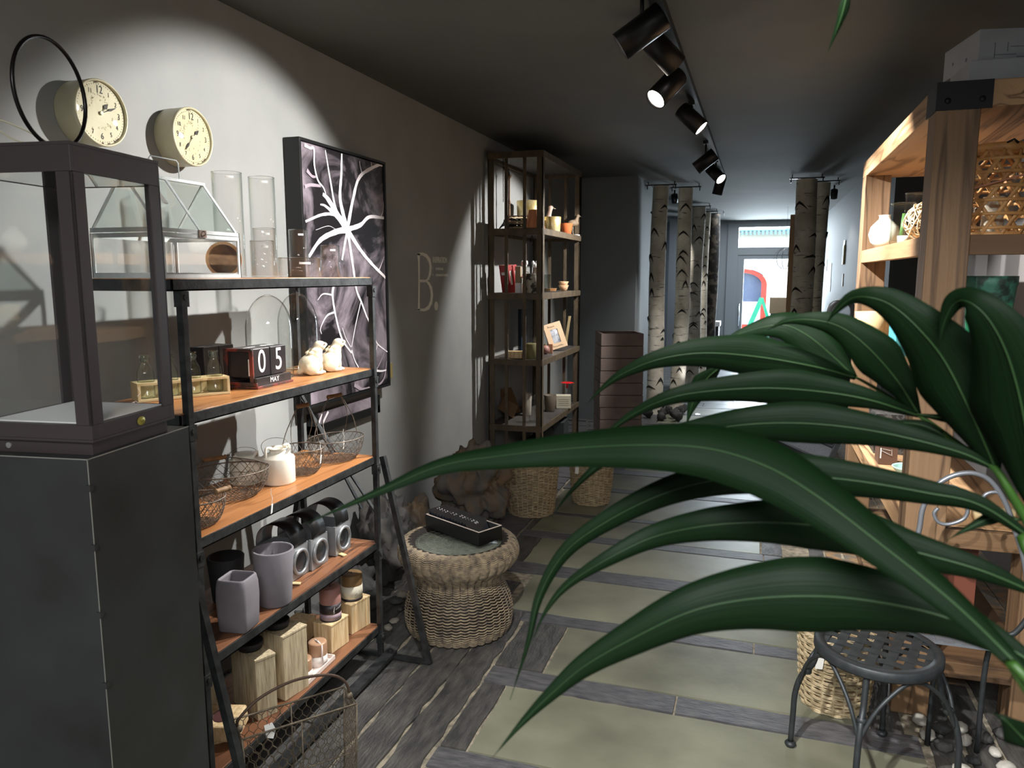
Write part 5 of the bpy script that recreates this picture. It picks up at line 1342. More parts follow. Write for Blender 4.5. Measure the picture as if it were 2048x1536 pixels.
tag(g.make('iron_finial', M_cast, loc=(p.x - .06, p.y + .17, TZ[0])), 'dark rounded iron finial behind the trivet stack', 'finial')
t = thing('iron_candlestick', 'slender dark iron candlestick rising above the trivets to the shelf top', 'candlestick', (p.x - .10, p.y + .23, TZ[0]))
g = G(); g.lathe([(0, 0), (.045, 0), (.045, .006), (.012, .02), (.008, .2), (.014, .22), (.008, .24), (.008, .4), (.02, .42), (.02, .43), (0, .43)], 16); g.make('stem', mat('bronze_rod', (96, 70, 52), .5, .5), t)
g = G(); g.tube(spline([(0, 0, .43), (.0, -.03, .47), (.0, -.09, .45), (.0, -.14, .47)], 5), .008, 6); g.make('hook_arm', M_cast, t)
t = thing('hanging_chain', 'thin black chain hanging inside the top compartment by the left post', 'chain', (TX0 + .08, TY0 + .13, TH_ - .024))
g = G()
for k in range(17): g.tube([(.004 * math.cos(a_ * PI / 3) * (1 if k % 2 else 0), .004 * math.cos(a_ * PI / 3) * (0 if k % 2 else 1), -.012 - k * .019 + .012 * math.sin(a_ * PI / 3)) for a_ in range(6)], .0016, 4, closed=True)
g.make('links', M_cast, t)
g = G(); g.tube(arc((0, 0, -.05), .04, R(-60), R(200), 14, 'yz'), .003, 5); g.tube([(0, .0, -.0), (0, 0, -.012)], .003, 5)
tag(g.make('iron_hook', M_cast, loc=(TX0 + .2, 5.95, TZ[0] - .024)), 'curved iron hook hanging under the top board', 'hook')
# board 2
M_book = mat('red_book_cover', (146, 34, 36), .5, c2=(176, 62, 58), scale=10); M_pages = mat('book_pages', (220, 206, 190), .8)
def boxy(name, px, base, w, dp, top, i, m, label, cat, rz=0, tilt=0, dx=0, extra=None):
    p = put(px, base, i, dx); s = wsc(p); H = zat(p, top) - TZ[i]; t = thing(name, label, cat, tuple(p), rz)
    g = G(); g.M = Matrix.Rotation(tilt, 4, 'Y'); g.box(-w * s / 2, w * s / 2, -dp / 2, dp / 2, 0, H); 
    mz = min(v[2] for v in g.v); g.v = [(x, y, z - mz) for x, y, z in g.v]
    g.make(extra or 'body', m, t, bevel=.001); return t, p, H, s
for (px, lab) in ((1000, 'red-covered book leaning on the second board behind the left bar'), (1027, 'second red book half hidden behind the birch-bark vase')):
    t, p, H, s = boxy('book', px, 588, 7, .09, 530, 1, M_pages, lab, 'book', R(62), R(-10), .0 if px < 1000 else -.08, 'pages')
    g = G(); g.M = Matrix.Rotation(R(-10), 4, 'Y'); g.box(-.020, -.016, -.048, .048, .004, H + .004); g.box(.016, .020, -.048, .048, .004, H + .004); g.box(-.020, .020, -.050, -.047, .004, H + .004); g.m = 1; g.box(-.0206, -.0199, -.03, .03, H * .66, H * .76); g.box(-.0206, -.0199, -.014, .014, H * .16, H * .22); g.box(-.008, .008, -.0506, -.0499, H * .3, H * .8); g.make('cover', [M_book, M_white], t)
boxy('paper_box', 982, 588, 10, .05, 566, 1, M_white, 'small white box at the left end of the second board', 'box', 0, 0, .0)
t, p, H, s = boxy('kraft_box', 982, 564, 11, .04, 553, 1, mat('kraft', (150, 132, 104), .8), 'kraft box lid resting on the small white box', 'box', 0, 0, .0); t.location.z = TZ[1] + zat(p, 566) - TZ[1]
pot('bark_vase', 1018, 588, 34, 36, 547, 1, mat('birch_bark_vase', (170, 162, 146), .8, c2=(60, 52, 44), scale=16, lo=.5, hi=.56), 'birch-bark covered pot on the second board', dx=.12)
M_jar = M_gl
for (px, lab, dx_) in ((1052, 'clear storage jar with wire clip, left of two on the second board', .0), (1070, 'clear storage jar with wire clip, right of two on the second board', .05)):
    t, p, r0, r1, H = pot('storage_jar', px, 586, 20, 20, 556, 1, M_jar, lab, 'jar', dx_)
    G().cyl((0, 0, .006), r0 * .8, H * .55, 16).make('contents', mat('amber_contents', (196, 150, 92), .6), t)
    G().lathe([(0, H), (r1 * .9, H), (r1 * .85, H + .02), (0, H + .03)], 20).make('lid', M_white, t)
    g = G(); g.tube(arc((0, 0, H + .02), .03, 0, PI, 10, 'xz'), .0025, 5); g.make('wire_clip', mat('bright_wire', (190, 184, 170), .3, .8), t)
pot('glass_tumbler', 1094, 581, 12, 16, 549, 1, glass('cloudy_glass', (235, 238, 236), (170, 176, 172)), 'clear tumbler behind the front post on the second board', 'glass', .1)
for k in range(3):
    p = put(1100, 586, 1, .1); t = thing('wooden_plate', ['lowest', 'middle', 'top'][k] + ' small wooden plate fanned at the front of the second board', 'plate', (p.x, p.y + .01 * k, TZ[1] + .0085 * k), 0, 'fanned wooden plates')
    G().lathe([(0, 0), (.035, 0), (.052, .006), (.050, .008), (.033, .003), (0, .003)], 24).make('plate_body', mat('plate_wood', (200, 158, 108), .6, c2=(170, 126, 80), scale=20), t)
for k in range(2):
    p = put(1127, 587, 1, .13); t = thing('clay_bowl', ('lower' if k == 0 else 'upper') + ' of two stacked small clay bowls at the right of the second board', 'bowl', (p.x, p.y, TZ[1] + .033 * k), 0, 'stacked clay bowls')
    G().lathe([(0, 0), (.022, 0), (.026, .003), (.046, .046), (.043, .047), (.022, .006), (0, .006)], 24).make('bowl_body', mat('cream_clay', (214, 186, 146), .7, c2=(190, 140, 104), scale=12), t)
for (px, lab) in ((1049, 'white flower-like ornament hanging left under the top board'), (1070, 'white flower-like ornament hanging right under the top board')):
    q = at(px, 525, 'x', -1.76); t = thing('hanging_ornament', lab, 'ornament', (q.x, q.y, TZ[0] - .024))
    g = G(); g.tube([(0, 0, 0), (0, 0, q.z - TZ[0] + .04)], .0012, 4); g.make('thread', M_cast, t)
    g = G(); zc = q.z - TZ[0] + .02
    for k in range(6): g.ball((.016 * math.cos(k * PI / 3), .010 * math.sin(k * PI / 3), zc - .01 * (k % 3)), .013, 8, (1, 1, 1.5))
    g.make('petals', M_white, t)
# board 3
M_navy = mat('navy_panel', (30, 40, 50), .3)
boxy('dark_box', 1025, 700, 26, .03, 618, 2, M_navy, 'tall narrow dark blue box standing at the back of the third board', 'box', R(80), 0, 0)
for k, px in enumerate((1030, 1050, 1066)):
    p = put(px, 692, 2); t = thing('wine_glass', ['left', 'middle', 'right'][k] + ' one of three upturned stem glasses on the third board', 'glass', (max(TX0 + .08, at(px, 600, 'y', 6.3 + .09 * k).x), 6.3 + .09 * k, TZ[2]), 0, 'upturned stem glasses')
    H = .18; G().lathe([(.030, 0), (.036, .03), (.038, .07), (.030, .095), (.006, .105), (.004, .11), (.004, .165), (.030, .178), (.030, .180), (0, .180)], 20).make('glass_body', M_gl, t)
pw_ = M_planky
boxy('wooden_block', 1022, 718, 32, .07, 702, 2, pw_, 'flat light wooden block at the front of the third board', 'block', R(10))
boxy('wooden_block', 1037, 724, 10, .04, 695, 2, pw_, 'upright light wooden block beside the olive pot', 'block', R(10))
t, p, r0, r1, H = pot('olive_candle', 1061, 718, 26, 26, 687, 2, mat('olive_wax', (120, 112, 70), .6), 'stout olive-coloured candle behind the front post on the third board', 'candle', solid_=True)
g = G(); g.tube([(0, 0, H), (.004, 0, H + .012)], .0012, 4); g.make('wick', M_wick, t)
p = put(1091, 708, 2); t = thing('pink_bauble', 'dusty pink ball ornament just right of the front post', 'ornament', (p.x, p.y, TZ[2])); G().ball((0, 0, .036), .036, 14).make('ball', M_pink, t); G().cyl((0, 0, .07), .008, .012, 10).make('cap', M_gold, t)
boxy('wooden_block', 1101, 706, 9, .035, 688, 2, mat('rosy_wood', (190, 138, 108), .6), 'little rosy wooden cube beside the pink ball ornament', 'block', R(10))
p = put(1128, 702, 2)
pf_ = thing('photo_frame', 'pale wooden photo frame leaning back on the third board of the tall shelf', 'picture frame', (p.x, p.y + .02, TZ[2]), R(38))
s = wsc(p); W_, H_ = .165, .235
g = G(); g.M = Matrix.Rotation(R(-16), 4, 'X') @ Matrix.Rotation(R(-14), 4, 'Y')
g.box(-W_ / 2, -.035, 0, .012, .012, H_); g.box(.035, W_ / 2, 0, .012, .012, H_); g.box(-.035, .035, 0, .012, .012, .06); g.box(-.035, .035, 0, .012, H_ - .055, H_)
Mf = g.M.copy(); mz = min(v[2] for v in g.v); g.v = [(x, y, z - mz) for x, y, z in g.v]; g.make('wooden_frame', mat('frame_pale_wood', (206, 174, 138), .6), pf_)
g = G(); g.M = Matrix.Translation((0, 0, -mz)) @ Mf; g.box(-.035, .035, .004, .010, .06, H_ - .055); g.make('photograph', mat('bw_photo', (120, 124, 134), .2, c2=(210, 212, 218), scale=22), pf_)
squiggle('handwriting', .06, .012, 4, .0010, M_wick, pf_, Matrix.Translation((0, 0, -mz)) @ Mf @ Matrix.Translation((-.01, -.0008, H_ - .03)), 1)
squiggle('handwriting', .09, .010, 6, .0010, M_wick, pf_, Matrix.Translation((0, 0, -mz)) @ Mf @ Matrix.Translation((0, -.0008, .034)), 1)
boxy('small_easel', 1136, 690, 5, .01, 632, 2, M_pale, 'thin pale wooden slat standing behind the photo frame', 'slat', 0, R(8))
# board 4
boxy('wooden_plank', 1003, 838, 44, .02, 812, 3, M_pale2 if False else mat('brown_plank', (104, 78, 50), .7), 'brown wooden plank leaning low at the left of the fourth board', 'plank', R(60), R(30))
boxy('wooden_plank', 1030, 830, 10, .12, 776, 3, MATS['brown_plank'], 'larger brown board leaning at the back of the fourth board', 'plank', R(-20), R(-28), 0)
pot('cream_pot', 1054, 830, 16, 20, 786, 3, mat('cream_glaze', (180, 172, 158), .6), 'tapered cream pot on the fourth board, behind the right bar')
for k, (px, b_) in enumerate(((1064, 843), (1080, 845))):
    t, p, r0, r1, H = pot('bubbled_glass', px, b_, 13, 15, 789 + 2 * k, 3, M_gl, ['left', 'right'][k] + ' one of two tall clear tumblers at the front of the fourth board', 'glass')
    g = G(); g.lathe([(r0 * .95, .001), (r0 * 1.02, .004)], 20); g.lathe([(r1 * .97, H - .002), (r1 * 1.03, H)], 20); g.make('rim', MATS['glass_rim'], t)
pot('taupe_pot', 1100, 822, 20, 25, 790, 3, mat('taupe_clay', (100, 88, 74), .7), 'taupe tapered pot right of the front post on the fourth board')
t, p, H, s = boxy('cream_box', 1127, 815, 29, .09, 790, 3, mat('cream_card', (196, 190, 168), .7), 'cream cardboard box with faint printed lines on the fourth board', 'box', R(15))
g = G()
for k in range(4): g.box(-.045, .045, -.0462, -.0455, H * .25 + k * H * .15, H * .25 + k * H * .15 + .0015)
g.make('printed_lines', mat('faint_print', (130, 124, 108), .7), t)
t, p, r0, r1, H = pot('glass_decanter', 1134, 806, 26, 20, 772, 3, M_gl, 'clear glass bottle with red flower-shaped stopper', 'bottle', solid_=False)
p.x = TX1 - .05; 
g = G(); M_redg = mat('red_plastic', (206, 40, 44), .35)
g.tube([(0, 0, H - .02), (0, 0, H + .035)], .010, 10)
g.surf(lambda u, v: (.058 * u * (1 + .14 * math.cos(7 * 2 * PI * v)) * math.cos(2 * PI * v), .058 * u * (1 + .14 * math.cos(7 * 2 * PI * v)) * math.sin(2 * PI * v), H + .040 - .010 * u * u), 6, 56, cv=True); g.make('red_stopper', M_redg, t)
# floor level under the last board
boxy_ = thing('storage_crate', 'dark square crate with handle cut-out standing on the floor inside the tall shelf', 'crate', (-1.66, 6.25, .12), .1)
g = G(); g.box(-.12, .12, -.14, .14, 0, .24); g.make('crate_body', mat('slate_crate', (50, 54, 56), .6), boxy_, bevel=.003)
g = G(); g.tube(arc((0, -.142, .17), .035, 0, PI, 10, 'xz'), .006, 6); g.make('handle', M_cast, boxy_)

# ================================================================== PLANTER, BIRCH TRUNKS
t = thing('tall_planter', 'tall square brown planter made of stacked stone-look layers beside the tall shelf', 'planter', (-1.27, 7.24, 0), R(20))
M_pl = mat('planter_stone', (128, 112, 104), .8, c2=(112, 97, 90), scale=5, bump=.25, bscale=30); M_pld = mat('planter_joint', (60, 54, 50), .9)
g = G(); nl = 9; pw_ = .205; Ht = 1.055
random.seed(8)
zz = 0
for k in range(nl):
    h_ = Ht / nl; g.m = 0; a_, b_ = pw_ + random.uniform(-.004, .004), pw_ + random.uniform(-.004, .004)
    if k < nl - 1: g.box(-a_, a_, -b_, b_, zz + .003, zz + h_ - .003)
    else:
        w_ = .03; g.box(-a_, a_, -b_, -b_ + w_, zz + .003, zz + h_); g.box(-a_, a_, b_ - w_, b_, zz + .003, zz + h_); g.box(-a_, -a_ + w_, -b_ + w_, b_ - w_, zz + .003, zz + h_); g.box(a_ - w_, a_, -b_ + w_, b_ - w_, zz + .003, zz + h_)
    zz += h_
g.m = 1; g.box(-pw_ + .008, pw_ - .008, -pw_ + .008, pw_ - .008, 0, Ht - .06)
g.make('planter_body', [M_pl, M_pld], t, bevel=.004)
M_birch = bpy.data.materials.new('birch_bark'); M_birch.use_nodes = True; MATS['birch_bark'] = M_birch
n = M_birch.node_tree.nodes; l = M_birch.node_tree.links; b = n['Principled BSDF']; b.inputs['Roughness'].default_value = .75
tc = n.new('ShaderNodeTexCoord'); mp = n.new('ShaderNodeMapping'); l.new(tc.outputs['Object'], mp.inputs[0]); mp.inputs['Scale'].default_value = (3, 3, 18)
t1 = n.new('ShaderNodeTexNoise'); t1.inputs['Scale'].default_value = 2.2; t1.inputs['Detail'].default_value = 4; l.new(mp.outputs[0], t1.inputs['Vector'])
r1_ = n.new('ShaderNodeValToRGB'); l.new(t1.outputs[0], r1_.inputs[0]); r1_.color_ramp.elements[0].position = .62; r1_.color_ramp.elements[0].color = (1, 1, 1, 1); r1_.color_ramp.elements[1].position = .70; r1_.color_ramp.elements[1].color = (.05, .045, .04, 1)
t2 = n.new('ShaderNodeTexNoise'); t2.inputs['Scale'].default_value = 6; t2.inputs['Detail'].default_value = 8; l.new(tc.outputs['Object'], t2.inputs['Vector'])
r2_ = n.new('ShaderNodeValToRGB'); l.new(t2.outputs[0], r2_.inputs[0]); r2_.color_ramp.elements[0].position = .35; r2_.color_ramp.elements[0].color = lin((186, 176, 158)); r2_.color_ramp.elements[1].position = .65; r2_.color_ramp.elements[1].color = lin((228, 220, 204))
mx = n.new('ShaderNodeMix'); mx.data_type = 'RGBA'; mx.blend_type = 'MULTIPLY'; mx.inputs[0].default_value = .85; l.new(r2_.outputs[0], mx.inputs[6]); l.new(r1_.outputs[0], mx.inputs[7]); l.new(mx.outputs[2], b.inputs['Base Color'])
bp = n.new('ShaderNodeBump'); bp.inputs['Strength'].default_value = .5; l.new(t1.outputs[0], bp.inputs['Height']); l.new(bp.outputs[0], b.inputs['Normal'])
M_scar = mat('birch_scar', (34, 28, 24), .9)
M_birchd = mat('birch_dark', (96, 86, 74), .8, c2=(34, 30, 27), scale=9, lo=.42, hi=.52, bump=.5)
def birch(px, Y, r, lean, label, seed, m=M_birch, top=2.58, amp=1.0, z0=0):
    q = at(px, 500, 'y', Y); t = thing('birch_trunk', label, 'tree trunk', (q.x, Y, 0))
    rnd = random.Random(seed)
    ph = rnd.uniform(0, 6)
    def ax(z): return Vector((lean * z + .012 * amp * math.sin(z * 2.1 + ph), .01 * math.sin(z * 1.7 + ph), z))
    g = G(); n_ = 46
    def f(u, v):
        z = z0 + (top - z0) * u; c = ax(z); a = 2 * PI * v; rr = r * (1.08 - .10 * z / 2.6) * (1 + .04 * noise.noise(Vector((math.cos(a), math.sin(a), z * 2 + seed))))
        return (c.x + rr * math.cos(a), c.y + rr * math.sin(a), z)
    g.surf(f, n_, 22, cv=True); g.lathe([(0, 0), (r * .97, 0)], 22, tuple(ax(top)), False)
    if m is M_birch:
        g.m = 1
        for k in range(15):      # dark brow-shaped branch scars facing all ways
            z = z0 + .1 + (top - z0 - .2) * (k + rnd.random()) / 15; a0 = rnd.uniform(0, 2 * PI) if k % 2 else rnd.uniform(PI * 1.1, PI * 1.9); c = ax(z); w = rnd.uniform(.3, .95); hh = rnd.uniform(.012, .05); pts = []
            for j in range(7):
                s_ = -1 + j / 3; a = a0 + s_ * w; rr = r * 1.075 * (1.0 - .09 * z / 2.6) + .001; pts.append((c.x + rr * math.cos(a), c.y + rr * math.sin(a), z - hh * abs(s_) ** 1.3 * 2))
            g.tube(pts, [.002, .006, .011, .016, .011, .006, .002], 5)
    g.make('trunk', [m, M_scar], t)
    g = G(); pz = HC - .03; c = ax(top)
    g.box(c.x - .17, c.x + .17, -.02, .02, pz - .012, pz); g.box(c.x - .15, c.x - .14, -.005, .005, pz, HC - .001); g.box(c.x + .14, c.x + .15, -.005, .005, pz, HC - .001)
    g.box(c.x - .16, c.x - .15, -.01, .01, pz - .05, pz - .012); g.box(c.x + .15, c.x + .16, -.01, .01, pz - .05, pz - .012); g.tube([(c.x, 0, pz - .012), (c.x, 0, top)], .012, 6)
    g.make('ceiling_bracket', M_blk, t)
birch(1314, 8.75, .088, .012, 'birch trunk nearest the grey pier, leftmost of the left trunk group', 1)
birch(1362, 9.05, .082, .018, 'second pale birch trunk in the left group', 2)
birch(1391, 11.6, .100, .010, 'brighter birch trunk lit from the floor, third in the left group', 3)
birch(1411, 12.6, .060, .0, 'thin sliver of birch trunk between the lit trunk and the dark one', 4)
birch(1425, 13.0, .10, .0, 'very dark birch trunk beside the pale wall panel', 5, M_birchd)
birch(1606, 8.6, .105, .004, 'thick birch trunk right of the glass door', 6)
birch(1637, 8.95, .075, .0, 'slimmer brown birch trunk against the right wall, behind the thick one', 7)
t = thing('leaning_board', 'warm wooden board leaning behind the thick birch trunk', 'board', (.36, 9.6, 0)); G().box(-.05, .05, 0, .03, 0, 2.3).make('board_body', mat('board_orange', (150, 116, 84), .7), t)
for k, (px, py, lab) in enumerate(((1395, 829, 'tiny bright floor uplight left, by the birch trunks'), (1519, 803, 'tiny bright floor uplight in the middle of the far aisle'), (1537, 883, 'tiny bright floor uplight beside the mesh chair'), (1474, 755, 'tiny floor uplight farthest away near the door'))):
    q = at(px, py, 'z', .003); t = thing('floor_uplight', lab, 'floor light', tuple(q)); G().lathe([(0, .0), (.035, .0), (.035, .003), (.022, .004)], 20).make('ring', M_seam, t); G().lathe([(.022, .004), (0, .0045)], 16).make('lens', mat('uplight_glow', (240, 246, 255), .3, emit=25), t)
    if k == 0: spot('floor_uplight_beam', (q.x, q.y, .02), (q.x - .1, q.y + .3, 2.5), 14, 60, .5, .02, (.95, .97, 1))
g = G()
random.seed(5)
PL_ += [(at(1314, 500, 'y', 8.75).x, 8.75, .10), (at(1362, 500, 'y', 9.05).x, 9.05, .10)]
for k in range(11):
    fp = free(-1.22, -.78, 8.32, 8.92, .08)
    if fp: stone((fp[0], fp[1], 0.002), random.uniform(.045, .06), (1, 1, 1), k + 30, 'dark rock heaped at the feet of the left birch trunks', M_rock, 'slate_rock', .4, k, 'rock', 'rocks around the birch feet', facet=2.4, n=8)
# ================================================================== RIGHT SIDE
M_rw = wood('reclaimed_timber', (140, 110, 80), (112, 86, 60), (76, 56, 40), axis=2, scale=4.5, rough=.65, bump=.3, rings=1.0)
M_rwy = wood('reclaimed_timber_long', (186, 148, 108), (154, 118, 82), (104, 76, 50), axis=1, scale=4.5, rough=.65, bump=.3, rings=1.0)
M_rwx = wood('reclaimed_timber_cross', (118, 90, 62), (88, 64, 42), (54, 40, 28), axis=0, scale=4.5, rough=.7, bump=.3)
RX0, RX1, RY0, RY1, RZT = .53, .985, 2.90, 4.80, 2.225
us = thing('timber_shelf', 'big reclaimed timber shelf unit with thick square posts on the right', 'shelf', (RX0, RY0, 0))
pw = .13
for k, (x, y) in enumerate(((0, 0), (0, RY1 - RY0 - pw), (RX1 - RX0 - .08, 0), (RX1 - RX0 - .08, RY1 - RY0 - pw))):
    g = G(); g.box(x, x + (pw if x == 0 else .08), y, y + pw, 0, RZT - .085); g.make('post', M_rw, us, bevel=.004)
W_, D_ = RX1 - RX0, RY1 - RY0
g = G(); g.box(0, W_, 0, D_, RZT - .085, RZT); g.make('top_board', M_rwy, us, bevel=.004)
for i, z in enumerate((1.735, 1.258, .715)):
    g = G(); g.box(.006, W_ - .004, pw * .4, D_ - pw * .4, z - .03, z - .0008); g.make('shelf_board', M_rwy, us, bevel=.002)
    g = G(); g.box(.004, .045, pw - .001, D_ - pw + .001, z - .068, z - .002); g.make('front_rail', M_rwy, us, bevel=.002)
    g = G(); g.box(pw - .001, W_, .012, .052, z - .068, z - .002); g.make('end_rail', M_rwx, us, bevel=.002)
g = G(); g.box(.004, W_, .004, D_ - .004, .165, .2242); g.make('bottom_board', M_rwx, us, bevel=.003)
M_br = mat('black_corner_bracket', (20, 20, 22), .55, .4)
for (x0, x1, y0, y1) in ((-.003, .16, -.004, .0), (-.004, .0, -.003, .15)):
    g = G(); g.box(x0, x1, y0, y1, RZT - .09, RZT); g.make('corner_bracket', M_br, us)
for (x, y) in ((.03, -.004), (.13, -.004)):
    g = G(); g.M = Matrix.Translation((x, y, RZT - .06)) @ Matrix.Rotation(R(90), 4, 'X'); g.ball((0, 0, 0), .010, 8, (1, 1, .5)); g.make('bolt_head', M_br, us)
g = G(); g.M = Matrix.Translation((-.0, .065, .075)) @ Matrix.Rotation(R(-90), 4, 'Y'); g.lathe([(.032, 0), (.052, .002), (.054, .008), (.05, .014), (.032, .016)], 24); g.make('bolt_washer', mat('zinc_ring', (180, 180, 184), .4, .7), us)
RZ = [1.735, 1.258, .715, .225, RZT]
def RP(px, py, i): return at(px, py, 'z', RZ[i])
def RY(px, i, y):      # point above board i at depth y seen at column px
    p = at(px, 600, 'y', y); return Vector((p.x, y, RZ[i]))
# boxes on top
M_wb = mat('white_carton', (176, 178, 182), .7, c2=(164, 166, 170), scale=6)
g = G(); g.box(0, .5, 0, .24, 0, .085)
p0 = at(1938, 148, 'y', 3.0)
t = thing('carton', 'lower white carton on top of the timber shelf', 'box', (p0.x, 3.0, RZT), R(2)); g.make('carton_body', M_wb, t, bevel=.002)
p0 = at(1957, 100, 'y', 3.03)
t = thing('carton', 'upper white carton with printing, stacked on the lower one', 'box', (p0.x - .0, 3.03, RZT + .0862), R(10)); g = G(); g.box(-.0, .5, 0, .28, 0, .105); g.make('carton_body', M_wb, t, bevel=.002)
g = G(); g.box(.05, .052, -.0008, 0, .01, .06); g.box(.05, .12, -.0008, 0, .02, .022); g.box(.09, .092, -.0008, 0, .03, .06); g.box(.10, .20, -.0008, 0, .045, .047); g.box(.12, .22, -.0008, 0, .012, .014)
g.obox((-.0004, .09, .03), (.0008, .012, .012)); g.obox((-.0004, .2, .045), (.0008, .01, .01)); g.make('printing', mat('carton_print', (104, 106, 110), .7), t)
squiggle('small_print', .05, .004, 6, .0007, MATS['carton_print'], t, Matrix.Translation((.17, -.0008, .085)))
# woven bamboo lantern on board 1
bl = thing('bamboo_lantern', 'tall open-weave bamboo lantern with glass inside and strap handle', 'lantern', (.795, 3.21, RZ[0]))
M_bam = mat('bamboo_strip', (208, 158, 98), .5, c2=(182, 130, 76), scale=20); rB = .125; hB = .30
def rbl(z): return rB * (1.0 if z < hB * .82 else 1.0 - .22 * ((z - hB * .82) / (hB * .18)) ** 1.6) * (.93 + .07 * min(1, z / .08))
def strip(g, a0, sl, z0, z1, w, off):
    k = max(6, int(abs(z1 - z0) / .012) + int(abs(sl) * 10)); vs = []; fs = []
    for i in range(k + 1):
        u = i / k; z = z0 + (z1 - z0) * u; a = a0 + sl * u; r_ = rbl(z) + off + .0015 * math.sin(u * 26)
        nx = -math.sin(a); d = Vector((sl * r_ * nx, sl * r_ * math.cos(a), (z1 - z0))); d.normalize(); wdir = Vector((math.cos(a), math.sin(a), 0)).cross(d)
        c = Vector((r_ * math.cos(a), r_ * math.sin(a), z))
        vs += [tuple(c + wdir * w), tuple(c - wdir * w)]
    fs = [(2 * i, 2 * i + 1, 2 * i + 3, 2 * i + 2) for i in range(k)]; g.add(vs, fs, True)
g = G()
for k in range(12):
    a = 2 * PI * k / 12; strip(g, a, 1.55, .004, hB, .0068, .001); strip(g, a, -1.55, .004, hB, .0068, -.001)
for z in [.03, .078, .126, .174, .222, .268]: strip(g, 0, 2 * PI, z, z + .0001, .0058, .003)
g.make('open_weave', M_bam, bl, solid=.0014)
g = G(); g.lathe([(rbl(hB) - .004, hB - .004), (rbl(hB) + .003, hB - .004), (rbl(hB) + .003, hB + .024), (rbl(hB) - .004, hB + .024)], 36); g.make('band', M_bam, bl); g = G(); g.lathe([(rbl(0) - .003, 0), (rbl(0) + .004, 0), (rbl(0) + .004, .016), (rbl(0) - .003, .016)], 36); g.make('band', M_bam, bl)
g = G(); g.cyl((0, 0, .008), .062, .006, 24); g.lathe([(.062, .012), (.062, .25), (.060, .25)], 28); g.make('glass_insert', M_gl, bl)
g = G(); g.cyl((0, 0, .015), .035, .13, 20); g.make('white_candle', M_cream, bl)
g = G(); g.bar((-.10, -.13, .165), (.16, -.14, .235), .018, .006); g.make('strap_handle', mat('strap_wood', (176, 110, 72), .5), bl)
g = G(); g.tube([(.0, -rbl(hB), hB + .02), (.02, -rbl(hB) - .006, hB + .03), (.035, -rbl(hB), hB + .018)], .004, 6); g.make('knot', M_cast, bl)
# vine ball, glasses, round vase
M_vine = mat('peeled_vine', (214, 196, 162), .6, c2=(180, 156, 118), scale=20)
def vine(c, r, label, m, seed, n_=26):
    rnd = random.Random(seed); g = G()
    for k in range(n_):
        ax_ = Vector((rnd.gauss(0, 1), rnd.gauss(0, 1), rnd.gauss(0, 1))).normalized(); u = ax_.orthogonal().normalized(); w = ax_.cross(u); rr = r * rnd.uniform(.86, .99); h_ = rnd.uniform(-.3, .3) * r; r2 = math.sqrt(max(rr * rr - h_ * h_, 0)); tr_ = rnd.uniform(.025, .05) * r
        g.tube([ax_ * h_ + u * r2 * math.cos(a * PI / 16) * (1 + .03 * math.sin(a)) + w * r2 * math.sin(a * PI / 16) for a in range(32)], tr_, 5, closed=True)
    mz = min(v[2] for v in g.v); g.v = [(x, y, z - mz) for x, y, z in g.v]
    return tag(g.make('vine_ball', m, loc=c), label, 'ball')
p = at(1830, 425, 'y', 3.42); vine((.622, 3.46, RZ[0]), .080, 'ball of pale peeled vine on the second timber shelf board, left of the post', M_vine, 2)
vine((.80, 3.60, RZ[0]), .075, 'ball of dark vine half hidden between post and bamboo lantern', mat('dark_vine', (88, 76, 66), .6), 5)
q = RY(1762, 0, 4.10)
t = thing('round_vase', 'white spherical vase at the far end of the upper timber board', 'vase', (q.x + .0, 4.15, RZ[0]))
G().lathe([(0, .002), (.034, 0), (.060, .025), (.070, .062), (.062, .098), (.036, .126), (.027, .134), (.026, .150), (.030, .154), (.022, .154), (.021, .134), (.016, .12), (0, .12)], 32).make('vase_body', M_can, t)
for k, (px, y, h_, r_, lab) in enumerate(((1788, 3.86, .185, .048, 'greenish square-shouldered glass vase in front of the white round vase'), (1812, 3.72, .215, .040, 'taller clear glass vase between green glass and vine ball'))):
    q = RY(px, 0, y); t = thing('glass_vase', lab, 'vase', (q.x + .01, y, RZ[0]))
    G().lathe([(0, .003), (r_ * .9, .003), (r_, .012), (r_, h_ * .9), (r_ * 1.08, h_), (r_ * 1.0, h_), (r_ * .93, h_ * .9), (r_ * .92, .02), (0, .02)], 24).make('vase_body', M_glg if k == 0 else M_gl, t)
    G().lathe([(r_ * 1.0, h_ - .003), (r_ * 1.09, h_), (r_ * 1.0, h_ + .003)], 24).make('rim', MATS['glass_rim'], t)
    if k == 0: g = G(); g.tube([(0, 0, .02), (.01, .01, .14)], .010, 8); g.make('green_stem', mat('green_liquid', (70, 104, 50), .4), t)
q = RY(1800, 0, 3.60); t = thing('tealight_cup', 'small white tealight cup beside the vine ball', 'candle holder', (q.x, 3.62, RZ[0])); G().lathe([(0, 0), (.024, 0), (.026, .03), (.022, .03), (.02, .01), (0, .01)], 20).make('cup', M_can, t); G().cyl((0, 0, .010), .018, .012, 16).make('wax', M_cream, t)
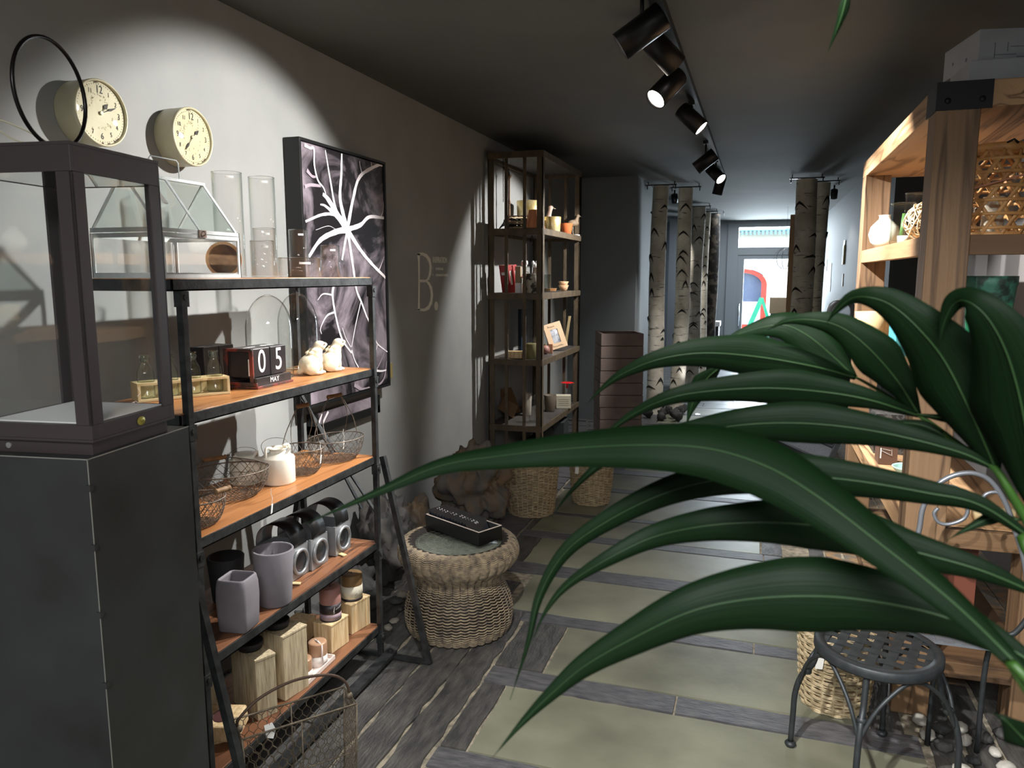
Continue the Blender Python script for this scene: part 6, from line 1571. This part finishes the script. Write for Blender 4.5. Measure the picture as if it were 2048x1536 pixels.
# board 2: pots, green vases
q = RP(1757, 690, 1)
t = thing('plaster_pot', 'cream ribbed-rim plaster pot on the middle timber board', 'pot', (q.x, q.y, RZ[1]))
s = (q - EYE).dot(FW) / FPX
G().lathe([(0, 0), (17 * s, 0), (19 * s, .004), (24 * s, .125), (26 * s, .127), (26 * s, .142), (24 * s, .144), (22 * s, .142), (17 * s, .01), (0, .01)], 32).make('pot_body', mat('plaster_cream', (206, 188, 156), .8, c2=(190, 170, 136), scale=14), t)
q = RP(1710, 694, 1); t = thing('plaster_pot', 'pale straw-coloured pot at the far end of the middle board', 'pot', (q.x + .06, min(q.y, 4.55), RZ[1])); G().lathe([(0, 0), (.05, 0), (.07, .17), (.064, .17), (.045, .01), (0, .01)], 28).make('pot_body', mat('straw_pot', (196, 170, 124), .8), t)
M_turq = mat('turquoise_glaze', (98, 190, 200), .4, c2=(70, 160, 176), scale=6); M_green_g = mat('green_glaze', (62, 158, 112), .22, c2=(48, 130, 92), scale=7, coat=.4)
q = RP(1806, 712, 1); t = thing('turquoise_box', 'turquoise wooden candle box standing on the middle board', 'box', (q.x, q.y + .03, RZ[1]), R(10))
G().box(-.045, .045, -.045, .045, .0, .16).make('box_body', M_turq, t, bevel=.003); g = G(); g.box(-.047, .047, -.047, .047, .16, .20); g.make('dark_top', mat('dark_print_top', (48, 60, 62), .6), t); g = G(); g.tube([(-.01, -.048, .18), (.0, -.05, .187), (.01, -.048, .18)], .003, 5); g.make('clasp', M_seam, t)
q = Vector((.79, 3.13, RZ[1])); t = thing('green_vase', 'tall tapered emerald green vase with rough verdigris rim, right of the post', 'vase', tuple(q))
hG = zat(q, 552) - RZ[1]
g = G(); g.m = 0; g.lathe([(0, 0), (.060, 0), (.062, .004), (.075, hG * .72)], 40); g.m = 1; g.lathe([(.075, hG * .72), (.080, hG * .9), (.083, hG * .91), (.083, hG), (.077, hG), (.073, hG * .9), (.06, .02), (0, .02)], 40)
g.make('vase_body', [M_green_g, mat('verdigris_rim', (58, 110, 94), .6, c2=(36, 52, 44), scale=16, lo=.45, hi=.55, bump=.3)], t)
# leaning picture seen behind the far post
# board 3 and 4
q = RP(1800, 880, 2) if False else Vector((.66, 3.55, RZ[2])); t = thing('enamel_bowl', 'pale mint enamel bowl on the lower timber board', 'bowl', tuple(q)); G().lathe([(0, 0), (.04, 0), (.075, .06), (.079, .065), (.075, .067), (.07, .06), (.038, .005), (0, .005)], 32).make('bowl_body', mat('mint_enamel', (170, 206, 196), .35), t)
q = Vector((.63, 4.2, RZ[2])); t = thing('woven_crate', 'black woven crate with white letters on the lower timber board', 'crate', tuple(q), 0); G().box(-.05, .2, -.12, .12, 0, .2).make('crate_body', mat('black_weave', (36, 34, 34), .6, c2=(80, 78, 74), scale=70, lo=.5, hi=.55), t)
q = Vector((.60, 3.90, RZ[2])); t = thing('lettered_box', 'small brown box with white strokes printed on it, in front of the black crate', 'box', tuple(q)); G().box(-.03, .05, -.06, .06, 0, .10).make('box_body', mat('brown_card', (92, 66, 50), .7), t); g = G(); g.bar((-.022, -.0606, .03), (-.022, -.0606, .08), .005, .001); g.bar((-.022, -.0606, .068), (.022, -.0606, .048), .007, .001); g.bar((-.015, -.0606, .076), (.020, -.0606, .070), .004, .001); g.bar((.026, -.0606, .045), (.024, -.0606, .075), .004, .001); g.make('white_strokes', M_white, t)
q = Vector((.60, 3.86, RZ[3])); 
g = G(); random.seed(3)
for k in range(70):
    a = random.uniform(0, 6.28); r_ = random.uniform(0, .07); g.tube([(r_ * math.cos(a), r_ * math.sin(a), random.uniform(.0, .1)), (r_ * math.cos(a) + random.uniform(-.03, .03), r_ * math.sin(a) + random.uniform(-.03, .03), random.uniform(.05, .18))], .002, 4)
tag(g.make('dried_moss', mat('moss_yellow', (150, 146, 70), .9), loc=(.60, 4.05, RZ[3])), 'clump of yellow-green dried moss on the lowest timber board', 'moss', kind='stuff')
t = thing('brown_package', 'brown packaged box with white line drawing, on the lower timber board', 'box', (.72, 3.02, RZ[2] + .001) if False else (.735, 3.06, RZ[3]), R(-4)); g = G(); g.box(-.07, .07, -.02, .05, 0, .45); g.make('box_body', mat('package_brown', (112, 62, 46), .5), t)
g = G()
for a_, b_ in (((-.04, .38), (0, .44)), ((0, .44), (.045, .38)), ((-.045, .36), (-.045, .28)), ((.05, .36), (.05, .28)), ((-.02, .34), (.02, .34)), ((-.05, .1), (-.05, .25))): g.bar((a_[0], -.0205, a_[1]), (b_[0], -.0205, b_[1]), .003, .0012)
g.make('line_drawing', M_white, t)
# items on lowest board right: scattered pale wood
t = thing('pale_log', 'short pale log lying on the lower timber board', 'log', (.86, 3.05, RZ[2]), 0); g = G(); g.tube([(-.08, 0, .025), (.08, .02, .025)], .025, 12); g.make('log_body', M_pale, t)

# ---- black lattice stool
SCx, SCy = .405, 2.49
M_si = mat('charcoal_iron', (46, 50, 52), .5, .4, c2=(56, 60, 62), scale=30, bump=.05)
st_ = thing('metal_stool', 'round charcoal metal stool with basket-weave seat and four curved legs, bottom right', 'stool', (SCx, SCy, 0), R(73))
zs = .445; rs = .185
g = G(); g.lathe([(rs - .022, zs - .012), (rs, zs - .030), (rs + .002, zs - .026), (rs + .002, zs - .002), (rs - .003, zs + .002), (rs - .028, zs + .001), (rs - .028, zs - .003), (rs - .006, zs - .004), (rs - .006, zs - .026), (rs - .022, zs - .012)], 56); g.make('seat_ring', M_si, st_)
g = G()
for k in range(-3, 4):
    c_ = k * .050; hl = math.sqrt(max((rs - .012) ** 2 - c_ ** 2, 0)); n_ = 18
    for d_ in (0, 1):
        vs = []; fs = []
        for i in range(n_ + 1):
            u = -hl + 2 * hl * i / n_; z_ = zs - .003 + .0016 * math.cos(PI * (u / .050) + (PI * k) + PI * d_)
            for w_ in (-.0145, .0145):
                vs.append((u, c_ + w_, z_) if d_ == 0 else (c_ + w_, u, z_))
        fs = [(2 * i, 2 * i + 1, 2 * i + 3, 2 * i + 2) for i in range(n_)]; g.add(vs, fs)
g.make('woven_seat', M_si, st_, solid=.0016)
for k in range(4):
    a = k * PI / 2; ca, sa = math.cos(a), math.sin(a)
    P = lambda r_, z_: (r_ * ca, r_ * sa, z_)
    g = G(); g.tube(spline([P(.165, zs - .018), P(.176, .38), P(.190, .32), P(.222, .27), P(.240, .20), P(.243, .12), P(.246, .022)], 7), .0095, 10)
    g.make('leg', M_si, st_)
    g = G(); g.M = Matrix.Translation(P(.246, .016)); g.ball((0, 0, 0), .019, 10, (1, 1, .62)); lo_ = min(v[2] for v in g.v); g.v = [(x, y, z - lo_ + .001) for x, y, z in g.v]; g.make('foot', M_si, st_)
    g = G(); g.M = Matrix.Translation(P(.206, .292)); g.lathe([(.011, -.010), (.015, -.006), (.015, .006), (.011, .010)], 14); g.make('collar', M_si, st_)
    b_ = a + PI / 2; Q = lambda r_, z_, an_: (r_ * math.cos(an_), r_ * math.sin(an_), z_)
    g = G(); g.tube(spline([P(.228, .24), Q(.205, .33, a + .18), Q(.180, .395, a + .50), Q(.172, .412, a + PI / 4), Q(.180, .395, b_ - .50), Q(.205, .33, b_ - .18), Q(.228, .24, b_)], 6), .0065, 8); g.make('arch_brace', M_si, st_)
# ---- wrought-iron scroll chair
M_ws = mat('grey_wrought_iron', (132, 136, 142), .4, .5)
sc = thing('scroll_chair', 'grey wrought-iron chair back with big scroll, behind the palm leaves on the right', 'chair', (.0, .0, 0))
YC = 2.70
def W(px, py, y=YC): return at(px, py, 'y', y)
ch = [W(1822, 1120), W(1838, 1060), W(1848, 1010), W(1880, 965), W(1930, 946), W(1975, 957), W(2008, 1000), W(2030, 1060), W(2050, 1130), W(2060, 1230)]
base = Vector((W(1940, 1100).x, YC, 0))
sc.location = base
def L_(ps): return [p - base for p in ps]
g = G(); g.tube(spline(L_(ch), 8), .0085, 8); g.make('backrest_hoop', M_ws, sc)
g = G(); g.tube(spline(L_([W(1850, 998), W(1880, 974), W(1915, 977), W(1935, 1005), W(1930, 1035), W(1900, 1048), W(1878, 1045), W(1868, 1028), W(1876, 1016)]), 7), .006, 8); g.make('inner_scroll', M_ws, sc)
g = G(); g.tube(spline(L_([W(2010, 1005), W(1995, 985), W(1970, 990), W(1962, 1015), W(1975, 1035), W(1990, 1028)]), 7), .006, 8); g.make('inner_scroll', M_ws, sc)
zse = .40
for ends in ((ch[0], 1), (ch[-1], 1)):
    e_ = ends[0] - base; g = G(); g.tube(spline([e_, Vector((e_.x * .8, .0, zse + .05)), Vector((e_.x * .45, .01, zse - .02)), Vector((e_.x * .42, .02, .0))], 6), .0085, 8); g.make('rear_leg', M_si, sc)
x0_, x1_ = (ch[0] - base).x * .8, (ch[-1] - base).x * .8
g = G(); g.box(x0_, x1_, -.05, 0, zse, zse + .008)
for k in range(6): g.box(x0_ + (x1_ - x0_) * k / 5.5, x0_ + (x1_ - x0_) * (k + .4) / 5.5, -.05, 0, zse + .008, zse + .012)
g.make('seat_rail', M_ws, sc)
# ---- folding mesh chair farther back
mc = thing('mesh_chair', 'low folding chair with dark mesh seat in the aisle behind the palm leaves', 'chair', (0, 0, 0))
bc = at(1600, 960, 'z', .2); mc.location = (bc.x, bc.y, 0)
M_mc = mat('dark_tube', (40, 42, 44), .45, .3)
def C_(px, py, z): return at(px, py, 'z', z) - Vector((bc.x, bc.y, 0))
a1, a2 = C_(1548, 880, .46), C_(1655, 930, .40); a3 = a2 + Vector((.08, .5, .0)); a4 = a1 + Vector((.08, .5, 0))
g = G(); g.bar(a1, a2, .03, .03); g.bar(a4, a3, .03, .03); g.bar(a1, a4, .02); g.bar(a2, a3, .02); g.make('seat_frame', M_mc, mc)
g = G(); g.add([tuple(v) for v in (a1, a2, a3, a4)], [(0, 1, 2, 3)])
g.make('mesh_seat', mat('mesh_fabric', (96, 98, 102), .6, c2=(60, 62, 66), scale=120, lo=.45, hi=.55), mc, solid=.004)
b1, b2 = a2 + Vector((0, 0, 0)), a2 + Vector((.16, .0, .42)); g = G(); g.add([tuple(v) for v in (a2, b2, b2 + Vector((.08, .5, 0)), a3)], [(0, 1, 2, 3)]); g.make('mesh_back', MATS['mesh_fabric'], mc, solid=.004)
g = G(); g.bar(a2, b2, .026); g.bar(a3, b2 + Vector((.08, .5, 0)), .026); g.make('back_frame', M_mc, mc)
for (p_, q_) in ((a1, Vector((a2.x - .02, a2.y, 0))), (a2, Vector((a1.x - .04, a1.y, 0))), (a4, Vector((a3.x - .02, a3.y, 0))), (a3, Vector((a4.x - .04, a4.y, 0)))):
    md_ = (p_ + q_) / 2 + Vector((-.03, 0, 0)); g = G(); g.tube(spline([p_, md_, q_], 6), .014, 8); g.make('leg', M_mc, mc)
g = G(); g.bar((a1 * .6 + a2 * .4) - Vector((0, 0, .12)), (a1 * .6 + a2 * .4) + Vector((.08, .5, -.12)), .014); g.make('stretcher', M_mc, mc)

# ---- stones and broken slate by the stool
random.seed(21)
M_peb = mat('pale_pebble', (186, 182, 172), .6, c2=(140, 136, 128), scale=10)
stone((.70, 2.30, 0), .15, (1.2, .8, .16), 11.2, 'flat broad brown slate slab at the bottom edge behind the stool leg', mat('brown_slate', (128, 116, 98), .7, c2=(82, 78, 72), scale=7, bump=.4), 'slate_slab', .2, .2, 'stone', n=22)
PL_ += [(SCx, SCy, .25), (.62, 2.36, .14)]
for k in range(26):
    fp = free(.60, .98, 2.38, 2.84, .034)
    if fp: stone((fp[0], fp[1], 0), random.uniform(.020, .031), (1.2, .9, .7), k + 60, 'pale rounded pebble in the heap of stones at the right, under the shelf end', M_peb if k % 3 else M_rock, 'pebble', .2, k, 'pebble', 'pebbles at bottom right', n=9)

# ================================================================== FAR RIGHT: counter, bowl, wall items
X_R = 1.02
t = thing('shop_counter', 'dark counter against the right wall behind the timber shelf', 'counter', (.78, 10.4, 0)); g = G(); g.box(-.06, .235, -1.2, 1.0, 0, .98); g.make('cabinet', mat('counter_dark', (66, 70, 76), .4), t, bevel=.004); g = G(); g.box(-.08, .235, -1.22, 1.02, .98, 1.02); g.make('worktop', mat('counter_top', (120, 126, 132), .25), t, bevel=.003)
q = at(1684, 612, 'x', .88); t = thing('sculptural_bowl', 'white openwork ceramic ring sculpture on the dark counter', 'sculpture', (.88, q.y, 1.02)); rS = .16
random.seed(2)
g = G()
for k in range(9):
    ax_ = Vector((random.gauss(0, .5), 1, random.gauss(0, .5))).normalized(); u = ax_.orthogonal().normalized(); w = ax_.cross(u); vs = []; fs = []; n_ = 32; wd = random.uniform(.018, .035)
    for i in range(n_):
        a = 2 * PI * i / n_; c = (u * math.cos(a) + w * math.sin(a)) * (rS - .004 * k * .3)
        vs += [tuple(c + ax_ * wd), tuple(c - ax_ * wd)]
    fs = [(2 * i, 2 * i + 1, (2 * i + 3) % (2 * n_), (2 * i + 2) % (2 * n_)) for i in range(n_)]; g.add(vs, fs, True)
mz = min(v[2] for v in g.v); g.v = [(x, y, z - mz) for x, y, z in g.v]
g.make('bands', mat('white_bisque', (206, 204, 210), .5), t, solid=.006)
def wallq(px, py): return at(px, py, 'x', X_R)
q = wallq(1689, 510); t = thing('knife_set', 'row of wooden-handled tools hanging on the grey right wall', 'tools', (X_R, q.y, q.z)); s = 2 * (q - EYE).dot(FW) / FPX
for k in range(4):
    g = G(); g.obox((-.012, (k - 1.5) * .045, 0), (.018, .03, .24)); g.make('wooden_handle', mat('handle_tan', (190, 170, 112), .5), t); g = G(); g.obox((-.010, (k - 1.5) * .045, .15), (.006, .02, .07)); g.make('metal_tip', M_seam, t)
for k, (px, py, h_, w_, lab) in enumerate(((1662, 555, .42, .10, 'white paper sheet pinned on the right wall'), (1654, 530, .20, .08, 'small glossy sheet pinned on the right wall nearer the birch'), (1686, 560, .16, .10, 'small set of brown keys hanging on the right wall'))):
    q = wallq(px, py); g = G(); g.box(-.008, 0, -w_ / 2, w_ / 2, -h_ / 2, h_ / 2)
    tag(g.make(['paper_sheet', 'paper_sheet', 'key_board'][k], M_paper if k < 2 else mat('key_brown', (120, 90, 60), .6), loc=(X_R, q.y, q.z)), lab, ['paper', 'paper', 'hook board'][k])
t = thing('wooden_crate', 'plain light wooden crate on a stand near the glass door', 'crate', (.42, 13.9, 0)); g = G(); g.box(-.22, .22, -.2, .2, .0, .95); g.make('stand', mat('stand_grey', (90, 90, 92), .6), t); g = G(); g.box(-.24, .24, -.2, .2, .95, 1.22); g.make('crate_body', mat('crate_wood', (168, 146, 118), .7), t)
q = at(1575, 517, 'y', 12.5); t = thing('wire_ornament', 'round wire ornament hanging in front of the glass door', 'ornament', (q.x - .03, 12.5, HC)); zc = q.z - HC
g = G(); g.tube([(0, 0, 0), (0, 0, zc + .16)], .002, 4); g.make('cord', M_cast, t)
g = G()
for k in range(5): g.tube([(.16 * math.cos(a * PI / 16) * math.cos(k * PI / 5), .16 * math.cos(a * PI / 16) * math.sin(k * PI / 5), zc + .16 * math.sin(a * PI / 16)) for a in range(32)], .003, 4, closed=True)
g.make('wire_hoops', mat('thin_wire', (150, 150, 146), .5, .5), t)
t = thing('window_bench', 'low white-topped bench by the left of the glass door', 'bench', (-.78, 13.7, 0)); g = G(); g.box(-.16, .16, -.2, .2, .72, .80); g.make('bench_top', M_white, t); g = G(); g.box(-.14, .14, -.18, .18, 0, .72); g.make('bench_base', mat('bench_dark', (40, 42, 46), .5), t)
# branch rail in front of the glass
for nm in ():
    pass
# ================================================================== PALM IN THE FOREGROUND
M_leaf = bpy.data.materials.new('palm_leaf'); M_leaf.use_nodes = True
n = M_leaf.node_tree.nodes; l = M_leaf.node_tree.links; b = n['Principled BSDF']; b.inputs['Roughness'].default_value = .5; b.inputs['Specular IOR Level'].default_value = .13
tc = n.new('ShaderNodeTexCoord'); sx_ = n.new('ShaderNodeUVMap'); wv = n.new('ShaderNodeTexNoise'); mpp = n.new('ShaderNodeMapping'); l.new(tc.outputs['UV'], mpp.inputs[0]); mpp.inputs['Scale'].default_value = (34, 1.2, 1); l.new(mpp.outputs[0], wv.inputs['Vector']); wv.inputs['Scale'].default_value = 1; wv.inputs['Detail'].default_value = 2
rr_ = n.new('ShaderNodeValToRGB'); l.new(wv.outputs[0], rr_.inputs[0]); rr_.color_ramp.elements[0].position = .3; rr_.color_ramp.elements[1].position = .75
rr_.color_ramp.elements[0].color = lin((10, 27, 11)); rr_.color_ramp.elements[1].color = lin((16, 38, 15)); l.new(rr_.outputs[0], b.inputs['Base Color'])
tl = n.new('ShaderNodeBsdfTranslucent'); tl.inputs[0].default_value = lin((60, 120, 30)); mxs = n.new('ShaderNodeMixShader'); mxs.inputs[0].default_value = .06
l.new(b.outputs[0], mxs.inputs[1]); l.new(tl.outputs[0], mxs.inputs[2]); l.new(mxs.outputs[0], n['Material Output'].inputs[0])
bp = n.new('ShaderNodeBump'); bp.inputs['Strength'].default_value = .25; bp.inputs['Distance'].default_value = .002; l.new(wv.outputs[0], bp.inputs['Height']); l.new(bp.outputs[0], b.inputs['Normal'])
M_rib = mat('palm_midrib', (40, 70, 32), .5); M_stem = mat('palm_stem', (52, 88, 30), .45)
PB_ = Vector((.92, .55, 0))
palm = thing('palm_plant', 'large green palm whose long arching leaflets fill the foreground at right', 'plant', PB_)
def leaflet(pts, wpx, prof=None, tilt=0.0, fold=.25, kind='leaflet'):
    """pts: (px, py, distance); wpx: full width in pixels at the broadest place"""
    S = spline([dist(*p) for p in pts], 9); k = len(S); vs = []; fs = []; uv = []
    L = [0]
    for i in range(1, k): L.append(L[-1] + (S[i] - S[i - 1]).length)
    rib = []
    for i, p in enumerate(S):
        u = L[i] / L[-1]; t = (S[min(i + 1, k - 1)] - S[max(i - 1, 0)]).normalized(); v = (p - EYE).normalized()
        side = t.cross(v)
        side = side.normalized() if side.length > 1e-4 else Vector((0, 0, 1))
        nrm = side.cross(t).normalized()
        side = (side * math.cos(tilt) + nrm * math.sin(tilt)).normalized(); nrm = side.cross(t).normalized()
        w = (min(1, (u + .03) / .36) ** .9) * min(1, (max(0, 1 - u) / .62) ** 1.2)
        if prof: w = prof(u)
        hw = 1.28 * wpx / FPX * (p - EYE).length / 2 * w
        for j in range(5):
            s_ = -1 + j / 2; q = p - PB_ + side * hw * s_ + nrm * hw * (fold * abs(s_) + (.05 if j % 2 else 0)); vs.append(tuple(q)); uv.append((j / 4, u * 2))
        rib.append(p - PB_ + nrm * hw * -.02)
    for i in range(k - 1):
        for j in range(4): fs.append((i * 5 + j, i * 5 + j + 1, (i + 1) * 5 + j + 1, (i + 1) * 5 + j))
    me = bpy.data.meshes.new(kind); me.from_pydata(vs, [], fs); me.materials.append(M_leaf); me.polygons.foreach_set('use_smooth', [True] * len(fs))
    ul = me.uv_layers.new(name='UVMap')
    for lp in me.loops: ul.data[lp.index].uv = uv[lp.vertex_index]
    o = bpy.data.objects.new(kind, me); COL.objects.link(o); o.parent = palm
    md = o.modifiers.new('solid', 'SOLIDIFY'); md.thickness = .0006; md.offset = 0
    rw = [max(.0003, .0011 * (1 - i / k)) for i in range(k)]
    G().tube(rib, rw, 5).make('midrib', M_rib, o)
    return o
# central stem of the frond, running down out of the picture to the pot
stm = spline([dist(1712, 755, .86), dist(1745, 773, .85), dist(1840, 832, .82), dist(1920, 890, .79), dist(1986, 934, .77), dist(2020, 985, .76), dist(2075, 1080, .74), dist(2160, 1260, .74), PB_ + Vector((-.25, .02, .75)), PB_ + Vector((-.05, 0, .32))], 7)
G().tube([p - PB_ for p in stm], [.0012 + .0028 * min(1, i / 40) for i in range(len(stm))], 8).make('frond_stem', M_stem, palm)
LF = [
    ([(1712, 755, .86), (1628, 733, .84), (1519, 714, .83), (1409, 706, .82), (1320, 718, .82), (1250, 745, .83), (1205, 776, .84), (1170, 812, .85)], 62, .2),
    ([(1712, 757, .86), (1665, 712, .86), (1610, 668, .86), (1560, 650, .86), (1490, 664, .87), (1430, 690, .88)], 60, -.2),
    ([(1838, 830, .82), (1795, 762, .81), (1738, 697, .80), (1683, 655, .80), (1629, 640, .80), (1574, 642, .81), (1530, 662, .82)], 62, .1),
    ([(1992, 940, .77), (1945, 832, .75), (1890, 723, .74), (1835, 655, .73), (1785, 612, .73), (1745, 596, .73), (1705, 596, .74), (1672, 622, .75), (1652, 648, .76)], 104, .25),
    ([(2062, 1010, .76), (2052, 860, .73), (2022, 730, .71), (1985, 650, .70), (1945, 608, .70), (1912, 604, .71), (1890, 640, .72), (1878, 690, .73)], 128, .25),
    ([(1840, 832, .82), (1740, 800, .80), (1640, 783, .79), (1530, 776, .78), (1409, 783, .78), (1336, 797, .78), (1270, 826, .79), (1215, 866, .80), (1180, 905, .81)], 56, .3),
    ([(1986, 934, .77), (1921, 905, .76), (1811, 875, .75), (1702, 855, .75), (1592, 846, .75), (1482, 850, .75), (1373, 868, .76), (1262, 890, .76), (1195, 932, .77), (1140, 985, .78), (1098, 1042, .79)], 62, .2),
    ([(2075, 1085, .74), (1960, 1010, .72), (1850, 985, .71), (1700, 960, .70), (1560, 950, .70), (1430, 960, .70), (1320, 990, .70), (1210, 1045, .71), (1130, 1105, .72), (1080, 1190, .73), (1055, 1290, .74), (1020, 1400, .76)], 62, .25),
    ([(2080, 1190, .72), (1960, 1140, .70), (1819, 1100, .69), (1700, 1062, .68), (1600, 1048, .68), (1512, 1045, .68), (1409, 1052, .68), (1307, 1074, .69), (1215, 1118, .69), (1135, 1170, .70), (1090, 1225, .71), (1062, 1290, .72)], 74, .2),
    ([(2090, 1340, .66), (1980, 1275, .65), (1870, 1228, .64), (1716, 1198, .63), (1590, 1192, .62), (1470, 1202, .62), (1368, 1228, .62), (1250, 1285, .63), (1165, 1335, .64), (1095, 1395, .65), (1040, 1450, .66), (985, 1515, .67)], 106, .2),
    ([(2095, 1400, .56), (2020, 1315, .56), (1900, 1200, .57), (1760, 1088, .58), (1630, 990, .59), (1530, 932, .60), (1420, 898, .61), (1300, 890, .62), (1150, 896, .64), (1000, 912, .66), (880, 932, .68), (760, 982, .70), (610, 1048, .73)], 92, -.35),
    ([(1440, 735, .87), (1412, 760, .88), (1388, 800, .89), (1372, 852, .90)], 34, 0),
    ([(1700, -40, .80), (1684, 30, .80), (1655, 106, .81)], 13, 0),
    ([(1830, 828, .82), (1900, 838, .80), (1985, 846, .78), (2060, 862, .77)], 12, 0),
    ([(1915, 888, .80), (1850, 852, .80), (1780, 845, .81), (1725, 848, .82)], 14, 0),
    ([(2045, 1040, .75), (1985, 1036, .74), (1930, 1060, .73), (1895, 1080, .72)], 16, 0),
    ([(2070, 1500, .66), (2040, 1470, .65), (2010, 1440, .64), (1985, 1425, .64)], 40, .2),
]
for (pts, w, tl_) in LF: leaflet(pts, w, tilt=tl_)
s2_ = spline([dist(2095, 1400, .56), dist(2180, 1560, .6), PB_ + Vector((-.2, -.06, .6)), PB_ + Vector((-.03, 0, .30))], 8)
G().tube([p - PB_ for p in s2_], .0028, 8).make('frond_stem', M_stem, palm)
g = G(); g.lathe([(0, 0), (.15, 0), (.155, .01), (.19, .32), (.18, .32), (.15, .28), (0, .28)], 36); g.make('pot', M_clayb, palm)
